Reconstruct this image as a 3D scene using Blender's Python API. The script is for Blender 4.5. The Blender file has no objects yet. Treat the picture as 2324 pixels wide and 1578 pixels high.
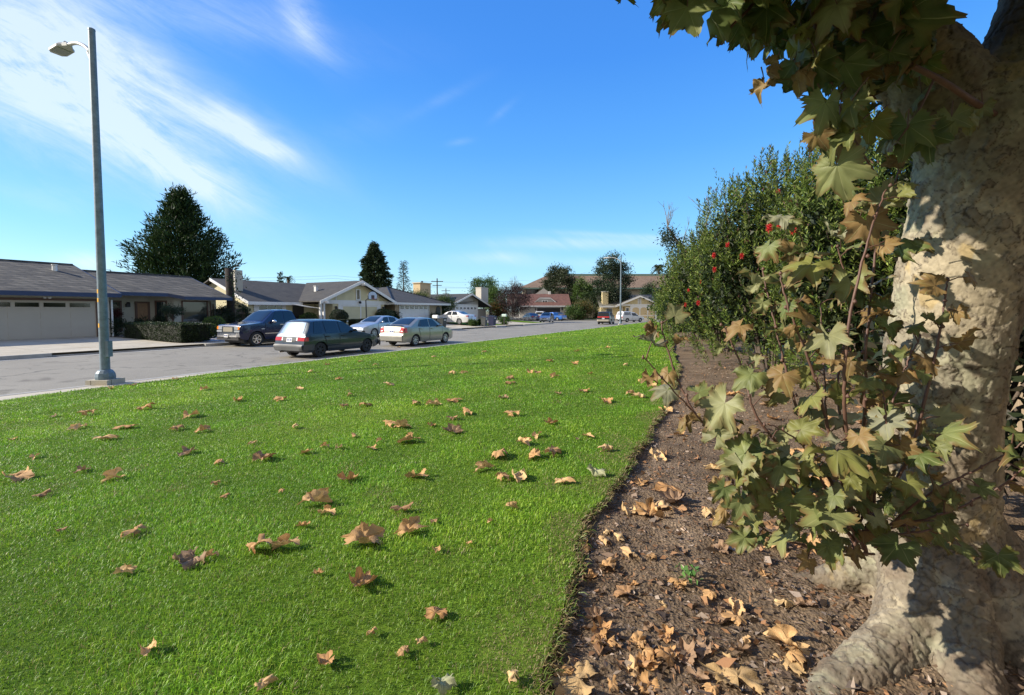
import bpy, bmesh, math, random
import numpy as np
from mathutils import Vector, Matrix
random.seed(7)
RNG = np.random.default_rng(11)
SC = bpy.context.scene
COL = SC.collection
rad = math.radians

# ------------------------------------------------------------------ camera
CAMZ = 1.8
PITCH = 2.55
cam_d = bpy.data.cameras.new('camera')
cam = bpy.data.objects.new('camera', cam_d)
COL.objects.link(cam)
cam.location = (0, 0, CAMZ)
cam.rotation_euler = (rad(90 - PITCH), 0, 0)
cam_d.sensor_width = 36.0
cam_d.lens = 16.0
cam_d.shift_y = -0.0159
cam_d.clip_start = 0.02
cam_d.clip_end = 3000
SC.camera = cam

# ------------------------------------------------------------------ light
SUN_EL = 29.0
SUN_DIR = Vector((-1.0, -0.10, 0)).normalized()      # horizontal direction towards the sun
SUN_VEC = Vector((SUN_DIR.x * math.cos(rad(SUN_EL)), SUN_DIR.y * math.cos(rad(SUN_EL)), math.sin(rad(SUN_EL))))
sun_d = bpy.data.lights.new('sun', 'SUN')
sun_d.energy = 4.3
sun_d.angle = rad(0.53)
sun_d.color = (1.0, 0.92, 0.80)
sun = bpy.data.objects.new('sun', sun_d)
COL.objects.link(sun)
sun.rotation_euler = SUN_VEC.to_track_quat('Z', 'Y').to_euler()
sun.location = (-30, -3, 40)

world = bpy.data.worlds.new('World')
SC.world = world
world.use_nodes = True
wt = world.node_tree
for nd in list(wt.nodes):
    wt.nodes.remove(nd)
def wn(t, **kw):
    nd = wt.nodes.new(t)
    for k, v in kw.items():
        setattr(nd, k, v)
    return nd
w_out = wn('ShaderNodeOutputWorld')
w_bg = wn('ShaderNodeBackground')
w_bg.inputs[1].default_value = 0.15
sky = wn('ShaderNodeTexSky')
sky.sky_type = 'NISHITA'
sky.sun_disc = False
sky.sun_elevation = rad(SUN_EL)
sky.sun_rotation = math.atan2(SUN_DIR.x, SUN_DIR.y)
sky.altitude = 0
sky.air_density = 1.0
sky.dust_density = 0.25
sky.ozone_density = 3.0
def wmath(op, a, b=None, c=None, clamp=False):
    nd = wn('ShaderNodeMath', operation=op)
    nd.use_clamp = clamp
    for i, v in enumerate((a, b, c)):
        if v is None:
            continue
        if isinstance(v, (int, float)):
            nd.inputs[i].default_value = v
        else:
            wt.links.new(v, nd.inputs[i])
    return nd.outputs[0]
# thin high cirrus lives on the sky: worked out from the direction of view (azimuth/elevation), a fixed pattern on the dome
tc = wn('ShaderNodeTexCoord')
sep = wn('ShaderNodeSeparateXYZ')
wt.links.new(tc.outputs['Generated'], sep.inputs[0])
dy = wmath('MAXIMUM', sep.outputs[1], 0.08)
U = wmath('DIVIDE', sep.outputs[0], dy)        # tangent-plane coordinates of the northern sky
V = wmath('DIVIDE', sep.outputs[2], dy)
def rotlin(cx, cy, ang):
    ca, sa = math.cos(rad(ang)), math.sin(rad(ang))
    du = wmath('SUBTRACT', U, cx); dv = wmath('SUBTRACT', V, cy)
    p = wmath('ADD', wmath('MULTIPLY', du, ca), wmath('MULTIPLY', dv, sa))
    q = wmath('ADD', wmath('MULTIPLY', du, -sa), wmath('MULTIPLY', dv, ca))
    return p, q
def wnoise(scale, ang, stretch, detail=6, rough=0.6, dist=0.0, off=0.0):
    p, q = rotlin(0, 0, ang)
    cb = wn('ShaderNodeCombineXYZ')
    wt.links.new(wmath('MULTIPLY', p, 1.0 / stretch), cb.inputs[0])
    wt.links.new(q, cb.inputs[1])
    cb.inputs[2].default_value = off
    nz = wn('ShaderNodeTexNoise')
    nz.inputs['Scale'].default_value = scale
    nz.inputs['Detail'].default_value = detail
    nz.inputs['Roughness'].default_value = rough
    nz.inputs['Distortion'].default_value = dist
    wt.links.new(cb.outputs[0], nz.inputs['Vector'])
    return nz.outputs['Fac']
def band(cx, cy, ang, la, lb, amp, warp=None):
    """soft elliptical patch of cloud, la along / lb across"""
    p, q = rotlin(cx, cy, ang)
    if warp is not None:
        q = wmath('ADD', q, warp)
    e = wmath('ADD', wmath('POWER', wmath('ABSOLUTE', wmath('DIVIDE', p, la)), 2.0), wmath('POWER', wmath('ABSOLUTE', wmath('DIVIDE', q, lb)), 2.0))
    return wmath('MULTIPLY', wmath('EXPONENT', wmath('MULTIPLY', e, -1.0)), amp)
warpn = wmath('MULTIPLY', wmath('SUBTRACT', wnoise(2.2, -33, 1.5, 3, 0.5), 0.5), 0.16)
warp2 = wmath('MULTIPLY', wmath('SUBTRACT', wnoise(5.0, -20, 2.0, 4, 0.55, off=4.0), 0.5), 0.10)
wq = wmath('ADD', warpn, warp2)
bands = [
    # big fan of cirrus on the left, two tongues running down to the right
    (-0.93, 0.44, -29, 0.32, 0.12, 1.00), (-0.76, 0.325, -31, 0.20, 0.055, 0.95), (-0.64, 0.42, -28, 0.22, 0.045, 0.75),
    (-0.56, 0.385, -33, 0.11, 0.030, 0.85), (-0.70, 0.30, -28, 0.10, 0.040, 0.45), (-1.15, 0.62, -25, 0.35, 0.16, 0.85),
    (-0.97, 0.56, -35, 0.30, 0.10, 0.40), (-0.62, 0.62, -8, 0.30, 0.045, 0.22), (-0.75, 0.68, -10, 0.30, 0.06, 0.25),
    (-0.44, 0.655, -52, 0.10, 0.035, 0.75), (-0.36, 0.40, 15, 0.12, 0.04, 0.08), (-0.15, 0.455, 27, 0.08, 0.012, 0.10),
    (-0.02, 0.43, 40, 0.03, 0.008, 0.14), (-0.11, 0.365, 10, 0.025, 0.007, 0.15),
    (-0.03, 0.118, 0, 0.09, 0.012, 0.55), (0.10, 0.148, 0, 0.17, 0.014, 0.50), (0.30, 0.150, 1, 0.13, 0.014, 0.55),
    (0.22, 0.165, -3, 0.14, 0.006, 0.40), (-0.93, 0.105, 0, 0.07, 0.022, 0.9), (-1.02, 0.235, -12, 0.16, 0.03, 0.18), (0.25, 0.105, 0, 0.30, 0.012, 0.30),
]
tot = None
for b in bands:
    g = band(*b, warp=wq if b[4] > 0.025 else None)
    tot = g if tot is None else wmath('ADD', tot, g)
fib = wnoise(13.0, -32, 6.0, 10, 0.72, 0.9)
fib2 = wnoise(26.0, -22, 3.0, 6, 0.65, 0.3, off=9.0)
fibre = wmath('ADD', wmath('MULTIPLY', fib, 0.72), wmath('MULTIPLY', fib2, 0.28))
mr = wn('ShaderNodeMapRange')
mr.inputs[1].default_value = 0.36; mr.inputs[2].default_value = 0.66
mr.inputs[3].default_value = 0.24; mr.inputs[4].default_value = 1.10
wt.links.new(fibre, mr.inputs[0])
mask = wmath('MULTIPLY', wmath('MULTIPLY', tot, mr.outputs[0]), 1.0, clamp=True)
above = wmath('MULTIPLY', wmath('GREATER_THAN', sep.outputs[1], 0.05), wmath('GREATER_THAN', sep.outputs[2], 0.0))
mask = wmath('MULTIPLY', wmath('MULTIPLY', mask, above), 0.74, clamp=True)
hs = wn('ShaderNodeHueSaturation')
hs.inputs['Saturation'].default_value = 1.32
hs.inputs['Value'].default_value = 1.0
wt.links.new(sky.outputs[0], hs.inputs['Color'])
mixw = wn('ShaderNodeMix', data_type='RGBA')
# clear autumn blue, deeper overhead and paler towards the horizon
rmp = wn('ShaderNodeValToRGB')
els = rmp.color_ramp.elements
els[0].position = 0.0; els[0].color = (1.95, 3.2, 3.95, 1)
els[1].position = 0.62; els[1].color = (0.26, 1.02, 3.35, 1)
for p_, c_ in ((0.06, (1.35, 2.75, 3.95, 1)), (0.16, (0.95, 2.4, 3.95, 1)), (0.32, (0.48, 1.65, 3.9, 1)), (0.47, (0.29, 1.2, 3.7, 1))):
    e_ = els.new(p_); e_.color = c_
wt.links.new(sep.outputs[2], rmp.inputs[0])
mixs = wn('ShaderNodeMix', data_type='RGBA'); mixs.inputs['Factor'].default_value = 0.72
wt.links.new(hs.outputs[0], mixs.inputs['A']); wt.links.new(rmp.outputs[0], mixs.inputs['B'])
# unseen milky veil added to the southern sky behind the viewer as neutral fill light
vr = wn('ShaderNodeMapRange'); vr.inputs[1].default_value = 0.12; vr.inputs[2].default_value = -0.40; vr.inputs[3].default_value = 0.0; vr.inputs[4].default_value = 0.92
wt.links.new(sep.outputs[1], vr.inputs[0])
vn = wn('ShaderNodeTexNoise'); vn.inputs['Scale'].default_value = 2.4; vn.inputs['Detail'].default_value = 6
wt.links.new(tc.outputs['Generated'], vn.inputs['Vector'])
vf = wmath('MULTIPLY', vr.outputs[0], wmath('ADD', wmath('MULTIPLY', vn.outputs['Fac'], 0.7), 0.5), clamp=True)
mixv = wn('ShaderNodeMix', data_type='RGBA'); wt.links.new(vf, mixv.inputs['Factor'])
wt.links.new(mixs.outputs['Result'], mixv.inputs['A']); mixv.inputs['B'].default_value = (2.55, 2.35, 2.05, 1)
wt.links.new(mask, mixw.inputs['Factor'])
wt.links.new(mixv.outputs['Result'], mixw.inputs['A'])
mixw.inputs['B'].default_value = (3.5, 3.95, 4.2, 1)
wt.links.new(mixw.outputs['Result'], w_bg.inputs[0])
wt.links.new(w_bg.outputs[0], w_out.inputs[0])

SC.view_settings.view_transform = 'Standard'
SC.view_settings.look = 'None'
SC.view_settings.exposure = 0.84
SC.view_settings.gamma = 1.0
SC.render.engine = 'CYCLES'
SC.cycles.max_bounces = 6
SC.cycles.transparent_max_bounces = 8
SC.cycles.use_denoising = True

# ------------------------------------------------------------------ street frame and measuring helpers
F = 1033.0; CX = 1162.0; HY = 706.0
TH = rad(PITCH); PY = HY + F * math.tan(TH)
A = rad(27.1)
D2 = (math.sin(A), math.cos(A)); N2 = (math.cos(A), -math.sin(A))    # along the street, across it towards the park
ROT = math.atan2(D2[1], D2[0])
def W(s, t, z=0.0):
    return Vector((s * D2[0] + t * N2[0], s * D2[1] + t * N2[1], z))
def ST(x, y):
    return x * D2[0] + y * D2[1], x * N2[0] + y * N2[1]
def ray(px, py):
    x = (px - CX) / F; u = (PY - py) / F
    return x, math.cos(TH) + u * math.sin(TH), -math.sin(TH) + u * math.cos(TH)
def at_z(px, py, z):
    r = ray(px, py); k = (z - CAMZ) / r[2]
    return Vector((r[0] * k, r[1] * k, z))
def at_Y(px, py, Y):
    r = ray(px, py); k = Y / r[1]
    return Vector((r[0] * k, Y, CAMZ + r[2] * k))
def S_t(px, t, py=706):
    r = ray(px, py); k = t / (r[0] * N2[0] + r[1] * N2[1])
    return ST(r[0] * k, r[1] * k)[0]
def Z_t(px, py, t):
    r = ray(px, py); k = t / (r[0] * N2[0] + r[1] * N2[1])
    return CAMZ + r[2] * k

T_NEAR = -13.0      # kerb on the park side
T_FAR = -24.1       # kerb on the house side
def sm(a, b, x):
    x = min(1.0, max(0.0, (x - a) / (b - a)))
    return x * x * (3 - 2 * x)

# bed edge polyline (world x,y) on the right of the lawn
BED = [(-0.30, -3.0), (-0.02, 0.3), (0.03, 0.9), (0.095, 1.30), (0.20, 1.72), (0.275, 2.05), (0.43, 2.35), (0.65, 2.81), (1.05, 3.7), (1.68, 5.07), (2.35, 6.6), (3.14, 8.48), (4.3, 12.0), (6.3, 17.75), (12.0, 35.5), (19.5, 60.0), (24.0, 76.0)]
BX = np.array([p[0] for p in BED]); BY = np.array([p[1] for p in BED])
def bed_x(y):
    return np.interp(y, BY, BX)

# ------------------------------------------------------------------ noise in numpy
def _hash(ix, iy, iz, seed):
    h = (ix.astype(np.int64) * 374761393 + iy.astype(np.int64) * 668265263 + iz.astype(np.int64) * 2147483647 + seed * 1274126177) & 0xffffffff
    h = ((h ^ (h >> 13)) * 1274126177) & 0xffffffff
    h = (h ^ (h >> 16)) & 0xffffffff
    return h.astype(np.float64) / 4294967296.0
def vnoise(P, seed=0):
    P = np.asarray(P, dtype=np.float64)
    i = np.floor(P).astype(np.int64); f = P - i
    f = f * f * f * (f * (f * 6 - 15) + 10)
    r = 0
    for dx in (0, 1):
        wx = f[:, 0] if dx else 1 - f[:, 0]
        for dy_ in (0, 1):
            wy = f[:, 1] if dy_ else 1 - f[:, 1]
            for dz in (0, 1):
                wz = f[:, 2] if dz else 1 - f[:, 2]
                r = r + wx * wy * wz * _hash(i[:, 0] + dx, i[:, 1] + dy_, i[:, 2] + dz, seed)
    return r * 2 - 1
def fbm(P, octv=4, seed=0, gain=0.5):
    P = np.asarray(P, dtype=np.float64)
    r = 0; a = 1.0; n = 0
    for o in range(octv):
        r = r + a * vnoise(P * (2 ** o) + o * 17.3, seed + o); n += a; a *= gain
    return r / n
def lawn_noise(x, y):
    P = np.stack([np.asarray(x) * 0.9, np.asarray(y) * 0.9, np.zeros_like(np.asarray(x, dtype=float))], 1)
    return fbm(P, 3, 3) * 0.022
def ground_np(x, y):
    """height of the park side (lawn) and of the front yards"""
    x = np.atleast_1d(np.asarray(x, dtype=float)); y = np.atleast_1d(np.asarray(y, dtype=float))
    s = x * D2[0] + y * D2[1]; t = x * N2[0] + y * N2[1]
    k = np.clip((t + 12.2) / 11.6, 0, 1)
    zl = 0.15 + 0.55 * (0.55 * k + 0.45 * k * (2 - k))
    far = np.clip((s - 20) / 45, 0, 1)
    zl = zl - far * 0.12 * k
    zl = zl + lawn_noise(x, y) * np.clip(k * 6, 0, 1)
    kk = np.clip((-25.6 - t) / 6.5, 0, 1); kk = kk * kk * (3 - 2 * kk)
    zf = 0.15 + kk * (0.12 + 0.20 * np.clip((s - 16) / 10, 0, 1))
    return np.where(t > -20, zl, zf)
def gz(x, y):
    return float(ground_np(x, y)[0])
def gst(s, t):
    p = W(s, t); return gz(p.x, p.y)

# ------------------------------------------------------------------ tagging
def tag(o, label=None, cat=None, group=None, kind=None):
    if label: o['label'] = label
    if cat: o['category'] = cat
    if group: o['group'] = group
    if kind: o['kind'] = kind
    return o
def thing(name, label, cat, loc=(0, 0, 0), rotz=0.0, group=None):
    o = bpy.data.objects.new(name, None)
    COL.objects.link(o)
    o.empty_display_size = 0.3
    o.location = loc; o.rotation_euler = (0, 0, rotz)
    return tag(o, label, cat, group)

class MB:
    def __init__(self):
        self.v = []; self.f = []
    def add(self, vs, fs):
        b = len(self.v)
        self.v += [tuple(p) for p in vs]
        self.f += [tuple(b + i for i in q) for q in fs]
        return self
    def box(self, x0, x1, y0, y1, z0, z1):
        vs = [(x0, y0, z0), (x1, y0, z0), (x1, y1, z0), (x0, y1, z0), (x0, y0, z1), (x1, y0, z1), (x1, y1, z1), (x0, y1, z1)]
        return self.add(vs, [(3, 2, 1, 0), (4, 5, 6, 7), (0, 1, 5, 4), (1, 2, 6, 5), (2, 3, 7, 6), (3, 0, 4, 7)])
    def slab(self, pts, vec):
        n = len(pts); vec = Vector(vec)
        vs = [Vector(p) for p in pts] + [Vector(p) + vec for p in pts]
        fs = [tuple(range(n)), tuple(reversed(range(n, 2 * n)))]
        for i in range(n):
            j = (i + 1) % n
            fs.append((i, n + i, n + j, j))
        return self.add(vs, fs)
    def poly(self, pts):
        return self.add(pts, [tuple(range(len(pts)))])
    def tube(self, path, radii, n=8, cap=True, twist=0.0):
        path = [Vector(p) for p in path]
        if isinstance(radii, (int, float)): radii = [radii] * len(path)
        b = len(self.v); prev = None
        for i, p in enumerate(path):
            d = (path[min(i + 1, len(path) - 1)] - path[max(i - 1, 0)])
            if d.length < 1e-9: d = Vector((0, 0, 1))
            d.normalize()
            if prev is None:
                u = d.orthogonal().normalized()
            else:
                u = (prev - d * prev.dot(d))
                u = u.normalized() if u.length > 1e-6 else d.orthogonal().normalized()
            prev = u
            w = d.cross(u)
            for k in range(n):
                a = 2 * math.pi * k / n + twist
                self.v.append(tuple(p + (u * math.cos(a) + w * math.sin(a)) * radii[i]))
        for i in range(len(path) - 1):
            for k in range(n):
                k2 = (k + 1) % n
                self.f.append((b + i * n + k, b + i * n + k2, b + (i + 1) * n + k2, b + (i + 1) * n + k))
        if cap:
            self.f.append(tuple(b + k for k in reversed(range(n))))
            self.f.append(tuple(b + (len(path) - 1) * n + k for k in range(n)))
        return self
    def lathe(self, prof, n=16, axis='Z', c=(0, 0, 0), cap=True):
        b = len(self.v)
        for r, h in prof:
            for k in range(n):
                a = 2 * math.pi * k / n
                if axis == 'Z': p = (c[0] + r * math.cos(a), c[1] + r * math.sin(a), c[2] + h)
                elif axis == 'Y': p = (c[0] + r * math.cos(a), c[1] + h, c[2] + r * math.sin(a))
                else: p = (c[0] + h, c[1] + r * math.cos(a), c[2] + r * math.sin(a))
                self.v.append(p)
        for i in range(len(prof) - 1):
            for k in range(n):
                k2 = (k + 1) % n
                self.f.append((b + i * n + k, b + i * n + k2, b + (i + 1) * n + k2, b + (i + 1) * n + k))
        if cap:
            self.f.append(tuple(b + k for k in reversed(range(n))))
            self.f.append(tuple(b + (len(prof) - 1) * n + k for k in range(n)))
        return self
    def obj(self, name, m, parent=None, smooth=False, fix=True):
        me = bpy.data.meshes.new(name)
        me.from_pydata(self.v, [], self.f)
        if fix:
            bm = bmesh.new(); bm.from_mesh(me)
            bmesh.ops.recalc_face_normals(bm, faces=bm.faces)
            bm.to_mesh(me); bm.free()
        me.materials.append(m)
        if smooth:
            for p in me.polygons: p.use_smooth = True
        o = bpy.data.objects.new(name, me)
        COL.objects.link(o)
        if parent: o.parent = parent
        return o

def np_obj(name, V, Fq, m, parent=None, col=None, smooth=False, extra=None):
    """mesh from arrays; Fq = (M,3) or (M,4) index array or list of them"""
    if not isinstance(Fq, list): Fq = [Fq]
    me = bpy.data.meshes.new(name)
    me.vertices.add(len(V)); me.vertices.foreach_set('co', np.asarray(V, dtype=np.float32).ravel())
    loops = np.concatenate([q.ravel() for q in Fq]).astype(np.int32)
    sizes = np.concatenate([np.full(len(q), q.shape[1]) for q in Fq]).astype(np.int32)
    starts = np.concatenate([[0], np.cumsum(sizes)[:-1]]).astype(np.int32)
    me.loops.add(len(loops)); me.loops.foreach_set('vertex_index', loops)
    me.polygons.add(len(sizes)); me.polygons.foreach_set('loop_start', starts); me.polygons.foreach_set('loop_total', sizes)
    if smooth: me.polygons.foreach_set('use_smooth', np.ones(len(sizes), dtype=bool))
    me.update(calc_edges=True)
    if col is not None:
        at = me.color_attributes.new('Col', 'FLOAT_COLOR', 'POINT')
        c4 = np.ones((len(V), 4), dtype=np.float32); c4[:, :3] = col
        at.data.foreach_set('color', c4.ravel())
    me.materials.append(m)
    o = bpy.data.objects.new(name, me); COL.objects.link(o)
    if parent: o.parent = parent
    return o

# ------------------------------------------------------------------ materials
def nodes_of(name):
    m = bpy.data.materials.new(name); m.use_nodes = True
    nt = m.node_tree
    b = nt.nodes['Principled BSDF']
    return m, nt, b
def N(nt, t, **kw):
    nd = nt.nodes.new(t)
    for k, v in kw.items(): setattr(nd, k, v)
    return nd
def ramp(nt, fac, stops):
    r = N(nt, 'ShaderNodeValToRGB')
    el = r.color_ramp.elements
    while len(el) > 1: el.remove(el[-1])
    el[0].position = stops[0][0]; el[0].color = (*stops[0][1], 1)
    for p, c in stops[1:]:
        e = el.new(p); e.color = (*c, 1)
    nt.links.new(fac, r.inputs[0])
    return r.outputs[0]
def mat(name, col, rough=0.6, metal=0.0, var=0.12, scale=3.0, bump=0.0, bscale=40.0, spec=0.5, coat=0.0, vcol2=None):
    m, nt, b = nodes_of(name)
    b.inputs['Roughness'].default_value = rough
    b.inputs['Metallic'].default_value = metal
    b.inputs['Specular IOR Level'].default_value = spec
    if coat: b.inputs['Coat Weight'].default_value = coat; b.inputs['Coat Roughness'].default_value = 0.04
    tcn = N(nt, 'ShaderNodeTexCoord')
    nz = N(nt, 'ShaderNodeTexNoise'); nz.inputs['Scale'].default_value = scale; nz.inputs['Detail'].default_value = 6; nz.inputs['Roughness'].default_value = 0.65
    nt.links.new(tcn.outputs['Object'], nz.inputs['Vector'])
    c = np.array(col)
    lo = tuple(c * (1 - var)); hi = tuple(np.minimum(c * (1 + var), 1)) if vcol2 is None else vcol2
    nt.links.new(ramp(nt, nz.outputs['Fac'], [(0.3, lo), (0.7, hi)]), b.inputs['Base Color'])
    if bump:
        n2 = N(nt, 'ShaderNodeTexNoise'); n2.inputs['Scale'].default_value = bscale; n2.inputs['Detail'].default_value = 5
        nt.links.new(tcn.outputs['Object'], n2.inputs['Vector'])
        bp = N(nt, 'ShaderNodeBump'); bp.inputs['Strength'].default_value = bump; bp.inputs['Distance'].default_value = 0.02
        nt.links.new(n2.outputs['Fac'], bp.inputs['Height'])
        nt.links.new(bp.outputs[0], b.inputs['Normal'])
    return m
def glass_mat(name, col=(0.015, 0.02, 0.022), rough=0.03):
    m, nt, b = nodes_of(name)
    b.inputs['Base Color'].default_value = (*col, 1)
    b.inputs['Roughness'].default_value = rough
    b.inputs['Specular IOR Level'].default_value = 0.8
    return m
def leaf_mat(name, trans=0.3, rough=0.5, spec=0.4, bump=0.0):
    m, nt, b = nodes_of(name)
    at = N(nt, 'ShaderNodeAttribute', attribute_name='Col')
    nt.links.new(at.outputs['Color'], b.inputs['Base Color'])
    b.inputs['Roughness'].default_value = rough
    b.inputs['Specular IOR Level'].default_value = spec
    if bump:
        tcn = N(nt, 'ShaderNodeTexCoord')
        n2 = N(nt, 'ShaderNodeTexNoise'); n2.inputs['Scale'].default_value = 60.0; n2.inputs['Detail'].default_value = 4
        nt.links.new(tcn.outputs['Object'], n2.inputs['Vector'])
        bp = N(nt, 'ShaderNodeBump'); bp.inputs['Strength'].default_value = bump; bp.inputs['Distance'].default_value = 0.01
        nt.links.new(n2.outputs['Fac'], bp.inputs['Height']); nt.links.new(bp.outputs[0], b.inputs['Normal'])
    if trans:
        tr = N(nt, 'ShaderNodeBsdfTranslucent')
        nt.links.new(at.outputs['Color'], tr.inputs['Color'])
        mx = N(nt, 'ShaderNodeMixShader'); mx.inputs[0].default_value = trans
        nt.links.new(b.outputs[0], mx.inputs[1]); nt.links.new(tr.outputs[0], mx.inputs[2])
        nt.links.new(mx.outputs[0], nt.nodes['Material Output'].inputs[0])
    return m
def shingle_mat(name, c1, c2, c3, row=0.14, wid=0.30, zk=3.0, mortar=(0.02, 0.02, 0.02), msize=0.02, bump=0.6):
    """courses of shingles: rows follow the height of the slope"""
    m, nt, b = nodes_of(name)
    tcn = N(nt, 'ShaderNodeTexCoord')
    sp = N(nt, 'ShaderNodeSeparateXYZ'); nt.links.new(tcn.outputs['Object'], sp.inputs[0])
    ad = N(nt, 'ShaderNodeMath', operation='ADD'); nt.links.new(sp.outputs[0], ad.inputs[0]); nt.links.new(sp.outputs[1], ad.inputs[1])
    mu = N(nt, 'ShaderNodeMath', operation='MULTIPLY'); nt.links.new(sp.outputs[2], mu.inputs[0]); mu.inputs[1].default_value = zk
    cb = N(nt, 'ShaderNodeCombineXYZ'); nt.links.new(ad.outputs[0], cb.inputs[0]); nt.links.new(mu.outputs[0], cb.inputs[1])
    br = N(nt, 'ShaderNodeTexBrick')
    br.inputs['Scale'].default_value = 1.0
    br.inputs['Brick Width'].default_value = wid; br.inputs['Row Height'].default_value = row
    br.inputs['Mortar Size'].default_value = msize; br.inputs['Mortar Smooth'].default_value = 0.4
    br.inputs['Color1'].default_value = (*c1, 1); br.inputs['Color2'].default_value = (*c2, 1); br.inputs['Mortar'].default_value = (*mortar, 1)
    br.offset = 0.5
    nt.links.new(cb.outputs[0], br.inputs['Vector'])
    nz = N(nt, 'ShaderNodeTexNoise'); nz.inputs['Scale'].default_value = 1.3; nz.inputs['Detail'].default_value = 7; nz.inputs['Roughness'].default_value = 0.7
    nt.links.new(tcn.outputs['Object'], nz.inputs['Vector'])
    mx = N(nt, 'ShaderNodeMix', data_type='RGBA')
    f = N(nt, 'ShaderNodeMapRange'); f.inputs[1].default_value = 0.42; f.inputs[2].default_value = 0.7; f.inputs[4].default_value = 0.7
    nt.links.new(nz.outputs['Fac'], f.inputs[0]); nt.links.new(f.outputs[0], mx.inputs['Factor'])
    nt.links.new(br.outputs['Color'], mx.inputs['A']); mx.inputs['B'].default_value = (*c3, 1)
    nt.links.new(mx.outputs['Result'], b.inputs['Base Color'])
    # each course slopes up to its lower edge
    fr = N(nt, 'ShaderNodeMath', operation='FRACT')
    dv = N(nt, 'ShaderNodeMath', operation='DIVIDE'); nt.links.new(mu.outputs[0], dv.inputs[0]); dv.inputs[1].default_value = row
    nt.links.new(dv.outputs[0], fr.inputs[0])
    sb = N(nt, 'ShaderNodeMath', operation='SUBTRACT'); sb.inputs[0].default_value = 1.0; nt.links.new(fr.outputs[0], sb.inputs[1])
    a2 = N(nt, 'ShaderNodeMath', operation='ADD'); nt.links.new(sb.outputs[0], a2.inputs[0]); nt.links.new(nz.outputs['Fac'], a2.inputs[1])
    bp = N(nt, 'ShaderNodeBump'); bp.inputs['Strength'].default_value = bump; bp.inputs['Distance'].default_value = 0.03
    nt.links.new(a2.outputs[0], bp.inputs['Height']); nt.links.new(bp.outputs[0], b.inputs['Normal'])
    b.inputs['Roughness'].default_value = 0.85
    return m
def siding_mat(name, col, pitch=0.2, axis=0, depth=0.5, rough=0.75, var=0.07):
    """painted boards: grooves every `pitch` along the axis (0 = upright boards, 2 = lap boards)"""
    m, nt, b = nodes_of(name)
    tcn = N(nt, 'ShaderNodeTexCoord')
    sp = N(nt, 'ShaderNodeSeparateXYZ'); nt.links.new(tcn.outputs['Object'], sp.inputs[0])
    src = sp.outputs[2]
    if axis == 0:
        ad = N(nt, 'ShaderNodeMath', operation='ADD'); nt.links.new(sp.outputs[0], ad.inputs[0]); nt.links.new(sp.outputs[1], ad.inputs[1]); src = ad.outputs[0]
    dv = N(nt, 'ShaderNodeMath', operation='DIVIDE'); nt.links.new(src, dv.inputs[0]); dv.inputs[1].default_value = pitch
    fr = N(nt, 'ShaderNodeMath', operation='FRACT'); nt.links.new(dv.outputs[0], fr.inputs[0])
    gp = N(nt, 'ShaderNodeMapRange'); gp.inputs[1].default_value = 0.0; gp.inputs[2].default_value = 0.1
    nt.links.new(fr.outputs[0], gp.inputs[0])
    nz = N(nt, 'ShaderNodeTexNoise'); nz.inputs['Scale'].default_value = 1.5; nz.inputs['Detail'].default_value = 6
    nt.links.new(tcn.outputs['Object'], nz.inputs['Vector'])
    c = np.array(col)
    nt.links.new(ramp(nt, nz.outputs['Fac'], [(0.3, tuple(c * (1 - var))), (0.7, tuple(np.minimum(c * (1 + var), 1)))]), b.inputs['Base Color'])
    bp = N(nt, 'ShaderNodeBump'); bp.inputs['Strength'].default_value = depth; bp.inputs['Distance'].default_value = 0.012
    nt.links.new(gp.outputs[0], bp.inputs['Height']); nt.links.new(bp.outputs[0], b.inputs['Normal'])
    b.inputs['Roughness'].default_value = rough
    return m
def paint_mat(name, col, metal=0.0, rough=0.32):
    m, nt, b = nodes_of(name)
    tcn = N(nt, 'ShaderNodeTexCoord')
    nz = N(nt, 'ShaderNodeTexNoise'); nz.inputs['Scale'].default_value = 2.5; nz.inputs['Detail'].default_value = 8; nz.inputs['Roughness'].default_value = 0.7
    nt.links.new(tcn.outputs['Object'], nz.inputs['Vector'])
    c = np.array(col)
    nt.links.new(ramp(nt, nz.outputs['Fac'], [(0.3, tuple(c * 0.92)), (0.75, tuple(np.minimum(c * 1.06 + 0.004, 1)))]), b.inputs['Base Color'])
    mr_ = N(nt, 'ShaderNodeMapRange'); mr_.inputs[3].default_value = rough * 0.8; mr_.inputs[4].default_value = rough * 1.4
    nt.links.new(nz.outputs['Fac'], mr_.inputs[0]); nt.links.new(mr_.outputs[0], b.inputs['Roughness'])
    b.inputs['Metallic'].default_value = metal
    b.inputs['Coat Weight'].default_value = 0.7; b.inputs['Coat Roughness'].default_value = 0.06
    return m

M = {}
M['white_trim'] = mat('white_trim_paint', (0.72, 0.72, 0.70), 0.55, var=0.05)
M['white_door'] = mat('white_door_paint', (0.75, 0.76, 0.76), 0.5, var=0.04)
M['black'] = mat('black_plastic', (0.02, 0.02, 0.022), 0.5, var=0.3)
M['rubber'] = mat('tyre_rubber', (0.022, 0.022, 0.022), 0.8, var=0.3, scale=20)
M['rim'] = mat('wheel_alloy', (0.45, 0.46, 0.47), 0.35, metal=0.7, var=0.1)
M['rim_dark'] = mat('wheel_black_steel', (0.03, 0.03, 0.03), 0.6, var=0.2)
M['chrome'] = mat('chrome', (0.75, 0.75, 0.75), 0.12, metal=1.0, var=0.05)
M['red_lens'] = mat('red_lens', (0.45, 0.015, 0.015), 0.15, var=0.15, coat=0.5)
M['amber_lens'] = mat('amber_lens', (0.75, 0.22, 0.02), 0.15, var=0.1, coat=0.5)
M['clear_lens'] = mat('clear_lens', (0.55, 0.58, 0.6), 0.08, metal=0.4, var=0.1, coat=0.8)
M['plate'] = mat('plate_white', (0.75, 0.75, 0.72), 0.4, var=0.05)
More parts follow.
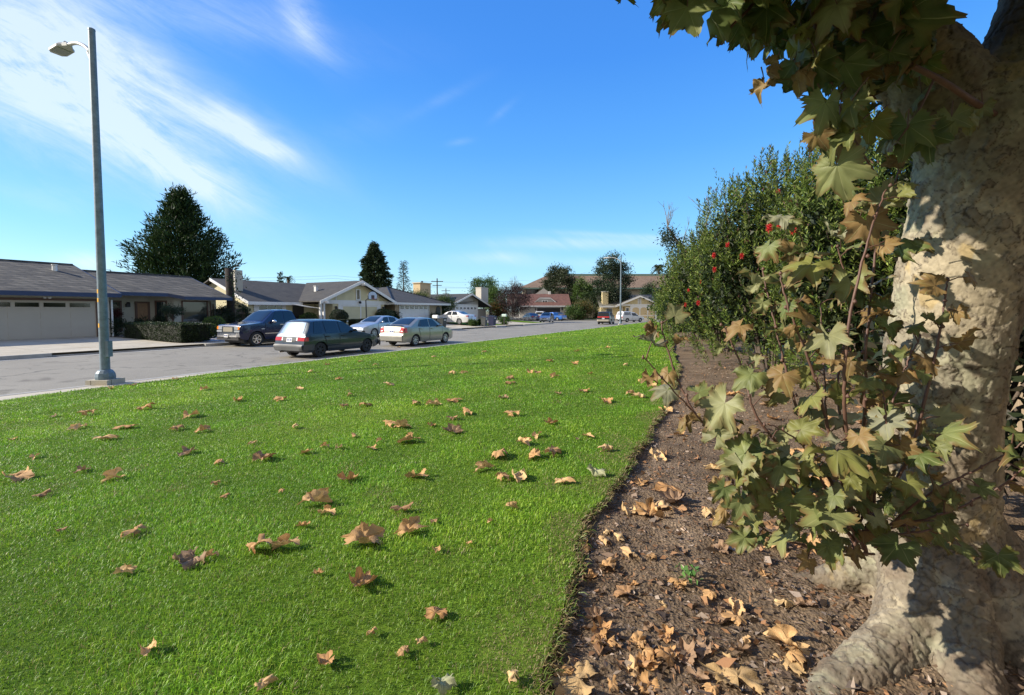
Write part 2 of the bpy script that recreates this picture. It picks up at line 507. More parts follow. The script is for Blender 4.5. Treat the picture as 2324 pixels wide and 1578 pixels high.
M['plate_text'] = mat('plate_blue', (0.05, 0.07, 0.22), 0.4, var=0.1)
M['car_glass'] = glass_mat('car_glass', (0.012, 0.016, 0.018), 0.02)
M['pane'] = glass_mat('window_pane', (0.02, 0.03, 0.03), 0.03)
M['pane_dark'] = glass_mat('dark_pane', (0.006, 0.007, 0.009), 0.06)
M['concrete'] = mat('concrete', (0.46, 0.415, 0.325), 0.85, var=0.16, scale=0.9, bump=0.15, bscale=60)
def add_joints(m, w=1.55, hgt=1.45):
    nt = m.node_tree; b = nt.nodes['Principled BSDF']
    src = b.inputs['Base Color'].links[0].from_socket
    tcn = N(nt, 'ShaderNodeTexCoord'); mp = N(nt, 'ShaderNodeMapping'); mp.vector_type = 'POINT'; mp.inputs['Rotation'].default_value = (0, 0, -ROT)
    nt.links.new(tcn.outputs['Object'], mp.inputs['Vector'])
    br = N(nt, 'ShaderNodeTexBrick'); br.offset = 0; br.inputs['Scale'].default_value = 1; br.inputs['Brick Width'].default_value = w; br.inputs['Row Height'].default_value = hgt; br.inputs['Mortar Size'].default_value = 0.010
    br.inputs['Color1'].default_value = (1, 1, 1, 1); br.inputs['Color2'].default_value = (.90, .89, .87, 1); br.inputs['Mortar'].default_value = (.38, .36, .33, 1)
    nt.links.new(mp.outputs[0], br.inputs['Vector'])
    mx = N(nt, 'ShaderNodeMix', data_type='RGBA', blend_type='MULTIPLY'); mx.inputs['Factor'].default_value = 1
    nt.links.new(src, mx.inputs['A']); nt.links.new(br.outputs['Color'], mx.inputs['B'])
    n3 = N(nt, 'ShaderNodeTexNoise'); n3.inputs['Scale'].default_value = .55; n3.inputs['Detail'].default_value = 4; nt.links.new(tcn.outputs['Object'], n3.inputs['Vector'])
    f = N(nt, 'ShaderNodeMapRange'); f.inputs[1].default_value = .58; f.inputs[2].default_value = .75; f.inputs[4].default_value = .6; nt.links.new(n3.outputs['Fac'], f.inputs[0])
    m2 = N(nt, 'ShaderNodeMix', data_type='RGBA'); nt.links.new(f.outputs[0], m2.inputs['Factor']); nt.links.new(mx.outputs['Result'], m2.inputs['A']); m2.inputs['B'].default_value = (.36, .25, .12, 1)
    nt.links.new(m2.outputs['Result'], b.inputs['Base Color'])
add_joints(M['concrete'])
M['kerb'] = mat('kerb_concrete', (0.36, 0.35, 0.32), 0.85, var=0.2, scale=1.5, bump=0.2, bscale=40)

# ================================================================== GROUND, ROAD, KERBS
def sheet_grid(name, xs_rows, ys, zf, m, kind='structure', smooth=True):
    """rows of points: xs_rows[j] = array of x for world row y=ys[j]"""
    V = []; nx = len(xs_rows[0])
    X = np.array(xs_rows); Y = np.repeat(np.array(ys)[:, None], nx, 1)
    Z = zf(X.ravel(), Y.ravel())
    V = np.stack([X.ravel(), Y.ravel(), Z], 1)
    j, i = np.meshgrid(np.arange(len(ys) - 1), np.arange(nx - 1), indexing='ij')
    a = (j * nx + i).ravel()
    Fq = np.stack([a, a + 1, a + nx + 1, a + nx], 1)
    o = np_obj(name, V, Fq, m, smooth=smooth)
    return tag(o, kind=kind)
def st_sheet(name, s0, s1, t0, t1, m, off=0.0, ns=20, nt=12, zf=None, kind='structure'):
    S, T = np.meshgrid(np.linspace(s0, s1, ns + 1), np.linspace(t0, t1, nt + 1), indexing='ij')
    X = S * D2[0] + T * N2[0]; Y = S * D2[1] + T * N2[1]
    Z = (ground_np(X.ravel(), Y.ravel()) if zf is None else zf(S.ravel(), T.ravel())) + off
    n1 = nt + 1
    j, i = np.meshgrid(np.arange(ns), np.arange(nt), indexing='ij'); a = (j * n1 + i).ravel()
    Fq = np.stack([a, a + n1, a + n1 + 1, a + 1], 1)
    if t1 > t0: Fq = Fq[:, ::1]
    else: Fq = Fq[:, ::-1]
    return tag(np_obj(name, np.stack([X.ravel(), Y.ravel(), Z], 1), Fq, m, smooth=True), kind=kind)

def asphalt_mat():
    m, nt, b = nodes_of('asphalt')
    tcn = N(nt, 'ShaderNodeTexCoord')
    n1 = N(nt, 'ShaderNodeTexNoise'); n1.inputs['Scale'].default_value = 0.35; n1.inputs['Detail'].default_value = 8; n1.inputs['Roughness'].default_value = 0.65
    n2 = N(nt, 'ShaderNodeTexNoise'); n2.inputs['Scale'].default_value = 45; n2.inputs['Detail'].default_value = 3
    vo = N(nt, 'ShaderNodeTexVoronoi', feature='DISTANCE_TO_EDGE'); vo.inputs['Scale'].default_value = 0.22
    wp = N(nt, 'ShaderNodeTexNoise'); wp.inputs['Scale'].default_value = 1.2; wp.inputs['Detail'].default_value = 5
    for n_ in (n1, n2, wp): nt.links.new(tcn.outputs['Object'], n_.inputs['Vector'])
    ad = N(nt, 'ShaderNodeVectorMath', operation='MULTIPLY_ADD'); ad.inputs[1].default_value = (1.8, 1.8, 0)
    nt.links.new(wp.outputs['Color'], ad.inputs[0]); nt.links.new(tcn.outputs['Object'], ad.inputs[2]); nt.links.new(ad.outputs[0], vo.inputs['Vector'])
    c1 = ramp(nt, n1.outputs['Fac'], [(0.3, (0.215, 0.196, 0.156)), (0.55, (0.26, 0.238, 0.19)), (0.75, (0.30, 0.276, 0.222))])
    c2 = ramp(nt, n2.outputs['Fac'], [(0.35, (0.72, 0.72, 0.72)), (0.65, (1.18, 1.18, 1.18))])
    mx = N(nt, 'ShaderNodeMix', data_type='RGBA', blend_type='MULTIPLY'); mx.inputs['Factor'].default_value = 1
    nt.links.new(c1, mx.inputs['A']); nt.links.new(c2, mx.inputs['B'])
    ck = ramp(nt, vo.outputs['Distance'], [(0.0, (0.45, 0.45, 0.45)), (0.010, (1, 1, 1))])
    m2 = N(nt, 'ShaderNodeMix', data_type='RGBA', blend_type='MULTIPLY'); m2.inputs['Factor'].default_value = 1
    nt.links.new(mx.outputs['Result'], m2.inputs['A']); nt.links.new(ck, m2.inputs['B'])
    nt.links.new(m2.outputs['Result'], b.inputs['Base Color'])
    n5 = N(nt, 'ShaderNodeTexNoise'); n5.inputs['Scale'].default_value = 1.1; n5.inputs['Detail'].default_value = 6; n5.inputs['Distortion'].default_value = 1.2
    nt.links.new(tcn.outputs['Object'], n5.inputs['Vector'])
    st5 = ramp(nt, n5.outputs['Fac'], [(0.30, (0.62, 0.60, 0.58)), (0.40, (1, 1, 1)), (0.66, (1, 1, 1)), (0.78, (1.16, 1.15, 1.12))])
    m5 = N(nt, 'ShaderNodeMix', data_type='RGBA', blend_type='MULTIPLY'); m5.inputs['Factor'].default_value = 1
    nt.links.new(m2.outputs['Result'], m5.inputs['A']); nt.links.new(st5, m5.inputs['B']); nt.links.new(m5.outputs['Result'], b.inputs['Base Color'])
    b.inputs['Roughness'].default_value = 0.8
    bp = N(nt, 'ShaderNodeBump'); bp.inputs['Strength'].default_value = 0.35; bp.inputs['Distance'].default_value = 0.01
    nt.links.new(n2.outputs['Fac'], bp.inputs['Height']); nt.links.new(bp.outputs[0], b.inputs['Normal'])
    return m
def lawn_mat(name, sparse=1.0):
    m, nt, b = nodes_of(name)
    tcn = N(nt, 'ShaderNodeTexCoord')
    n1 = N(nt, 'ShaderNodeTexNoise'); n1.inputs['Scale'].default_value = 0.55; n1.inputs['Detail'].default_value = 6; n1.inputs['Roughness'].default_value = 0.62
    n2 = N(nt, 'ShaderNodeTexNoise'); n2.inputs['Scale'].default_value = 22; n2.inputs['Detail'].default_value = 8; n2.inputs['Roughness'].default_value = 0.75
    n3 = N(nt, 'ShaderNodeTexVoronoi'); n3.inputs['Scale'].default_value = 55
    for n_ in (n1, n2, n3): nt.links.new(tcn.outputs['Object'], n_.inputs['Vector'])
    c1 = ramp(nt, n1.outputs['Fac'], [(0.30, (0.085, 0.165, 0.014)), (0.5, (0.13, 0.23, 0.018)), (0.72, (0.17, 0.27, 0.03))])
    c2 = ramp(nt, n2.outputs['Fac'], [(0.30, (0.45, 0.48, 0.4)), (0.52, (0.95, 0.95, 0.95)), (0.72, (1.45, 1.35, 1.3))])
    mx = N(nt, 'ShaderNodeMix', data_type='RGBA', blend_type='MULTIPLY'); mx.inputs['Factor'].default_value = 1
    nt.links.new(c1, mx.inputs['A']); nt.links.new(c2, mx.inputs['B'])
    nt.links.new(mx.outputs['Result'], b.inputs['Base Color'])
    b.inputs['Roughness'].default_value = 0.9; b.inputs['Specular IOR Level'].default_value = 0.1
    bp = N(nt, 'ShaderNodeBump'); bp.inputs['Strength'].default_value = 0.9; bp.inputs['Distance'].default_value = 0.05
    nt.links.new(n2.outputs['Fac'], bp.inputs['Height']); nt.links.new(bp.outputs[0], b.inputs['Normal'])
    return m
def soil_mat(name, c=((0.105, 0.072, 0.044), (0.19, 0.134, 0.083), (0.31, 0.225, 0.145))):
    m, nt, b = nodes_of(name)
    tcn = N(nt, 'ShaderNodeTexCoord')
    n1 = N(nt, 'ShaderNodeTexNoise'); n1.inputs['Scale'].default_value = 2.5; n1.inputs['Detail'].default_value = 7; n1.inputs['Roughness'].default_value = 0.7
    n2 = N(nt, 'ShaderNodeTexNoise'); n2.inputs['Scale'].default_value = 90; n2.inputs['Detail'].default_value = 6; n2.inputs['Roughness'].default_value = 0.7
    n3 = N(nt, 'ShaderNodeTexVoronoi'); n3.inputs['Scale'].default_value = 75; n3.inputs['Randomness'].default_value = 1
    for n_ in (n1, n2, n3): nt.links.new(tcn.outputs['Object'], n_.inputs['Vector'])
    c1 = ramp(nt, n1.outputs['Fac'], [(0.3, c[0]), (0.52, c[1]), (0.75, c[2])])
    c2 = ramp(nt, n2.outputs['Fac'], [(0.3, (0.45, 0.45, 0.45)), (0.5, (1, 1, 1)), (0.72, (1.6, 1.55, 1.5))])
    mx = N(nt, 'ShaderNodeMix', data_type='RGBA', blend_type='MULTIPLY'); mx.inputs['Factor'].default_value = 1
    nt.links.new(c1, mx.inputs['A']); nt.links.new(c2, mx.inputs['B'])
    nt.links.new(mx.outputs['Result'], b.inputs['Base Color'])
    b.inputs['Roughness'].default_value = 0.95; b.inputs['Specular IOR Level'].default_value = 0.15
    ad = N(nt, 'ShaderNodeMath', operation='ADD'); nt.links.new(n2.outputs['Fac'], ad.inputs[0]); nt.links.new(n3.outputs['Distance'], ad.inputs[1])
    bp = N(nt, 'ShaderNodeBump'); bp.inputs['Strength'].default_value = 0.9; bp.inputs['Distance'].default_value = 0.012
    nt.links.new(ad.outputs[0], bp.inputs['Height']); nt.links.new(bp.outputs[0], b.inputs['Normal'])
    return m
def pebble_mat(name):
    m, nt, b = nodes_of(name)
    tcn = N(nt, 'ShaderNodeTexCoord')
    v = N(nt, 'ShaderNodeTexVoronoi'); v.inputs['Scale'].default_value = 9
    nt.links.new(tcn.outputs['Object'], v.inputs['Vector'])
    bw = N(nt, 'ShaderNodeSeparateColor'); nt.links.new(v.outputs['Color'], bw.inputs[0])
    nt.links.new(ramp(nt, bw.outputs[0], [(0.0, (0.10, 0.09, 0.085)), (0.5, (0.34, 0.32, 0.31)), (1, (0.62, 0.60, 0.58))]), b.inputs['Base Color'])
    bp = N(nt, 'ShaderNodeBump'); bp.inputs['Strength'].default_value = 1; bp.inputs['Distance'].default_value = 0.05; bp.invert = True
    nt.links.new(v.outputs['Distance'], bp.inputs['Height']); nt.links.new(bp.outputs[0], b.inputs['Normal'])
    b.inputs['Roughness'].default_value = 0.8
    return m
M['asphalt'] = asphalt_mat(); M['lawn'] = lawn_mat('lawn_turf'); M['soil'] = soil_mat('bed_soil')
M['yard'] = soil_mat('yard_soil', ((0.06, 0.045, 0.03), (0.11, 0.085, 0.055), (0.17, 0.13, 0.09)))
M['pebble'] = pebble_mat('white_gravel')
M['dry'] = mat('dry_ground', (0.16, 0.15, 0.07), 0.95, var=0.3, scale=0.05)

g = MB().box(-1500, 1500, -400, 2500, -0.9, -0.35).obj('ground', M['dry']); tag(g, kind='structure')

def flat(s, t): return np.zeros_like(s)
st_sheet('road', -45, 76, T_FAR + 0.002, T_NEAR - 0.002, M['asphalt'], ns=60, nt=8, zf=flat)
MBc = MB().box(-16, 75, 58, 90.4, -0.2, -0.005).obj('road_end', M['asphalt']); MBc.name = 'cross_road'; tag(MBc, kind='structure')

# park side kerb and narrow pavement
def kerb(s0, s1, t0, t1, z1=0.15):
    mb = MB(); n = max(1, int((s1 - s0) / 2.4))
    for i in range(n):
        a = s0 + (s1 - s0) * i / n + 0.006; b_ = s0 + (s1 - s0) * (i + 1) / n - 0.006
        p = [W(a, t0, -0.1), W(b_, t0, -0.1), W(b_, t1, -0.1), W(a, t1, -0.1)]
        mb.slab(p, (0, 0, z1 + 0.1))
    return tag(mb.obj('kerb', M['kerb']), kind='structure')
kerb(-45, 60, T_NEAR, T_NEAR + 0.16, 0.148)
st_sheet('pavement', -45, 60, T_NEAR + 0.162, -11.7, M['concrete'], ns=70, nt=3, zf=lambda s, t: np.full_like(s, 0.142))
# gutter pan along both kerbs
st_sheet('gutter', -45, 62, T_NEAR - 0.42, T_NEAR - 0.004, M['kerb'], ns=40, nt=1, zf=lambda s, t: np.full_like(s, 0.005))
st_sheet('gutter', -45, 60, T_FAR + 0.004, T_FAR + 0.42, M['kerb'], ns=40, nt=1, zf=lambda s, t: np.full_like(s, 0.005))

def lawn_left_t(s):
    return np.interp(s, [-50, 3.0, 4.2, 5.8, 8.5, 60], [-12.05, -12.1, -12.35, -12.35, -12.72, -12.78])
ys = np.concatenate([np.arange(-3, 0.8, 0.35), np.arange(0.8, 4, 0.06), np.arange(4, 12, 0.15), np.arange(12, 30, 0.45), np.arange(30, 69, 1.3)])
def lawn_x_left(y):
    x = (-12.2 + y * math.sin(A)) / math.cos(A)
    for _ in range(4):
        s = x * D2[0] + y * D2[1]
        x = (lawn_left_t(s) + y * math.sin(A)) / math.cos(A)
    return x
def edge_jag(y):
    P = np.stack([np.asarray(y) * 5.0, np.zeros_like(y), np.zeros_like(y)], 1)
    return fbm(P, 4, 21) * 0.07 + fbm(P * 0.22, 2, 5) * 0.06
bedE = bed_x(ys) + edge_jag(ys)
u = np.concatenate([np.linspace(0, 0.8, 90), np.linspace(0.8, 1.0, 60)[1:]])
rows = [lawn_x_left(y) + (be - lawn_x_left(y)) * u for y, be in zip(ys, bedE)]
lawn = sheet_grid('lawn', rows, ys, ground_np, M['lawn'])
# the cut turf edge beside the bed
LZ = ground_np(bedE, ys)
nY = len(ys)
Vk = np.concatenate([np.stack([bedE, ys, LZ], 1), np.stack([bedE - 0.012, ys, LZ - 0.075], 1)])
ia = np.arange(nY - 1)
tag(np_obj('turf_edge', Vk, np.stack([ia, ia + 1, ia + 1 + nY, ia + nY], 1), M['soil']), kind='structure')
def bed_z(x, y):
    z = ground_np(x, y)
    be = bed_x(y)
    dxe = np.clip((x - be) / 0.5, 0, 1)
    P = np.stack([x, y, np.zeros_like(x)], 1)
    near = np.clip(1 - (y - 3) / 6, 0.15, 1)
    return z - 0.050 + 0.012 * dxe + (fbm(P * 4.5, 4, 31) * 0.030 + fbm(P * 22, 3, 41) * 0.012) * near
ys2 = np.concatenate([np.arange(-2, 0.9, 0.2), np.arange(0.9, 3.2, 0.018), np.arange(3.2, 8, 0.07), np.arange(8, 20, 0.3), np.arange(20, 72, 1.5)])
ub = np.concatenate([np.linspace(-0.06, 1.9, 110), np.linspace(1.9, 5, 50)[1:], np.linspace(5, 22, 20)[1:]])
rows = [bed_x(y) + ub for y in ys2]
sheet_grid('planting_bed', rows, ys2, bed_z, M['soil'])

# house side: kerbs, pavement, front yards, driveways
for a, b_ in ((-45, 7.6), (13.3, 27.4), (33.4, 36.6), (43.4, 45.6), (50.4, 60)):
    kerb(a, b_, T_FAR - 0.16, T_FAR, 0.15)
st_sheet('pavement', -45, 60.5, -25.65, T_FAR - 0.162, M['concrete'], off=-0.006, ns=60, nt=2)
st_sheet('front_yard', -45, 61, -62, -25.652, M['yard'], ns=60, nt=40)
def apron(s0, s1, s2, s3, tb):
    """driveway: flares from the kerb (s0..s1) to the garage (s2..s3) at t=tb"""
    nt_ = 14; V = []; T = np.linspace(T_FAR + 0.03, tb, nt_)
    for t in T:
        k = min(1, (T_FAR - t) / 1.5) if t < T_FAR else 0
        a = s0 + (s2 - s0) * sm(0, 1, k); b_ = s1 + (s3 - s1) * sm(0, 1, k)
        for q in np.linspace(0, 1, 9):
            s = a + (b_ - a) * q; p = W(s, t)
            z = gz(p.x, p.y) + 0.012 if k >= 1 else max(0.02, 0.03 + (0.135) * sm(0, 1, k))
            V.append((p.x, p.y, z))
    i, j = np.meshgrid(np.arange(nt_ - 1), np.arange(8), indexing='ij'); a = (i * 9 + j).ravel()
    return tag(np_obj('driveway', np.array(V), np.stack([a, a + 1, a + 10, a + 9], 1), M['concrete']), kind='structure')
apron(7.5, 13.4, 4.0, 12.9, -33.95)
apron(27.3, 33.5, 28.2, 33.2, -31.45)
apron(36.5, 43.5, 37.2, 43.0, -32.4)
apron(45.5, 56.4, 49.4, 56.2, -35.9)
st_sheet('gravel_bed', 13.6, 26.5, -34.3, -25.66, M['pebble'], off=0.012, ns=14, nt=8)
st_sheet('front_lawn', 43.4, 48.6, -33.0, -25.7, M['lawn'], off=0.012, ns=8, nt=8)
st_sheet('front_lawn', 57.0, 60.5, -34.0, -25.7, M['lawn'], off=0.012, ns=8, nt=8)
# expansion joints in driveway 1 and a rust stain run down it
# far lots at the end of the street
fy = MB().box(-60, 95, 90.0, 230, -0.3, 0.14).obj('far_yard', M['yard']); tag(fy, kind='structure')
fd = MB().box(-4, 13, 88.9, 97.0, -0.2, 0.150).obj('driveway', M['concrete']); tag(fd, kind='structure')
fd = MB().box(17.2, 29.0, 88.95, 96.9, -0.2, 0.150).obj('driveway', M['concrete']); tag(fd, kind='structure')
fk = MB().box(13.1, 17.1, 89.5, 90.1, -0.2, 0.152).box(29.1, 60, 89.5, 90.1, -0.2, 0.152).obj('kerb', M['kerb']); tag(fk, kind='structure')
fl = MB().box(13.1, 17.1, 90.2, 94, -0.2, 0.165).obj('front_lawn', M['lawn']); tag(fl, kind='structure')

# ================================================================== HOUSES
class House:
    def __init__(self, name, label, s0, t0, z0, street=True):
        self.o = (s0, -t0 if street else t0, z0)
        loc = W(s0, t0, z0) if street else Vector((s0, t0, z0))
        self.root = thing(name, label, 'house', loc, ROT if street else 0.0)
    def put(self, mb, name, m, parent=None, smooth=False):
        ox, oy, oz = self.o
        mb.v = [(x - ox, y - oy, z - oz) for x, y, z in mb.v]
        return mb.obj(name, m, parent or self.root, smooth)
    def window(self, x0, x1, y, z0, z1, fr=0.07, m=None, mullx=(), mullz=(), pane=None, proud=0.04):
        mb = MB()
        mb.box(x0 - fr, x0, y - proud, y + 0.02, z0 - fr, z1 + fr).box(x1, x1 + fr, y - proud, y + 0.02, z0 - fr, z1 + fr)
        mb.box(x0, x1, y - proud, y + 0.02, z0 - fr, z0).box(x0, x1, y - proud, y + 0.02, z1, z1 + fr)
        for q in mullx: mb.box(q - 0.02, q + 0.02, y - proud * 0.7, y + 0.01, z0, z1)
        for q in mullz: mb.box(x0, x1, y - proud * 0.6, y + 0.01, q - 0.02, q + 0.02)
        f = self.put(mb, 'window', m or M['white_trim'])
        self.put(MB().box(x0, x1, y - 0.012, y + 0.015, z0, z1), 'pane', pane or M['pane'], f)
        return f
    def garage(self, x0, x1, y, z0, z1, m, panes=(), pz=(0, 0), pane=None, grille=False, trim=None, rows=4, cols=4):
        mb = MB().box(x0, x1, y - 0.02, y + 0.03, z0, z1)
        rh = (z1 - z0) / rows; cw = (x1 - x0) / cols
        for r in range(rows):
            for c in range(cols):
                mb.box(x0 + c * cw + 0.10, x0 + (c + 1) * cw - 0.10, y - 0.032, y - 0.019, z0 + r * rh + 0.07, z0 + (r + 1) * rh - 0.07)
        d = self.put(mb, 'garage_door', m)
        for a, b_ in panes:
            w = MB().box(a, b_, y - 0.040, y - 0.015, pz[0], pz[1])
            p = self.put(w, 'pane', pane or M['pane_dark'], d)
        if grille:
            for a, b_ in panes:
                gmb = MB()
                for k in (1, 2): q = a + (b_ - a) * k / 3; gmb.box(q - 0.012, q + 0.012, y - 0.047, y - 0.04, pz[0], pz[1])
                q = (pz[0] + pz[1]) / 2; gmb.box(a, b_, y - 0.046, y - 0.0402, q - 0.012, q + 0.012)
                self.put(gmb, 'pane_grille', M['white_door'], d)
        return d

def chim(h, x0, x1, y0, y1, z0, z1, m, capm, cap=0.07):
    c = h.put(MB().box(x0, x1, y0, y1, z0, z1), 'chimney', m)
    h.put(MB().box(x0 - cap, x1 + cap, y0 - cap, y1 + cap, z1 + 0.001, z1 + 0.13), 'chimney_cap', capm, c)
    h.put(MB().lathe([(0.11, 0), (0.11, 0.16), (0.17, 0.17), (0.17, 0.24), (0.02, 0.28)], 10, c=((x0 + x1) / 2, (y0 + y1) / 2, z1 + 0.13)), 'flue', M['black'], c)
    return c

# ---- house with the taupe garage door (left)
M['h1wall'] = siding_mat('grey_stucco_boards', (0.50, 0.49, 0.42), 0.3, 0, 0.25)
M['h1door'] = mat('taupe_garage_paint', (0.47, 0.42, 0.345), 0.6, var=0.05, scale=0.6)
M['navy'] = mat('navy_fascia_paint', (0.020, 0.040, 0.105), 0.5, var=0.15)
M['brown_trim'] = mat('brown_trim_paint', (0.13, 0.075, 0.055), 0.6, var=0.15)
M['h1roof'] = shingle_mat('weathered_shake', (0.145, 0.130, 0.100), (0.034, 0.030, 0.024), (0.09, 0.080, 0.062), row=0.42, wid=0.55, zk=2.9, msize=0.07, bump=1.0)
M['wood_door'] = mat('pine_door', (0.30, 0.17, 0.085), 0.5, var=0.15, scale=6)
h = House('house', 'low grey house with navy fascia, shake roof and wide taupe garage door', 12.0, -34.0, 0.22)
wall = MB().box(3.0, 13.35, 34.0, 45.0, 0.2, 2.92)
wall.box(13.35, 19.7, 35.4, 42.6, 0.2, 3.0)
wall.slab([(16.0, 35.4, 0.2), (16.95, 34.25, 0.2), (19.7, 34.25, 0.2), (19.7, 35.4, 0.2)], (0, 0, 2.75))
wall.slab([(13.3, 34.2, 2.85), (13.3, 44.2, 2.85), (13.3, 39.2, 4.62)], (-0.1, 0, 0))
wall.slab([(19.65, 34.6, 2.85), (19.65, 41.8, 2.85), (19.65, 38.2, 4.25)], (-0.1, 0, 0))
h.put(wall, 'wall', M['h1wall'])
rf = MB()
def rz1(y): return 2.82 + (y - 33.1) * 0.325
rf.slab([(2.6, 33.1, rz1(33.1)), (13.55, 33.1, rz1(33.1)), (13.55, 39.2, rz1(39.2)), (2.6, 39.2, rz1(39.2))], (0, 0, -0.10))
rf.slab([(2.6, 39.21, rz1(39.2)), (13.55, 39.21, rz1(39.2)), (13.55, 45.4, rz1(33.0)), (2.6, 45.4, rz1(33.0))], (0, 0, -0.10))
r1 = h.put(rf, 'roof', M['h1roof'])
def rz2(y): return 2.75 + (y - 33.0) * 0.317
rf = MB()
rf.slab([(13.57, 33.6, rz2(33.6)), (16.3, 33.6, rz2(33.6)), (16.95, 33.0, rz2(33.0)), (20.05, 33.0, rz2(33.0)), (20.05, 38.2, rz2(38.2)), (13.57, 38.2, rz2(38.2))], (0, 0, -0.10))
rf.slab([(13.57, 38.21, rz2(38.2)), (20.05, 38.21, rz2(38.2)), (20.05, 43.2, rz2(33.2)), (13.57, 43.2, rz2(33.2))], (0, 0, -0.10))
r2 = h.put(rf, 'roof', M['h1roof'])
fa = MB().box(2.6, 13.56, 33.05, 33.095, 2.60, 2.835)
fa.box(13.56, 16.3, 33.55, 33.595, rz2(33.6) - 0.20, rz2(33.6) + 0.012)
fa.slab([(16.3, 33.55, 2.735), (16.97, 32.95, 2.55), (16.97, 32.99, 2.55), (16.3, 33.595, 2.735)], (0, 0, 0.21))
fa.box(16.97, 20.05, 32.95, 32.995, rz2(33.0) - 0.20, rz2(33.0) + 0.012)
fa.slab([(20.06, 32.95, 2.55), (20.06, 38.2, 4.22), (20.06, 38.2, 4.42), (20.06, 32.95, 2.75)], (0.05, 0, 0))
fa.slab([(13.56, 33.05, 2.62), (13.56, 39.2, 4.60), (13.56, 39.2, 4.81), (13.56, 33.05, 2.835)], (0.04, 0, 0))
h.put(fa, 'fascia', M['navy'])
rg = MB(); rg.tube([(2.6, 39.2, 4.81), (13.55, 39.2, 4.81)], 0.07, 6); rg.tube([(13.57, 38.2, 4.41), (20.05, 38.2, 4.41)], 0.07, 6)
h.put(rg, 'ridge_cap', M['h1roof'], r1)
v = S_t(128, -37.6); h.put(MB().lathe([(0.20, -0.12), (0.13, -0.02), (0.12, 0.28), (0.15, 0.30), (0.15, 0.36)], 12, c=(v, 37.6, rz1(37.6))), 'roof_vent', M['white_trim'], r1)
x1 = S_t(217, -34.0)
panes = [(S_t(a * 0.8938 / 5.636, -34), S_t(b_ * 0.8938 / 5.636, -34)) for a, b_ in ((-190, 147), (212, 556), (622, 936), (998, 1288))]
h.garage(x1 - 4.95, x1, 34.0, 0.26, 2.37, M['h1door'], panes, (2.02, 2.25), rows=4, cols=4)
tr = MB().box(x1, x1 + 0.14, 33.94, 34.02, 0.24, 2.5).box(x1 - 5.1, x1 - 4.95, 33.94, 34.02, 0.24, 2.5).box(x1 - 4.95, x1, 33.935, 34.02, 2.37, 2.5)
h.put(tr, 'door_trim', M['brown_trim'])
h.put(MB().box(x1 + 0.72, x1 + 0.80, 33.93, 34.0, 0.22, 2.46), 'corner_board', M['white_trim'])
h.put(MB().lathe([(0.05, -.05), (0.07, 0.0), (0.07, 0.05)], 8, c=(S_t(105, -33.5), 33.6, 2.52)).lathe([(0.05, -.05), (0.07, 0.0), (0.07, 0.05)], 8, c=(S_t(116, -33.5), 33.6, 2.52)), 'flood_lamp', M['white_trim'])
tt = -35.4
h.window(S_t(250, tt), S_t(272, tt), 35.4, 0.6, 2.36, 0.10, M['brown_trim'], mullx=(S_t(268, tt),))
dr = h.put(MB().box(S_t(311, tt), S_t(334, tt), 35.34, 35.42, 0.22, 2.3), 'front_door', M['wood_door'])
pn = MB(); dx0 = S_t(311, tt); dx1 = S_t(334, tt)
for r in range(4):
    for c in range(2):
        w_ = (dx1 - dx0) / 2
        pn.box(dx0 + c * w_ + 0.09, dx0 + (c + 1) * w_ - 0.09, 35.325, 35.345, 0.42 + r * 0.47, 0.42 + r * 0.47 + 0.36)
h.put(pn, 'door_panel', M['wood_door'], dr)
h.put(MB().box(dx0 - 0.12, dx0, 35.33, 35.42, 0.22, 2.42).box(dx1, dx1 + 0.24, 35.33, 35.42, 0.22, 2.42).box(dx0, dx1, 35.33, 35.42, 2.3, 2.42), 'door_trim', M['brown_trim'])
h.put(MB().box(S_t(289, tt) - 0.1, S_t(289, tt) + 0.1, 35.22, 35.4, 2.05, 2.25).lathe([(0.12, 0), (0.08, .12)], 8, c=(S_t(289, tt), 35.25, 2.25)), 'wall_lamp', M['black'])
h.window(S_t(412, -34.25) + 0.08, S_t(469, -34.25), 34.25, 0.95, 2.42, 0.09, M['brown_trim'], mullz=())
wv = MB().box(S_t(412, -34.25) + 0.10, S_t(469, -34.25) - 0.02, 34.205, 34.245, 0.97, 1.03)
h.put(wv, 'window_sill', M['white_trim'])
# narrow window on the canted side of the bay
a0 = Vector((16.0, 35.4, 0)); a1 = Vector((16.95, 34.25, 0)); dd = (a1 - a0).normalized(); nn = Vector((-dd.y * -1, dd.x * -1, 0)); nn = Vector((dd.y, -dd.x, 0))
def cant(u0, u1, z0, z1, o0, o1):
    p = [a0 + dd * u0 + nn * o0, a0 + dd * u1 + nn * o0, a0 + dd * u1 + nn * o1, a0 + dd * u0 + nn * o1]
    return [(q.x, q.y, z0) for q in p], (0, 0, z1 - z0)
mb = MB(); mb.slab(*cant(0.38, 0.48, 0.85, 2.5, -0.01, 0.04)); mb.slab(*cant(1.0, 1.1, 0.85, 2.5, -0.01, 0.04)); mb.slab(*cant(0.48, 1.0, 0.85, 0.95, -0.01, 0.04)); mb.slab(*cant(0.48, 1.0, 2.4, 2.5, -0.01, 0.04))
f = h.put(mb, 'window', M['brown_trim']); mb = MB(); mb.slab(*cant(0.48, 1.0, 0.95, 2.4, -0.01, 0.012)); h.put(mb, 'pane', M['pane'], f)
dp = MB().tube([(S_t(478, -34.2), 34.2, 2.5), (S_t(478, -34.2), 34.18, 2.1), (S_t(478, -34.2), 34.18, 0.3)], 0.04, 8).tube([(S_t(484, -34.2), 34.2, 2.3), (S_t(484, -34.2), 34.18, 2.1), (S_t(484, -34.2), 34.18, 0.3)], 0.04, 8)
h.put(dp, 'downpipe', M['brown_trim'])

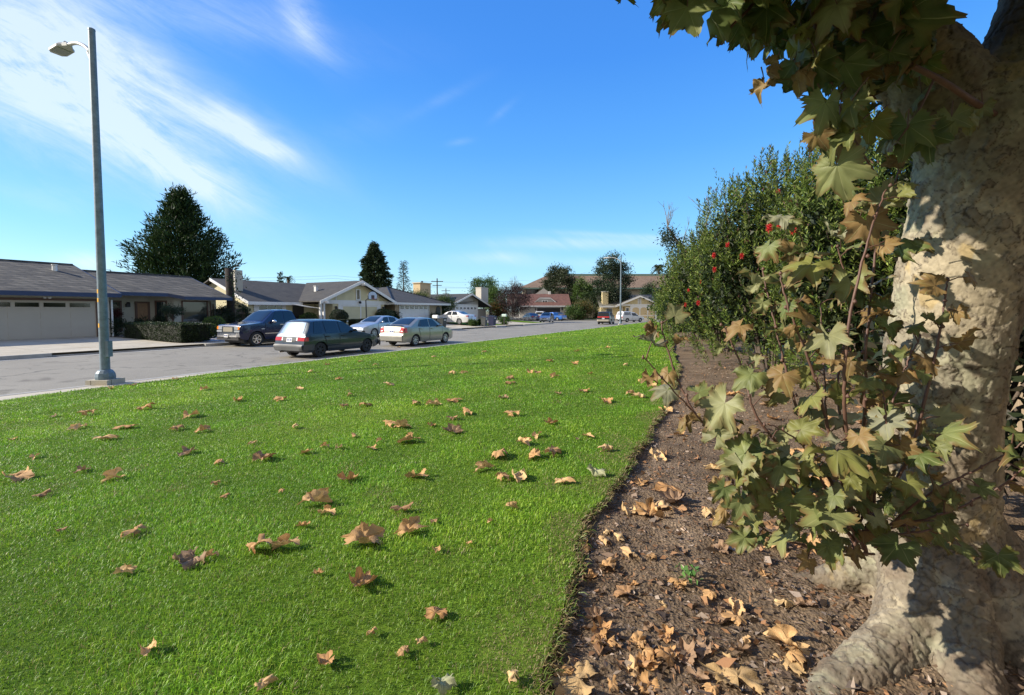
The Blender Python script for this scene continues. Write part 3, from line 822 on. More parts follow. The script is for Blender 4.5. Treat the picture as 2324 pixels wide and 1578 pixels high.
# ---- cream gabled house with the basketball hoop
M['h2wall'] = siding_mat('cream_boards', (0.60, 0.545, 0.345), 0.3, 0, 0.3)
M['h2roof'] = shingle_mat('charcoal_composition', (0.060, 0.056, 0.048), (0.039, 0.036, 0.032), (0.078, 0.070, 0.056), row=0.14, wid=0.3, zk=2.7, msize=0.012, bump=0.5)
M['brown_wood'] = mat('dark_brown_door', (0.022, 0.016, 0.014), 0.5, var=0.3)
h = House('house', 'cream house with white trimmed front gable, louvre vent and closed panelled garage door', 27.0, -33.0, 0.3)
wall = MB().box(21.8, 36.0, 33.8, 42.3, 0.2, 2.62)
gx0, gx1 = S_t(755, -31.5), S_t(872, -31.5)
pk = 30.65
wall.box(gx0, gx1, 31.5, 33.8, 0.2, 2.55)
def gz2(x): return 4.55 - abs(x - pk) * 0.415
wall.slab([(26.3, 31.5, gz2(26.3) - 0.12), (26.3, 31.5, 2.56), (35.0, 31.5, 2.56), (35.0, 31.5, gz2(35.0) - 0.12), (pk, 31.5, gz2(pk) - 0.12)], (0, 0.12, 0))
wall.slab([(21.85, 33.8, 2.55), (21.85, 42.2, 2.55), (21.85, 38.0, 4.25)], (0.1, 0, 0))
h.put(wall, 'wall', M['h2wall'])
def rz3(y): return 2.50 + (y - 33.2) * 0.40
rf = MB()
rf.slab([(21.45, 33.2, rz3(33.2)), (36.2, 33.2, rz3(33.2)), (36.2, 38.0, rz3(38.0)), (21.45, 38.0, rz3(38.0))], (0, 0, -0.10))
rf.slab([(21.45, 38.01, rz3(38.0)), (36.2, 38.01, rz3(38.0)), (36.2, 42.8, rz3(33.2)), (21.45, 42.8, rz3(33.2))], (0, 0, -0.10))
main_r = h.put(rf, 'roof', M['h2roof'])
rf = MB()
rf.slab([(pk - 4.62, 30.9, gz2(pk - 4.62)), (pk, 30.9, gz2(pk)), (pk, 38.3, gz2(pk)), (pk - 4.62, 33.6, gz2(pk - 4.62))], (0, 0, -0.09))
rf.slab([(pk + 4.62, 30.9, gz2(pk + 4.62)), (pk + 4.62, 33.6, gz2(pk + 4.62)), (pk + 0.002, 38.3, gz2(pk)), (pk + 0.002, 30.9, gz2(pk))], (0, 0, -0.09))
gr = h.put(rf, 'roof', M['h2roof'])
h.put(MB().box(28.3 - 0.12, 28.3 + 0.12, 34.0, 34.25, gz2(28.3) - 0.1, gz2(28.3) + 0.42).box(28.14, 28.46, 33.95, 34.3, gz2(28.3) + 0.42, gz2(28.3) + 0.46), 'roof_vent', M['white_trim'], gr)
fa = MB()
for sg in (-1, 1):
    x2 = pk + sg * 4.66
    fa.slab([(pk, 30.85, gz2(pk) + 0.015), (x2, 30.85, gz2(x2) + 0.015), (x2, 30.85, gz2(x2) - 0.24), (pk, 30.85, gz2(pk) - 0.26)], (0, 0.045, 0))
fa.box(21.45, pk - 4.5, 33.15, 33.195, 2.28, 2.512)
fa.slab([(21.40, 33.15, 2.28), (21.40, 38.0, 4.2), (21.40, 38.0, 4.43), (21.40, 33.15, 2.51)], (0.045, 0, 0))
fa.box(pk - 0.11, pk + 0.11, 30.5, 31.5, 4.10, 4.30); fa.box(pk - 4.2, pk - 4.0, 30.6, 31.5, 2.45, 2.63); fa.box(pk + 3.9, pk + 4.1, 30.6, 31.5, 2.45, 2.63)
h.put(fa, 'fascia', M['white_trim'])
tm = MB().box(26.4, 34.9, 31.44, 31.50, 2.42, 2.75)
tm.box(gx0 + 0.55, gx0 + 0.95, 31.43, 31.50, 0.3, 2.42).box(gx1 - 0.95, gx1 - 0.55, 31.43, 31.50, 0.3, 2.42)
tm.box(pk - 2.55, pk - 2.47, 31.45, 31.50, 2.75, 3.42).box(pk + 2.5, pk + 2.58, 31.45, 31.50, 2.75, 3.42)
tm.box(gx0 + 0.95, gx1 - 0.95, 31.44, 31.49, 2.32, 2.419)
h.put(tm, 'wall_trim', M['white_trim'])
gd0, gd1 = gx0 + 0.96, gx1 - 0.96
gdo = h.put(MB().box(gd0, gd1, 31.45, 31.5, 0.3, 2.315), 'garage_door', M['h2wall'])
bt = MB(); mid = (gd0 + gd1) / 2
bt.box(gd0, gd1, 31.425, 31.449, 0.85, 0.97).box(mid - 0.06, mid + 0.06, 31.425, 31.449, 0.97, 2.2).box(mid - 0.06, mid + 0.06, 31.425, 31.449, 0.42, 0.85)
bt.box(gd0, gd0 + 0.1, 31.425, 31.449, 0.42, 2.2).box(gd1 - 0.1, gd1, 31.425, 31.449, 0.42, 2.2).box(gd0, gd1, 31.425, 31.449, 0.3, 0.42).box(gd0, gd1, 31.425, 31.449, 2.2, 2.3)
h.put(bt, 'door_batten', M['white_trim'], gdo)
lv = MB().box(pk - 0.26, pk - 0.17, 31.42, 31.5, 2.80, 3.78).box(pk + 0.17, pk + 0.26, 31.42, 31.5, 2.80, 3.78).box(pk - 0.17, pk + 0.17, 31.42, 31.5, 3.70, 3.78).box(pk - 0.17, pk + 0.17, 31.42, 31.5, 2.78, 2.86)
vent = h.put(lv, 'gable_vent', M['white_trim'])
lv = MB()
for k in range(9): lv.slab([(pk - 0.17, 31.43, 2.88 + k * 0.09), (pk + 0.17, 31.43, 2.88 + k * 0.09), (pk + 0.17, 31.49, 2.94 + k * 0.09), (pk - 0.17, 31.49, 2.94 + k * 0.09)], (0, 0, 0.012))
h.put(lv, 'louvre', mat('grey_louvre', (0.28, 0.26, 0.20), 0.7), vent)
for q in (gx0 + 0.28, gx1 - 0.25):
    h.put(MB().box(q - 0.05, q + 0.05, 31.34, 31.5, 2.12, 2.2).lathe([(0.03, -.22), (0.10, -.1), (0.10, .05), (0.03, .14)], 8, c=(q, 31.36, 2.08)), 'wall_lamp', M['black'])
h.put(MB().box(pk + 0.05, pk + 0.12, 31.3, 31.44, 2.6, 2.68).lathe([(0.10, -.13), (0.11, 0), (0.03, .12)], 8, c=(pk + 0.08, 31.28, 2.6)), 'flood_lamp', M['black'])
for q in (S_t(728, -31.5), S_t(777, -31.5) - 1.95):
    h.put(MB().box(q - 0.08, q + 0.08, 31.46, 31.62, 0.25, 2.46), 'porch_post', M['white_trim'])
p1, p2 = S_t(585, -33.8), S_t(641, -33.8)
h.window(p1 + 0.1, p2 - 0.05, 33.8, 1.0, 2.22, 0.08, M['white_trim'], mullx=(p1 + (p2 - p1) * 0.36, p1 + (p2 - p1) * 0.72), mullz=())
h.put(MB().box(p1 - 0.34, p1 + 0.02, 33.74, 33.8, 0.3, 2.4), 'window_trim', M['white_trim']); h.put(MB().box(p2 + 0.03, p2 + 0.28, 33.74, 33.8, 0.3, 2.4), 'window_trim', M['white_trim'])
q = S_t(676, -33.8); h.put(MB().box(q - 0.52, q + 0.55, 33.74, 33.82, 0.3, 2.32), 'front_door', M['brown_wood'])
h.put(MB().tube([(S_t(676, -32.5), 33.1, 2.36), (S_t(700, -32) + 0.1, 32.2, 2.15), (S_t(728, -31.5), 31.6, 2.02), (S_t(728, -31.5), 31.64, 0.3)], 0.05, 8), 'downpipe', M['white_trim'])
h.put(MB().box(S_t(532, -35.6), S_t(549, -35.6), 35.4, 36.4, 0.2, 5.0), 'chimney', mat('pale_grey_stucco', (0.44, 0.42, 0.36), 0.85, var=0.08))
# house number on the white post beside the door: plain cut-out numerals stepping down
def numerals(txt, size, name, m, parent, loc, rot):
    cu = bpy.data.curves.new(name, 'FONT'); cu.body = txt; cu.size = size; cu.extrude = 0.01; cu.align_x = 'CENTER'
    o = bpy.data.objects.new(name, cu); COL.objects.link(o)
    dg = bpy.context.evaluated_depsgraph_get(); me = bpy.data.meshes.new_from_object(o.evaluated_get(dg))
    bpy.data.objects.remove(o)
    me.materials.append(m); r = bpy.data.objects.new(name, me); COL.objects.link(r); r.parent = parent
    r.location = loc; r.rotation_euler = rot
    return r
for k, ch in enumerate('548'):
    numerals(ch, 0.22, 'house_number', M['black'], h.root, (gx0 + 0.63 + k * 0.11 - h.o[0], 31.415 - h.o[1], 1.72 - k * 0.12 - h.o[2]), (rad(90), 0, 0))

# ---- tan house with hip roof and white garage door
M['h3wall'] = siding_mat('tan_boards', (0.42, 0.33, 0.22), 0.25, 0, 0.5)
M['h3roof'] = shingle_mat('slate_grey_composition', (0.060, 0.058, 0.054), (0.042, 0.041, 0.038), (0.076, 0.072, 0.064), row=0.14, wid=0.3, zk=2.6, msize=0.012, bump=0.5)
M['tan_chim'] = mat('tan_stucco', (0.58, 0.44, 0.26), 0.85, var=0.08, bump=0.2)
h = House('house', 'tan house with dark hip roof, square tan chimney and white garage door', 40.0, -33.0, 0.4)
wall = MB().box(36.6, 44.8, 32.4, 41.0, 0.25, 2.56); wall.box(34.2, 36.6, 34.5, 42.0, 0.25, 2.5)
h.put(wall, 'wall', M['h3wall'])
ap = (40.4, 36.9, 4.55); ap2 = (40.4, 37.6, 4.55)
e0, e1 = 35.6, 45.7; yf, yb = 31.7, 42.0; ze = 2.66
rf = MB()
rf.slab([(e0, yf, ze), (e1, yf, ze), ap], (0, 0, -0.1)); rf.slab([(e1, yf, ze), (e1, yb, ze), ap2, ap], (0, 0, -0.1))
rf.slab([(e1, yb, ze), (e0, yb, ze), ap2], (0, 0, -0.1)); rf.slab([(e0, yb, ze), (e0, yf, ze), ap, ap2], (0, 0, -0.1))
r = h.put(rf, 'roof', M['h3roof'])
cp = MB()
for q in ((e0, yf), (e1, yf)): cp.tube([(q[0], q[1], ze + 0.02), (ap[0], ap[1], ap[2] + 0.02)], 0.06, 6)
h.put(cp, 'ridge_cap', M['black'], r)
rf = MB().slab([(33.0, 34.0, 2.55), (37.0, 34.0, 2.55), (40.4, 38.0, 4.50), (33.0, 38.0, 4.50)], (0, 0, -0.1)); rf.slab([(33.0, 38.01, 4.5), (40.4, 38.01, 4.5), (40.4, 42.5, 2.5), (33.0, 42.5, 2.5)], (0, 0, -0.1))
h.put(rf, 'roof', M['h3roof'])
h.put(MB().box(e0, e1, yf - 0.05, yf - 0.005, ze - 0.2, ze + 0.012).box(e1 + 0.003, e1 + 0.05, yf, yb, ze - 0.2, ze + 0.012), 'fascia', M['white_trim'])
d0, d1 = S_t(907, -32.4), S_t(972, -32.4)
pw = (d1 - d0) / 6.3
h.garage(d0, d1, 32.4, 0.42, 2.45, M['white_door'], [(d0 + 0.12 + k * (d1 - d0 - 0.1) / 6, d0 + 0.12 + k * (d1 - d0 - 0.1) / 6 + 0.52) for k in range(6)], (2.02, 2.32), grille=True, rows=4, cols=6)
h.put(MB().box(d0 - 0.12, d0, 32.34, 32.4, 0.4, 2.5), 'door_trim', M['white_trim']); h.put(MB().box(d1, d1 + 0.12, 32.34, 32.4, 0.4, 2.5), 'door_trim', M['white_trim'])
q = S_t(994, -32.4)
arch = [(q - 0.42, 32.33, 0.42), (q + 0.42, 32.33, 0.42), (q + 0.42, 32.33, 1.95)] + [(q + 0.42 * math.cos(a), 32.33, 1.95 + 0.42 * math.sin(a)) for a in np.linspace(0.3, math.pi - 0.3, 7)] + [(q - 0.42, 32.33, 1.95)]
h.put(MB().slab(arch, (0, 0.08, 0)), 'arched_gate', M['brown_wood'])
chim(h, S_t(955, -40) - 0.1, S_t(978, -40), 40.0, 41.2, 3.0, Z_t(966, 645, -40.5), M['tan_chim'], M['tan_chim'], 0.12)

# ---- grey gabled house with white garage door
M['h4wall'] = siding_mat('grey_lap_boards', (0.36, 0.345, 0.325), 0.22, 2, 0.4)
M['cream_chim'] = mat('pale_stucco', (0.58, 0.54, 0.47), 0.85, var=0.06, bump=0.2)
h = House('house', 'grey lap sided house with plain white edged gable and tall pale chimney', 53.0, -36.0, 0.42)
pk4 = S_t(1063.6, -36.0); zp = 4.33; sl4 = 0.315
def gz4(x): return zp - abs(x - pk4) * sl4
wall = MB().box(47.2, 57.6, 36.0, 46.0, 0.3, 2.6); wall.box(57.6, 59.0, 37.2, 46.0, 0.3, 2.6)
wall.slab([(47.2, 36.0, 2.6), (59.1, 36.0, 2.44), (59.1, 36.0, gz4(59.1) - 0.1), (pk4, 36.0, zp - 0.1), (47.2, 36.0, gz4(47.2) - 0.1)], (0, 0.12, 0))
h.put(wall, 'wall', M['h4wall'])
rf = MB()
xr = S_t(1117, -35.4); xl = 46.4
rf.slab([(xl, 35.4, gz4(xl)), (pk4, 35.4, zp), (pk4, 46.4, zp), (xl, 46.4, gz4(xl))], (0, 0, -0.09)); rf.slab([(pk4 + 0.003, 35.4, zp), (xr, 35.4, gz4(xr)), (xr, 46.4, gz4(xr)), (pk4 + 0.003, 46.4, zp)], (0, 0, -0.09))
rf.slab([(40.0, 38.4, 2.75), (pk4, 38.4, 2.75), (pk4, 42.5, 4.22), (40.0, 42.5, 4.22)], (0, 0, -0.09))
h.put(rf, 'roof', M['h3roof'])
fa = MB().slab([(pk4, 35.34, zp + 0.015), (xr, 35.34, gz4(xr) + 0.015), (xr, 35.34, gz4(xr) - 0.22), (pk4, 35.34, zp - 0.23)], (0, 0.05, 0))
fa.slab([(pk4, 35.34, zp + 0.015), (xl, 35.34, gz4(xl) + 0.015), (xl, 35.34, gz4(xl) - 0.22), (pk4, 35.34, zp - 0.23)], (0, 0.05, 0))
h.put(fa, 'fascia', M['white_trim'])
d0, d1 = S_t(1033, -36) , S_t(1083, -36)
h.garage(d0, d1, 36.0, 0.45, 2.62, M['white_door'], [(d0 + 0.25 + k * (d1 - d0 - 0.2) / 6, d0 + 0.25 + k * (d1 - d0 - 0.2) / 6 + 0.5) for k in range(6)], (2.06, 2.32), grille=True, rows=4, cols=6)
h.put(MB().box(d0 - 0.15, d0, 35.95, 36.02, 0.42, 2.75).box(d1, d1 + 0.15, 35.95, 36.02, 0.42, 2.75).box(d0, d1, 35.95, 36.02, 2.62, 2.75), 'door_trim', M['white_trim'])
h.window(S_t(1098, -37), S_t(1104, -37), 36.0, 0.7, 2.2, 0.06)
h.put(MB().box(S_t(1109, -36), S_t(1109, -36) + 0.1, 35.55, 35.65, 0.4, 2.6), 'porch_post', M['white_trim'])
chim(h, S_t(1086, -37.5), S_t(1102, -37.5), 37.0, 38.0, 2.6, Z_t(1094, 655, -37.5), M['cream_chim'], M['cream_chim'], 0.03)
gt = thing('garden_gate', 'grey board gate and fence panel right of the grey gabled house', 'gate', W(59.3, -36.3, 0.42), ROT)
MB().box(-1.4, 2.6, 0, 0.05, 0, 1.75).obj('board_panel', M['h4wall'], gt); MB().box(-1.45, -1.35, -0.03, 0.08, 0, 1.85).obj('post', M['h4wall'], gt)

# ---- rust roofed house at the end of the street (faces the camera)
M['h5wall'] = siding_mat('pale_grey_boards', (0.50, 0.48, 0.44), 0.25, 0, 0.3)
M['h5roof'] = shingle_mat('rust_composition', (0.165, 0.070, 0.048), (0.115, 0.052, 0.040), (0.20, 0.10, 0.07), row=0.15, wid=0.32, zk=2.6, msize=0.012, bump=0.4)
Y5 = 93.0
def X5(px, Y=Y5): return at_Y(px, 706, Y).x
def Z5(px, py, Y=Y5): return at_Y(px, py, Y).z
h = House('house', 'house with rust brown roof, white eyebrow vent and open dark garage', 7.0, Y5, 0.15, street=False)
wx0, wx1 = X5(1203), X5(1288)
wall = MB().box(X5(1180), wx1, Y5 + 0.3, Y5 + 9, 0.1, 2.9)
h.put(wall, 'wall', M['h5wall'])
eL, eR = X5(1150, Y5 - 0.6), X5(1297, Y5 - 0.6); zE = Z5(1250, 694, Y5 - 0.6); zR = Z5(1250, 669, Y5 + 4.4) + 0.15
rf = MB().slab([(eL, Y5 - 0.6, zE), (eR, Y5 - 0.6, zE), (eR, Y5 + 4.4, zR), (eL, Y5 + 4.4, zR)], (0, 0, -0.1))
rf.slab([(eL, Y5 + 4.41, zR), (eR, Y5 + 4.41, zR), (eR, Y5 + 9.4, zE), (eL, Y5 + 9.4, zE)], (0, 0, -0.1))
r = h.put(rf, 'roof', M['h5roof'])
h.put(MB().box(eL, eR, Y5 - 0.65, Y5 - 0.605, zE - 0.22, zE + 0.012), 'fascia', M['white_trim'])
h.put(MB().slab([(eR - 0.15, Y5 + 0.3, 2.8), (eR - 0.15, Y5 + 8.6, 2.8), (eR - 0.15, Y5 + 4.4, zR - 0.1)], (-0.1, 0, 0)), 'gable_wall', M['brown_wood'])
# eyebrow dormer
ex0, ex1 = X5(1209, Y5 + 0.8), X5(1267, Y5 + 0.8); ya = Y5 + 0.8; zb_ = zE + 0.45; zt_ = Z5(1240, 675.5, ya)
em0, em1 = ex0 + (ex1 - ex0) * 0.27, ex0 + (ex1 - ex0) * 0.68
pr = [(ex0, zb_), (em0, zt_), (em1, zt_), (ex1, zb_)]
fmb = MB()
for (xa, za), (xb, zb2) in zip(pr[:-1], pr[1:]): fmb.slab([(xa, ya, za), (xb, ya, zb2), (xb, ya, zb2 - 0.28), (xa, ya, za - 0.18)], (0, 0.1, 0))
dm = h.put(fmb, 'eyebrow_dormer', M['white_trim'])
h.put(MB().slab([(ex0 + 0.6, ya + 0.12, zb_ - 0.05), (em0, ya + 0.12, zt_ - 0.2), (em1, ya + 0.12, zt_ - 0.2), (ex1 - 0.6, ya + 0.12, zb_ - 0.05)], (0, 1.2, 0)), 'dormer_wall', M['h5wall'], dm)
xm = (em0 + em1) / 2; h.put(MB().box(xm - 0.62, xm + 0.62, ya + 0.06, ya + 0.13, zb_ + 0.1, zb_ + 0.72), 'dormer_vent', M['white_trim'], dm)
h.put(MB().box(xm - 0.42, xm - 0.08, ya + 0.04, ya + 0.062, zb_ + 0.25, zb_ + 0.6).box(xm + 0.08, xm + 0.42, ya + 0.04, ya + 0.062, zb_ + 0.25, zb_ + 0.6), 'vent_opening', M['black'], dm)
cap = MB().slab([(ex0, ya - 0.01, zb_), (em0, ya - 0.01, zt_ + 0.01), (em0 + 0.6, ya + 3.3, zt_ + 0.01), (ex0 + .4, ya + 0.6, zb_ + 0.02)], (0, 0, 0.03)); cap.slab([(em0, ya - 0.01, zt_ + 0.01), (em1, ya - 0.01, zt_ + 0.01), (em1, ya + 3.3, zt_ + 0.01), (em0, ya + 3.3, zt_ + 0.01)], (0, 0, 0.03)); cap.slab([(em1, ya - 0.01, zt_ + 0.01), (ex1, ya - 0.01, zb_), (ex1 - .4, ya + 0.6, zb_ + 0.02), (em1 - 0.6, ya + 3.3, zt_ + 0.01)], (0, 0, 0.03))
h.put(cap, 'dormer_roof', M['h5roof'], dm)
go = MB().box(X5(1219), X5(1272), Y5 + 0.22, Y5 + 0.31, 0.16, Z5(1240, 699))
h.put(go, 'garage_opening', M['black'])
h.put(MB().box(X5(1219) - 0.2, X5(1272) + 0.2, Y5 + 0.18, Y5 + 0.3, Z5(1240, 699), Z5(1240, 696.5)).box(X5(1272), X5(1272) + 0.2, Y5 + 0.18, Y5 + 0.3, 0.15, Z5(1240, 699)).box(X5(1219) - 0.2, X5(1219), Y5 + 0.18, Y5 + 0.3, 0.15, Z5(1240, 699)), 'door_trim', M['white_trim'])
for px in (1216, 1276): h.put(MB().box(X5(px) - 0.12, X5(px) + 0.12, Y5 + 0.1, Y5 + 0.3, 2.0, 2.4), 'wall_lamp', M['black'])
gcl = X5(1233, Y5 + 8)
h.put(MB().slab([(X5(1211, Y5 + 7), Y5 + 7, zR - 0.15), (X5(1255, Y5 + 7), Y5 + 7, zR - 0.15), (gcl, Y5 + 7, zR + 1.35)], (0, 0.3, 0)), 'rear_gable', M['h5wall'])
h.put(MB().box(X5(1245, Y5 + 4), X5(1250, Y5 + 4), Y5 + 4.2, Y5 + 4.6, zR - 0.1, zR + 0.55), 'roof_vent', M['white_trim'], r)

# ---- beige house with arched garage panels
M['h7wall'] = siding_mat('beige_lap_boards', (0.60, 0.50, 0.28), 0.22, 2, 0.4)
M['h7roof'] = shingle_mat('olive_grey_composition', (0.20, 0.19, 0.155), (0.155, 0.148, 0.125), (0.24, 0.225, 0.185), row=0.15, wid=0.32, zk=2.6, msize=0.012, bump=0.4)
Y7 = 92.0
h = House('house', 'beige house with white gable, arched white garage door framing and stucco chimney', 23.5, Y7, 0.15, street=False)
pk7 = X5(1451, Y7); zp7 = Z5(1451, 671.5, Y7); xl7, xr7 = X5(1397, Y7 - .6), X5(1506, Y7 - .6); ze7 = Z5(1400, 695, Y7)
sl7 = (zp7 - ze7) / (pk7 - xl7)
def gz7(x): return zp7 - abs(x - pk7) * sl7
gL, gR = X5(1419, Y7), X5(1500, Y7)
wall = MB().box(gL, gR, Y7, Y7 + 9, 0.1, ze7)
wall.slab([(gL - 1.6, Y7, ze7 - 0.1), (gR, Y7, ze7 - 0.1), (gR, Y7, gz7(gR) - 0.1), (pk7, Y7, zp7 - 0.1), (gL - 1.6, Y7, gz7(gL - 1.6) - 0.1)], (0, 0.12, 0))
wall.box(X5(1364, Y7 + 2), gL, Y7 + 2, Y7 + 9, 0.1, ze7)
h.put(wall, 'wall', M['h7wall'])
rf = MB()
rf.slab([(xl7, Y7 - 0.6, gz7(xl7)), (pk7, Y7 - 0.6, zp7), (pk7, Y7 + 6, zp7), (xl7, Y7 + 6, gz7(xl7))], (0, 0, -0.09)); rf.slab([(pk7 + 0.003, Y7 - 0.6, zp7), (xr7, Y7 - 0.6, gz7(xr7)), (xr7, Y7 + 6, gz7(xr7)), (pk7 + 0.003, Y7 + 6, zp7)], (0, 0, -0.09))
xm0 = X5(1361, Y7 + 1); zr7 = Z5(1400, 669, Y7 + 6) 
rf.slab([(xm0, Y7 + 1.2, ze7 - 0.02), (xr7 + 4, Y7 + 1.2, ze7 - 0.02), (xr7 + 4, Y7 + 6, zr7), (xm0, Y7 + 6, zr7)], (0, 0, -0.09)); rf.slab([(xm0, Y7 + 6.01, zr7), (xr7 + 4, Y7 + 6.01, zr7), (xr7 + 4, Y7 + 11, ze7), (xm0, Y7 + 11, ze7)], (0, 0, -0.09))
h.put(rf, 'roof', M['h7roof'])
fa = MB()
for x2 in (xl7, xr7): fa.slab([(pk7, Y7 - 0.66, zp7 + 0.02), (x2, Y7 - 0.66, gz7(x2) + 0.02), (x2, Y7 - 0.66, gz7(x2) - 0.25), (pk7, Y7 - 0.66, zp7 - 0.27)], (0, 0.05, 0))
fa.box(xm0, gL - 1.5, Y7 + 1.14, Y7 + 1.19, ze7 - 0.25, ze7)
h.put(fa, 'fascia', M['white_trim'])
d0, d1 = X5(1434, Y7), X5(1488, Y7); zt = Z5(1460, 697.5, Y7)
tm = MB().box(gL - 1.6, gR, Y7 - 0.06, Y7, zt + 0.28, zt + 0.62).box(d0 - 0.35, d0 - 0.02, Y7 - 0.05, Y7, 0.15, zt + 0.28).box(d1 + 0.02, d1 + 0.35, Y7 - 0.05, Y7, 0.15, zt + 0.28).box(pk7 - 0.35, pk7 - 0.2, Y7 - 0.05, Y7, zt + 0.62, zp7 - 0.4).box(pk7 + 0.2, pk7 + 0.35, Y7 - 0.05, Y7, zt + 0.62, zp7 - 0.4)
h.put(tm, 'wall_trim', M['white_trim'])
gd = h.put(MB().box(d0 - 0.02, d1 + 0.02, Y7 - 0.04, Y7 + 0.01, 0.16, zt + 0.28), 'garage_door', M['white_trim'])
ar = MB(); cw = (d1 - d0) / 3
for k in range(3):
    a = d0 + k * cw + 0.12; b_ = d0 + (k + 1) * cw - 0.12; zc = zt - 0.45
    pts = [(a, Y7 - 0.055, 0.95), (b_, Y7 - 0.055, 0.95), (b_, Y7 - 0.055, zc)] + [((a + b_) / 2 + (b_ - a) / 2 * math.cos(t_), Y7 - 0.055, zc + 0.42 * math.sin(t_)) for t_ in np.linspace(0.25, math.pi - 0.25, 8)] + [(a, Y7 - 0.055, zc)]
    ar.slab(pts, (0, 0.02, 0)); ar.box(a, b_, Y7 - 0.055, Y7 - 0.035, 0.35, 0.8)
h.put(ar, 'arched_panel', mat('tan_panel_paint', (0.56, 0.44, 0.25), 0.6, var=0.05), gd)
h.put(MB().box(pk7 - 0.2, pk7 + 0.2, Y7 - 0.03, Y7, zt + 0.75, zp7 - 0.55), 'gable_vent', M['h5wall'])
h.window(X5(1376, Y7 + 2), X5(1389, Y7 + 2), Y7 + 2, 0.5, 2.3, 0.08); h.window(X5(1421, Y7), X5(1427, Y7), Y7, 1.2, 2.4, 0.08)
h.put(MB().box(X5(1411, Y7 + .5), X5(1411, Y7 + .5) + 0.18, Y7 + 0.5, Y7 + 0.7, 0.1, ze7), 'porch_post', M['white_trim'])
M['tan_white'] = mat('cream_cap', (0.72, 0.68, 0.58), 0.8, var=0.05)
chim(h, X5(1366.5, Y7 + 2.2), X5(1379.5, Y7 + 2.2), Y7 + 1.9, Y7 + 3.1, ze7 - 0.5, Z5(1372, 663, Y7 + 2), mat('beige_stucco', (0.60, 0.49, 0.27), 0.85, var=0.06), M['tan_white'], 0.05)

# ---- two storey apartment block behind
M['b6wall'] = siding_mat('beige_stucco_wall', (0.45, 0.40, 0.29), 0.6, 0, 0.1)
M['b6roof'] = shingle_mat('brown_shake', (0.225, 0.150, 0.098), (0.175, 0.118, 0.080), (0.265, 0.19, 0.13), row=0.24, wid=0.5, zk=1.3, msize=0.02, bump=0.5)
M['green_metal'] = mat('green_flashing', (0.16, 0.24, 0.20), 0.5, var=0.1)
Y6 = 118.0
h = House('apartment_block', 'long two storey beige block with steep brown shake roof and green ridge', 20.0, Y6, 0.1, street=False)
h.root['category'] = 'apartment building'
ex0, ex1 = X5(1179, Y6 - 1), X5(1640, Y6 - 1); ez = Z5(1179, 653, Y6 - 1); rx0 = X5(1238, Y6 + 6); rx1 = X5(1600, Y6 + 6); rzz = Z5(1238, 626.5, Y6 + 6)
h.put(MB().box(X5(1187, Y6), ex1 - 1.5, Y6, Y6 + 14, 0.05, ez - 0.05), 'wall', M['b6wall'])
rf = MB().slab([(ex0, Y6 - 1, ez), (ex1, Y6 - 1, ez), (rx1, Y6 + 6, rzz), (rx0, Y6 + 6, rzz)], (0, 0, -0.15))
rf.slab([(ex0, Y6 + 15, ez), (ex0, Y6 - 1, ez), (rx0, Y6 + 6, rzz), (rx0, Y6 + 8, rzz)], (0, 0, -0.15)); rf.slab([(ex1, Y6 - 1, ez), (ex1, Y6 + 15, ez), (rx1, Y6 + 8, rzz), (rx1, Y6 + 6, rzz)], (0, 0, -0.15)); rf.slab([(ex1, Y6 + 15, ez), (ex0, Y6 + 15, ez), (rx0, Y6 + 8, rzz), (rx1, Y6 + 8, rzz)], (0, 0, -0.15))
r = h.put(rf, 'roof', M['b6roof'])
h.put(MB().box(rx0 + 3, rx1, Y6 + 6, Y6 + 8, rzz - 0.05, rzz + 0.55), 'ridge_parapet', M['green_metal'], r)
h.put(MB().box(ex0, ex1, Y6 - 1.06, Y6 - 1.003, ez - 0.38, ez + 0.02), 'fascia', M['green_metal'])
for a, b_ in ((1195, 1222), (1330, 1348), (1459, 1488), (1502, 1530)):
    h.window(X5(a, Y6), X5(b_, Y6), Y6, Z5(1200, 668.5, Y6), Z5(1200, 655.5, Y6), 0.12, M['brown_trim'], mullx=[X5(a, Y6) + (X5(b_, Y6) - X5(a, Y6)) * k / 3 for k in (1, 2)], pane=M['pane_dark'])

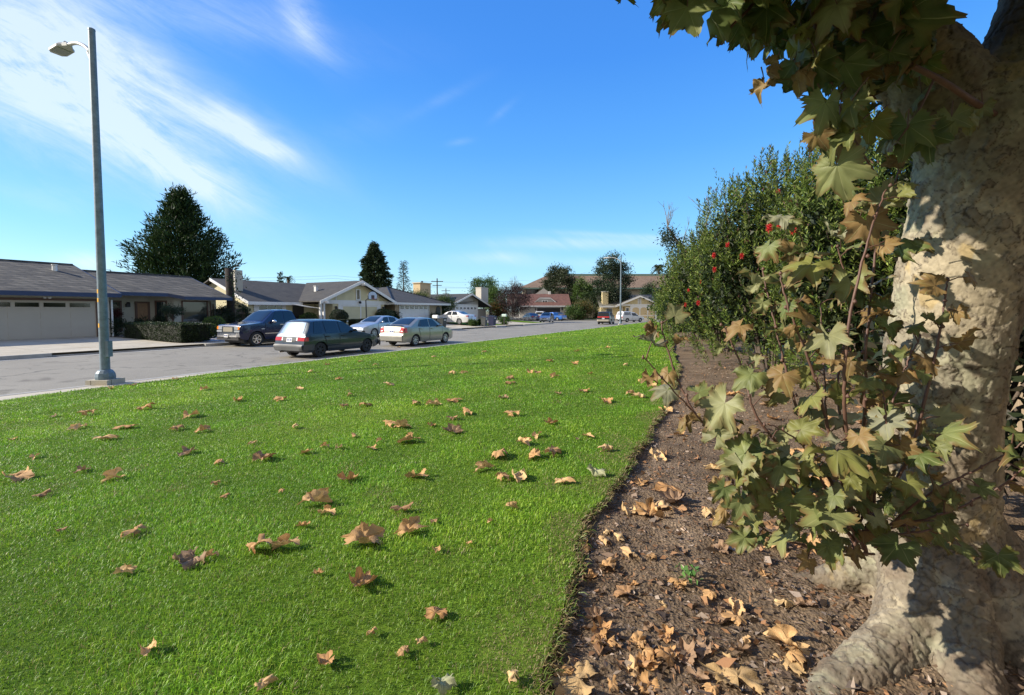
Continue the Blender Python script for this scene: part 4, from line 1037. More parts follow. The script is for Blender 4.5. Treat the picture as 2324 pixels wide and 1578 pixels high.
# ================================================================== VEHICLES
class Car:
    """body lofted from a side profile; a = metres back from the nose, local x forward, z up"""
    def __init__(self, name, label, cat, L, Wd, top, belt, axles, wr, bottom=0.22, tumble=0.33, taper=(0.75, 0.14, 0.6, 0.09), belt_rise=0.03, paint=None, lower=None):
        self.L, self.Wd, self.belt, self.ax, self.wr, self.bot, self.tum, self.tp, self.br = L, Wd, belt, axles, wr, bottom, tumble, taper, belt_rise
        self.ta = np.array([p[0] for p in top]); self.tz = np.array([p[1] for p in top])
        self.paint = paint
        self.root = thing(name, label, cat)
        self.body()
    def zt(self, a):
        return float(np.interp(a, self.ta, self.tz))
    def zbelt(self, a): return self.belt + self.br * (a / self.L)
    def zb(self, a):
        z = self.bot + 0.10 * max(0, 1 - a / 0.5) ** 2 + 0.08 * max(0, 1 - (self.L - a) / 0.6) ** 2
        R = self.wr * 1.16
        for ax in self.ax:
            d = abs(a - ax)
            if d < R: z = max(z, self.wr + math.sqrt(R * R - d * d) - 0.02)
        return min(z, self.zt(a) - 0.12)
    def plan(self, a):
        f, fa, r, ra = self.tp
        k = 1.0
        if a < f: k -= fa * (1 - a / f) ** 2.2
        if a > self.L - r: k -= ra * (1 - (self.L - a) / r) ** 2.2
        return k
    def hw(self, a, z):
        h = self.Wd / 2 * self.plan(a)
        zb = self.zbelt(a)
        zm = 0.62 * zb
        if z < zm: w = h * (1 - 0.07 * ((zm - z) / zm) ** 1.6)
        elif z <= zb: w = h * (1 - 0.035 * ((z - zm) / (zb - zm)) ** 2)
        else: w = h * 0.962 - self.tum * (z - zb)
        return max(w, 0.05)
    def sect(self, a):
        zt, zb, zbl = self.zt(a), self.zb(a), self.zbelt(a)
        sh = min(zbl, zt - 0.055)
        sh = max(sh, zb + 0.05)
        P = []
        for k in range(7):
            z = zb + (sh - zb) * k / 6
            P.append((self.hw(a, z), z))
        re = max(sh + 0.012, zt - 0.065)
        for k in range(1, 5):
            z = sh + (re - sh) * k / 4
            P.append((self.hw(a, z), z))
        ye = self.hw(a, re)
        for k, q in enumerate((0.955, 0.87, 0.70, 0.45, 0.2, 0.0)):
            P.append((ye * q, re + (zt - re) * (1 - q ** 5)))
        return P
    def ztop(self, a, y):
        zt, zbl = self.zt(a), self.zbelt(a)
        sh = max(min(zbl, zt - 0.055), self.zb(a) + 0.05); re = max(sh + 0.012, zt - 0.065); ye = self.hw(a, re)
        q = min(1.0, abs(y) / ye)
        return re + (zt - re) * (1 - q ** 5)
    def inside(self, a, y, z):
        if a < 0 or a > self.L: return False
        return abs(y) <= self.hw(a, z) and z <= self.ztop(a, y)
    def body(self):
        n = int(self.L / 0.045)
        st = sorted(set([round(x, 4) for x in np.linspace(0, self.L, n)] + [round(float(x), 4) for x in self.ta]))
        V = []; rows = []
        for a in st:
            P = self.sect(a)
            full = [(y, z) for y, z in P] + [(-y, z) for y, z in reversed(P[:-1])]
            rows.append(len(full)); V += [(self.L / 2 - a, y, z) for y, z in full]
        m = rows[0]; Fs = []
        for i in range(len(st) - 1):
            for k in range(m - 1):
                Fs.append((i * m + k, i * m + k + 1, (i + 1) * m + k + 1, (i + 1) * m + k))
        Fs.append(tuple(range(m))); Fs.append(tuple(reversed(range((len(st) - 1) * m, len(st) * m))))
        mb = MB(); mb.v = V; mb.f = Fs
        o = mb.obj('body', self.paint, self.root, smooth=True)
        for p in o.data.polygons:
            if len(p.vertices) > 4: p.use_smooth = False
        o.data.set_sharp_from_angle(angle=rad(38))
        W2 = self.Wd / 2 - 0.02
        ub = MB().box(-self.L / 2 + 0.28, self.L / 2 - 0.28, -W2 + 0.2, W2 - 0.2, 0.20, 0.60)
        ub.obj('underbody', M['black'], self.root)
        self.o = o
    def patch(self, fn, nu, nv, name, m, parent=None, smooth=True):
        V = [fn(i / nu, j / nv) for i in range(nu + 1) for j in range(nv + 1)]
        F_ = [(i * (nv + 1) + j, i * (nv + 1) + j + 1, (i + 1) * (nv + 1) + j + 1, (i + 1) * (nv + 1) + j) for i in range(nu) for j in range(nv)]
        mb = MB(); mb.v = V; mb.f = F_
        return mb.obj(name, m, parent or self.root, smooth)
    def side(self, q, name, m, off=0.006, sides=(1, -1), parent=None, nu=8, nv=5):
        """q = four (a,z) corners, anticlockwise from lower front"""
        out = []
        for s in sides:
            def fn(u, v):
                a = (q[0][0] * (1 - u) + q[1][0] * u) * (1 - v) + (q[3][0] * (1 - u) + q[2][0] * u) * v
                z = (q[0][1] * (1 - u) + q[1][1] * u) * (1 - v) + (q[3][1] * (1 - u) + q[2][1] * u) * v
                return (self.L / 2 - a, s * (self.hw(a, z) + off), z)
            out.append(self.patch(fn, nu, nv, name, m, parent))
        return out
    def top(self, q, name, m, off=0.008, parent=None, nu=8, nv=10):
        """q = four (a,y) corners on the upper skin"""
        def fn(u, v):
            a = (q[0][0] * (1 - u) + q[1][0] * u) * (1 - v) + (q[3][0] * (1 - u) + q[2][0] * u) * v
            y = (q[0][1] * (1 - u) + q[1][1] * u) * (1 - v) + (q[3][1] * (1 - u) + q[2][1] * u) * v
            e = 0.03
            sl = (self.zt(min(a + e, self.L)) - self.zt(max(a - e, 0))) / (2 * e)
            l = math.hypot(sl, 1)
            return (self.L / 2 - a + sl / l * off, y, self.ztop(a, y) + off / l)
        return self.patch(fn, nu, nv, name, m, parent)
    def end(self, q, name, m, rear=True, off=0.010, parent=None, nu=8, nv=3):
        """q = (y0,y1,z0,z1) or four (y,z) corners on the nose or tail"""
        if len(q) == 4 and not isinstance(q[0], tuple): q = [(q[0], q[2]), (q[1], q[2]), (q[1], q[3]), (q[0], q[3])]
        def fn(u, v):
            y = (q[0][0] * (1 - u) + q[1][0] * u) * (1 - v) + (q[3][0] * (1 - u) + q[2][0] * u) * v
            z = (q[0][1] * (1 - u) + q[1][1] * u) * (1 - v) + (q[3][1] * (1 - u) + q[2][1] * u) * v
            a = 0.0
            while a < 1.2:
                aa = self.L - a if rear else a
                if self.inside(aa, y, z): break
                a += 0.006
            aa = (self.L - a + off) if rear else (a - off)
            return (self.L / 2 - aa, y, z)
        return self.patch(fn, nu, nv, name, m, parent)
    def wheels(self, rim, spokes=5, rimr=0.68, tw=0.19, inset=0.0):
        for ax in self.ax:
            for s in (1, -1):
                w = bpy.data.objects.new('wheel', None)
                yc = s * (self.Wd / 2 - tw / 2 - 0.03 - inset)
                r = self.wr; h = tw / 2
                t = MB().lathe([(r * rimr, -h), (r * 0.93, -h), (r * 0.985, -h * 0.8), (r, -h * 0.5), (r, h * 0.5), (r * 0.985, h * 0.8), (r * 0.93, h), (r * rimr, h)], 28, 'Y', cap=False)
                rr = r * rimr
                t.lathe([(rr, -h * 0.5), (rr, h * 0.3), (0.01, h * 0.3)] if s > 0 else [(rr, h * 0.5), (rr, -h * 0.3), (0.01, -h * 0.3)], 28, 'Y', cap=False)
                wo = t.obj('wheel', M['rubber'], self.root, smooth=True); wo.location = (self.L / 2 - ax, yc, r)
                wo.data.set_sharp_from_angle(angle=rad(35))
                rm = MB()
                rm.lathe([(rr * 1.01, s * h * 0.55), (rr * 1.01, s * h * 1.02), (rr * 0.90, s * h * 1.0), (rr * 0.88, s * h * 0.6)], 28, 'Y', cap=False)
                rm.lathe([(0.02, s * h * 0.95), (rr * 0.26, s * h * 0.92), (rr * 0.30, s * h * 0.4)], 14, 'Y')
                for k in range(spokes):
                    a = 2 * math.pi * k / spokes + 0.2
                    wd = rr * (0.9 / spokes)
                    d = Vector((math.cos(a), 0, math.sin(a))); n_ = Vector((-math.sin(a), 0, math.cos(a)))
                    p = [d * rr * 0.2 - n_ * wd, d * rr * 0.93 - n_ * wd * 1.1, d * rr * 0.93 + n_ * wd * 1.1, d * rr * 0.2 + n_ * wd]
                    rm.slab([(q.x, s * h * 0.62, q.z) for q in p], (0, s * h * 0.3, 0))
                rm.obj('rim', rim, wo, smooth=False)
    def mirror(self, a, z, m, size=(0.12, 0.20, 0.13), sides=(1, -1)):
        for s in sides:
            y = s * (self.hw(a, z))
            mb = MB()
            prof = []
            x0 = self.L / 2 - a
            mb.lathe([(0.02, 0), (size[2] * 0.48, size[1] * 0.25 * s), (size[2] * 0.52, size[1] * 0.7 * s), (size[2] * 0.30, size[1] * s)], 10, 'Y', (x0, y + 0.03 * s, z + 0.05))
            mb.box(x0 - 0.03, x0 + 0.03, min(y, y + 0.08 * s), max(y, y + 0.08 * s), z - 0.01, z + 0.04)
            mb.obj('door_mirror', m, self.root, smooth=True)
    def plate(self, rear, z, y=0.0, off=0.02, w=0.31, h=0.155):
        p = self.end((y - w / 2, y + w / 2, z - h / 2, z + h / 2), 'licence_plate', M['plate'], rear, off, nu=2, nv=1)
        self.end((y - w * 0.40, y - w * 0.06, z - h * 0.2, z + h * 0.22), 'plate_lettering', M['plate_text'], rear, off + 0.004, p, 1, 1)
        self.end((y + w * 0.06, y + w * 0.40, z - h * 0.2, z + h * 0.22), 'plate_lettering', M['plate_text'], rear, off + 0.004, p, 1, 1)
    def place(self, loc, rz):
        self.root.location = loc; self.root.rotation_euler = (0, 0, rz)
    def handle(self, a, z, m, door, sides, w=0.2, h=0.045):
        for s, d in zip(sides, door):
            y = s * (self.hw(a, z) + 0.008)
            x = self.L / 2 - a
            MB().box(x - w / 2, x + w / 2, min(y, y + 0.03 * s), max(y, y + 0.03 * s), z - h / 2, z + h / 2).obj('door_handle', m, d)
    def doors(self, cuts, z0, hz, hm=None, zbm=None, roof=None):
        """door skins between the cuts (a front, a rear top, a rear bottom)"""
        for (a0, a1, a1b) in cuts:
            zt = zbm or self.belt
            ds = self.side([(a0, z0), (a1b, z0 if a1b == a1 else z0 + 0.06), (a1, zt), (a0, zt)], 'door', self.paint, off=0.009, nu=10, nv=6)
            self.handle(a1 - 0.17, hz, hm or self.paint, ds, (1, -1))
            self.seam([(a0 - .01, zt), (a0 - .01, z0)], .009); self.seam([(a1 + .012, zt), (a1b + .012, z0 + .06)], .009)
    def seam(self, pts, w=0.008):
        for (a0, z0), (a1, z1) in zip(pts[:-1], pts[1:]):
            dx, dz = a1 - a0, z1 - z0; l = math.hypot(dx, dz); nx, nz = -dz / l * w, dx / l * w
            self.side([(a0 - nx, z0 - nz), (a1 - nx, z1 - nz), (a1 + nx, z1 + nz), (a0 + nx, z0 + nz)], 'panel_gap', M['black'], off=0.012, nu=3, nv=1)

def sedan_glass(c, wind, rear, swin, yw=0.62, yr=0.58, m=None, ywt=0.50, yrt=0.50):
    g = m or M['car_glass']
    c.top([(wind[0], -yw), (wind[1], -ywt), (wind[1], ywt), (wind[0], yw)], 'windscreen', g)
    c.top([(rear[0], -yrt), (rear[1], -yr), (rear[1], yr), (rear[0], yrt)], 'rear_window', g)
    for q in swin: c.side(q, 'side_window', g, off=0.012)

ROT_F = ROT
# -- dark teal station wagon (nearest)
P_teal = paint_mat('teal_grey_paint', (0.026, 0.036, 0.048), 0.5, 0.28)
M['grey_bumper'] = mat('dark_grey_bumper', (0.060, 0.062, 0.062), 0.55, var=0.15)
c = Car('station_wagon', 'dark teal grey station wagon with black wheels and broken front bumper', 'car', 4.10, 1.69,
        [(0, .52), (0.02, .66), (.12, .72), (.6, .83), (1.12, .93), (1.25, .955), (1.55, 1.14), (1.90, 1.345), (2.05, 1.415), (2.3, 1.455), (2.9, 1.475), (3.4, 1.465), (3.56, 1.45), (3.66, 1.41), (3.96, .90), (4.0, .82), (4.03, .70), (4.06, .55), (4.10, .52)], 0.90, (0.80, 3.30), 0.295, 0.21, paint=P_teal, taper=(0.7, 0.16, 0.5, 0.07))
c.place((*W(13.55, -15.50)[:2], 0), ROT_F + 0.02)
c.top([(1.30, -.66), (1.98, -.56), (1.98, .56), (1.30, .66)], 'windscreen', M['car_glass'])
c.top([(3.69, -.54), (3.93, -.62), (3.93, .62), (3.69, .54)], 'rear_window', mat('rear_glass_glare', (0.72, 0.78, 0.78), 0.10, metal=0.9, var=0.15, scale=1.5, coat=1.0))  # white sky glare put into the glass by a pale, mirror-like colour
c.side([(1.62, .93), (2.28, .93), (2.32, 1.38), (2.02, 1.36)], 'side_window', M['car_glass'], 0.012)
c.side([(2.40, .93), (3.02, .93), (3.06, 1.395), (2.42, 1.385)], 'side_window', M['car_glass'], 0.012)
c.side([(3.20, .94), (3.62, .94), (3.48, 1.385), (3.20, 1.395)], 'side_window', M['car_glass'], 0.012)
c.doors([(1.30, 2.33, 2.33), (2.37, 3.12, 2.92)], 0.30, 0.80, M['black'])
for s in (1, -1):
    c.end([(s * .44, .665), (s * .80, .665), (s * .80, .80), (s * .44, .80)], 'tail_light', M['red_lens'], True, 0.012)
    c.end([(s * .37, .675), (s * .435, .675), (s * .435, .795), (s * .37, .795)], 'reversing_light', M['plate'], True, 0.012, nu=2)
    c.side([(3.86, .66), (4.03, .66), (4.0, .80), (3.86, .80)], 'tail_light', M['red_lens'], 0.012, sides=(s,), nu=4)
c.end((-.35, .35, .62, .79), 'plate_recess', M['black'], True, 0.010)
c.plate(True, .70)
c.end((-.78, .78, .30, .535), 'rear_bumper', M['grey_bumper'], True, 0.05, nu=18, nv=4)
c.side([(3.62, .30), (4.08, .33), (4.08, .535), (3.62, .535)], 'rear_bumper', M['grey_bumper'], 0.03)
c.side([(1.12, .33), (2.98, .33), (2.98, .42), (1.12, .42)], 'rubbing_strip', M['grey_bumper'], 0.018)
c.end((-.72, .72, .30, .5), 'front_bumper', M['grey_bumper'], False, 0.05, nu=14)
br = MB().slab([(2.06, -.70, .33), (2.14, -.78, .42), (2.10, -.80, .30), (2.16, -.72, .22)], (0.02, 0.05, 0.10)); br.slab([(2.04, -.62, .36), (2.15, -.70, .52), (2.12, -.76, .60)], (0.03, .04, 0.02))
br.obj('broken_bumper_piece', M['grey_bumper'], c.root)
for s in (1, -1): c.end([(s * .42, .60), (s * .72, .58), (s * .72, .66), (s * .42, .68)], 'headlight', M['clear_lens'], False, 0.012)
c.mirror(1.62, .95, P_teal)
MB().tube([(-1.9, .42, .24), (-2.12, .42, .23)], 0.03, 10).obj('exhaust_pipe', M['chrome'], c.root)
MB().box(-1.60, 0.35, -.74, -.735, 1.445, 1.45).obj('roof_gutter', M['chrome'], c.root)
c.wheels(M['rim_dark'], 6, 0.62)

# -- champagne sedan
P_champ = paint_mat('champagne_silver_paint', (0.33, 0.315, 0.265), 0.6, 0.30)
c = Car('sedan', 'champagne silver sedan with round boot and red tail lamps, parked ahead of the wagon', 'car', 4.31, 1.70,
        [(0, .50), (0.02, .64), (.10, .71), (.45, .83), (.85, .93), (1.02, .975), (1.35, 1.19), (1.72, 1.39), (1.95, 1.44), (2.35, 1.465), (2.75, 1.455), (3.05, 1.40), (3.4, 1.235), (3.72, 1.075), (3.80, 1.06), (4.1, 1.045), (4.19, 1.0), (4.25, .80), (4.28, .62), (4.31, .58)], 0.93, (0.84, 3.39), 0.30, 0.20, paint=P_champ, taper=(0.8, 0.17, 0.6, 0.10), belt_rise=0.06)
c.place((*W(19.8, -15.85)[:2], 0), ROT_F - 0.02)
sedan_glass(c, (1.10, 1.80), (3.0, 3.66), ([(1.42, .965), (2.22, .965), (2.22, 1.375), (1.86, 1.36)], [(2.30, .97), (3.0, .98), (2.92, 1.33), (2.30, 1.38)]), yr=0.60, yrt=0.50)
c.side([(3.03, .99), (3.22, 1.0), (3.02, 1.24), (2.97, 1.30)], 'side_window', M['car_glass'], 0.012)
c.doors([(1.16, 2.25, 2.25), (2.29, 3.12, 2.98)], 0.30, 0.86)
for s in (1, -1):
    c.end([(s * .52, .72), (s * .80, .70), (s * .80, .93), (s * .58, .99)], 'tail_light', M['red_lens'], True, 0.012)
    c.side([(4.02, .71), (4.24, .70), (4.20, .93), (4.05, .95)], 'tail_light', M['red_lens'], 0.012, sides=(s,), nu=4)
    c.end([(s * .60, .76), (s * .72, .75), (s * .72, .80), (s * .60, .81)], 'reversing_light', M['plate'], True, 0.018, nu=2)
    c.end([(s * .45, .62), (s * .74, .60), (s * .72, .74), (s * .45, .72)], 'headlight', M['clear_lens'], False, 0.012)
c.end((-.25, .25, .68, .86), 'plate_recess', P_champ, True, 0.004)
c.plate(True, .76)
c.end((-.74, .74, .30, .62), 'rear_bumper', P_champ, True, 0.035, nu=18, nv=4)
c.top([(4.0, -.66), (4.13, -.62), (4.13, .62), (4.0, .66)], 'boot_spoiler', M['black'], 0.035)
c.mirror(1.46, .97, P_champ)
MB().tube([(-1.8, .45, .24), (-2.1, .45, .23)], 0.03, 10).obj('exhaust_pipe', M['chrome'], c.root)
c.wheels(M['rim'], 8, 0.66)

# -- silver blue sedan facing us across the road
P_silver = paint_mat('silver_blue_paint', (0.40, 0.44, 0.50), 0.55, 0.28)
c = Car('sedan', 'silver blue sedan facing the camera on the far kerb below the basketball hoop', 'car', 4.54, 1.76,
        [(0, .50), (0.02, .66), (.10, .74), (.5, .88), (.95, .97), (1.15, 1.01), (1.55, 1.25), (1.9, 1.41), (2.2, 1.465), (2.7, 1.47), (3.1, 1.41), (3.5, 1.24), (3.85, 1.09), (4.3, 1.04), (4.42, .98), (4.5, .7), (4.54, .58)], 0.95, (0.92, 3.52), 0.31, 0.20, paint=P_silver, taper=(0.9, 0.20, 0.6, 0.10), belt_rise=0.06)
c.place((*W(24.6, -23.25)[:2], 0), ROT_F + math.pi)
sedan_glass(c, (1.22, 1.98), (3.05, 3.75), ([(1.58, .99), (2.35, .99), (2.35, 1.385), (1.95, 1.36)], [(2.43, .995), (3.15, 1.0), (3.05, 1.335), (2.43, 1.39)]))
c.doors([(1.30, 2.38, 2.38), (2.42, 3.28, 3.08)], 0.32, 0.87)
for s in (1, -1):
    c.end([(s * .46, .64), (s * .80, .70), (s * .80, .80), (s * .46, .74)], 'headlight', M['clear_lens'], False, 0.012)
    c.end([(s * .60, .36), (s * .76, .36), (s * .76, .48), (s * .60, .50)], 'fog_lamp', M['black'], False, 0.012)
    c.end([(s * .5, .75), (s * .8, .72), (s * .8, .9), (s * .5, .92)], 'tail_light', M['red_lens'], True, 0.012)
c.end((-.42, .42, .62, .72), 'grille', mat('grey_grille', (0.16, 0.17, 0.18), 0.4, metal=0.4), False, 0.012)
c.end((-.52, .52, .34, .44), 'air_intake', M['black'], False, 0.012)
c.mirror(1.62, 1.0, P_silver)
c.wheels(M['rim'], 9, 0.70)

# -- navy extended cab pickup
P_navy = paint_mat('navy_paint', (0.006, 0.010, 0.045), 0.15, 0.22)
c = Car('pickup_truck', 'navy blue extended cab pickup with chrome grille facing the camera', 'truck', 5.45, 2.00,
        [(0, .72), (0.02, 1.05), (.08, 1.12), (.6, 1.17), (1.05, 1.22), (1.2, 1.25), (1.6, 1.58), (1.85, 1.79), (2.05, 1.86), (2.4, 1.89), (2.85, 1.88), (3.02, 1.84), (3.24, 1.32), (3.28, 1.30), (5.35, 1.30), (5.41, 1.27), (5.45, .7)], 1.17, (0.86, 4.40), 0.37, 0.34, paint=P_navy, taper=(0.6, 0.06, 0.4, 0.03), tumble=0.25, belt_rise=0.04)
c.place((*W(16.6, -23.15)[:2], 0), ROT_F + math.pi)
tint = glass_mat('tinted_glass', (0.004, 0.006, 0.014), 0.04)
c.top([(1.27, -.78), (1.93, -.70), (1.93, .70), (1.27, .78)], 'windscreen', M['car_glass'])
c.side([(1.70, 1.22), (2.38, 1.22), (2.38, 1.77), (1.97, 1.75)], 'side_window', tint, 0.012)
c.side([(2.45, 1.22), (3.10, 1.22), (2.93, 1.76), (2.45, 1.77)], 'side_window', tint, 0.012)
c.doors([(1.35, 2.42, 2.42)], 0.50, 1.08, M['chrome'])
gri = c.end((-.46, .46, .70, 1.02), 'grille', M['chrome'], False, 0.03)
c.end((-.38, .38, .76, .98), 'grille_mesh', mat('tan_mesh', (0.42, 0.38, 0.30), 0.35, metal=0.5, var=0.3, scale=60), False, 0.04, gri)
for s in (1, -1):
    c.end([(s * .50, .86), (s * .80, .86), (s * .80, 1.04), (s * .50, 1.04)], 'headlight', M['clear_lens'], False, 0.03)
    c.end([(s * .80, .86), (s * .93, .88), (s * .93, 1.02), (s * .80, 1.04)], 'turn_signal', M['amber_lens'], False, 0.03)
    c.end([(s * .50, .73), (s * .93, .74), (s * .93, .83), (s * .50, .83)], 'headlight', M['clear_lens'], False, 0.03)
c.end((-.95, .95, .50, .70), 'front_bumper', M['chrome'], False, 0.10, nu=18, nv=4)
c.end((-.90, .90, .34, .50), 'lower_valance', M['black'], False, 0.06, nu=12)
c.plate(False, .56, off=0.13)
c.side([(1.28, .62), (3.95, .62), (3.95, .66), (1.28, .66)], 'side_moulding', M['chrome'], 0.018, nu=14, nv=2)
c.side([(1.10, .86), (1.28, .86), (1.28, .90), (1.10, .90)], 'fender_badge', M['chrome'], 0.012, nu=2, nv=1)
c.top([(3.36, -.82), (5.32, -.82), (5.32, .82), (3.36, .82)], 'bed_cover', M['black'], 0.03)
c.mirror(1.73, 1.20, M['chrome'], (0.14, 0.26, 0.20))
MB().tube([(1.46, .45, 1.265), (1.33, -.05, 1.30)], 0.012, 6).tube([(1.46, -.2, 1.265), (1.33, -.65, 1.30)], 0.012, 6).obj('wiper', M['black'], c.root)
c.wheels(M['chrome'], 6, 0.62, 0.24)

# -- white sedan on the tan house driveway
P_white = paint_mat('pearl_white_paint', (0.66, 0.66, 0.65), 0.1, 0.3)
c = Car('sedan', 'white sedan on the driveway in front of the hip roofed tan house', 'car', 4.93, 1.84,
        [(0, .52), (0.02, .68), (.12, .77), (.6, .90), (1.2, .99), (1.4, 1.02), (1.85, 1.27), (2.2, 1.43), (2.5, 1.475), (3.0, 1.47), (3.4, 1.40), (3.8, 1.23), (4.15, 1.09), (4.65, 1.05), (4.80, .99), (4.88, .7), (4.93, .58)], 0.96, (0.96, 3.76), 0.32, 0.21, paint=P_white, taper=(0.9, 0.18, 0.7, 0.12), belt_rise=0.07)
pz = W(42.7, -29.2); c.place((pz.x, pz.y, gz(pz.x, pz.y) + 0.015), ROT_F + math.pi / 2)
sedan_glass(c, (1.5, 2.28), (3.42, 4.08), ([(1.92, 1.0), (2.72, 1.0), (2.72, 1.39), (2.28, 1.37)], [(2.80, 1.01), (3.58, 1.02), (3.35, 1.36), (2.80, 1.40)]))
c.doors([(1.55, 2.75, 2.75), (2.79, 3.7, 3.42)], 0.33, 0.90)
for s in (1, -1):
    c.end([(s * .55, .82), (s * .86, .82), (s * .86, .95), (s * .60, .97)], 'tail_light', M['red_lens'], True, 0.012)
    c.side([(4.62, .83), (4.86, .83), (4.82, .94), (4.66, .95)], 'tail_light', M['red_lens'], 0.012, sides=(s,), nu=4)
c.plate(True, .80)
c.end((-.82, .82, .32, .64), 'rear_bumper', P_white, True, 0.03, nu=16, nv=4)
c.mirror(1.98, 1.01, P_white)
c.wheels(M['rim'], 7, 0.70)

# -- cars at the end of the street
def simple_sedan(label, paint, loc, rz, z=0.0, name='sedan', rear_plate=True):
    c = Car(name, label, 'car', 4.55, 1.76,
            [(0, .50), (0.02, .66), (.10, .74), (.5, .86), (.95, .95), (1.15, 1.0), (1.55, 1.23), (1.9, 1.39), (2.2, 1.44), (2.7, 1.44), (3.1, 1.38), (3.5, 1.22), (3.85, 1.07), (4.3, 1.03), (4.42, .97), (4.5, .7), (4.55, .58)], 0.94, (0.92, 3.55), 0.31, 0.20, paint=paint)
    sedan_glass(c, (1.22, 1.98), (3.05, 3.75), ([(1.58, .98), (2.35, .98), (2.35, 1.36), (1.95, 1.34)], [(2.43, .985), (3.15, .99), (3.05, 1.31), (2.43, 1.36)]))
    c.doors([(1.30, 2.38, 2.38), (2.42, 3.28, 3.08)], 0.32, 0.87)
    for s in (1, -1):
        c.end([(s * .5, .74), (s * .84, .74), (s * .84, .9), (s * .5, .92)], 'tail_light', M['red_lens'], True, 0.012)
        c.end([(s * .46, .62), (s * .80, .68), (s * .80, .78), (s * .46, .72)], 'headlight', M['clear_lens'], False, 0.012)
    c.plate(True, .80 if rear_plate else .72)
    c.mirror(1.62, .99, paint)
    c.wheels(M['rim'], 7, 0.68)
    c.place((loc.x, loc.y, z), rz)
    return c
P_blue = paint_mat('dark_blue_paint', (0.03, 0.055, 0.14), 0.4, 0.28)
simple_sedan('dark blue sedan seen from behind beside the purple leaved tree', P_blue, at_Y(1205, 706, 84), rad(112), 0.0)
P_tan = paint_mat('grey_tan_paint', (0.20, 0.19, 0.17), 0.45, 0.3)
simple_sedan('grey tan sedan behind the bright blue pickup in front of the rust roofed house', P_tan, at_Y(1266, 706, 89.5), rad(100), 0.15)
# white sport utility behind
c = Car('sport_utility', 'white sport utility vehicle parked in front of the open dark garage', 'car', 4.6, 1.80,
        [(0, .60), (0.02, .85), (.1, .93), (.9, 1.03), (1.2, 1.06), (1.6, 1.42), (1.9, 1.66), (2.2, 1.74), (3.2, 1.76), (4.2, 1.73), (4.35, 1.66), (4.52, 1.05), (4.56, .9), (4.6, .6)], 1.03, (0.90, 3.55), 0.35, 0.30, tumble=0.22, paint=P_white)
c.top([(1.26, -.70), (1.90, -.62), (1.90, .62), (1.26, .70)], 'windscreen', M['car_glass']); c.top([(4.37, -.62), (4.50, -.68), (4.50, .68), (4.37, .62)], 'rear_window', M['car_glass'])
for q in ([(1.70, 1.08), (2.4, 1.08), (2.4, 1.63), (2.0, 1.60)], [(2.48, 1.08), (3.3, 1.08), (3.3, 1.64), (2.48, 1.64)], [(3.4, 1.08), (4.3, 1.08), (4.15, 1.60), (3.4, 1.64)]): c.side(q, 'side_window', M['car_glass'], 0.012)
c.wheels(M['rim'], 6, 0.62); c.mirror(1.72, 1.08, M['black'])
for s in (1, -1): c.end([(s * .7, .80), (s * .86, .80), (s * .86, 1.05), (s * .72, 1.05)], 'tail_light', M['red_lens'], True, 0.012)
p = at_Y(1229, 706, 87.8); c.place((p.x, p.y, 0.0), rad(75))
# bright blue pickup
P_bblue = paint_mat('bright_blue_paint', (0.02, 0.12, 0.42), 0.2, 0.28)
def small_pickup(label, paint, shell=None):
    top = [(0, .55), (0.02, .80), (.1, .88), (.8, .95), (1.1, .99), (1.45, 1.30), (1.7, 1.50), (1.95, 1.57), (2.5, 1.58), (2.72, 1.54), (2.85, 1.02), (2.95, 1.0), (4.6, 1.0), (4.66, .97), (4.7, .6)]
    if shell: top = [(0, .55), (0.02, .80), (.1, .88), (.8, .95), (1.1, .99), (1.45, 1.30), (1.7, 1.50), (1.95, 1.57), (2.5, 1.59), (2.75, 1.60), (2.8, 1.70), (3.0, 1.73), (4.3, 1.73), (4.38, 1.70), (4.62, 1.02), (4.66, .97), (4.7, .6)]
    c = Car('pickup_truck', label, 'truck', 4.70, 1.68, top, 0.98, (0.85, 3.65), 0.33, 0.30, tumble=0.2, paint=paint, taper=(0.6, 0.10, 0.4, 0.04))
    c.top([(1.16, -.64), (1.72, -.58), (1.72, .58), (1.16, .64)], 'windscreen', M['car_glass'])
    c.side([(1.55, 1.02), (2.45, 1.02), (2.40, 1.47), (1.85, 1.45)], 'side_window', M['car_glass'], 0.012)
    c.doors([(1.30, 2.55, 2.55)], 0.40, 0.90)
    c.mirror(1.60, 1.02, M['black'])
    for s in (1, -1):
        c.end([(s * .70, .66), (s * .81, .66), (s * .81, .92), (s * .70, .92)], 'tail_light', M['red_lens'], True, 0.012)
        c.end([(s * .48, .62), (s * .74, .62), (s * .74, .76), (s * .48, .76)], 'headlight', M['clear_lens'], False, 0.012)
    c.end((-.72, .72, .42, .56), 'rear_bumper', M['chrome'], True, 0.08, nu=12)
    c.plate(True, .52, off=0.10)
    c.wheels(M['rim'], 6, 0.6)
    return c
c = small_pickup('bright blue pickup truck beside the silver hatchback at the end of the street', P_bblue)
c.top([(2.9, -.62), (4.5, -.62), (4.5, .62), (2.9, .62)], 'cargo_bed', M['black'], 0.012)
p = at_Y(1257, 706, 84.5); c.place((p.x, p.y, 0.0), rad(140))
c = small_pickup('white pickup truck with canopy shell parked beside the distant street lamp', P_white, shell=True)
c.side([(2.95, 1.12), (3.15, 1.12), (3.15, 1.62), (2.95, 1.62)], 'canopy_window', M['car_glass'], 0.014); 
c.side([(2.30, 1.1), (2.62, 1.1), (2.62, 1.5), (2.46, 1.5)], 'side_window', M['car_glass'], 0.013)
c.side([(3.25, 1.14), (4.25, 1.14), (4.15, 1.6), (3.25, 1.6)], 'canopy_window', mat('grey_louvred_glass', (0.20, 0.21, 0.22), 0.4, var=0.2), 0.014)
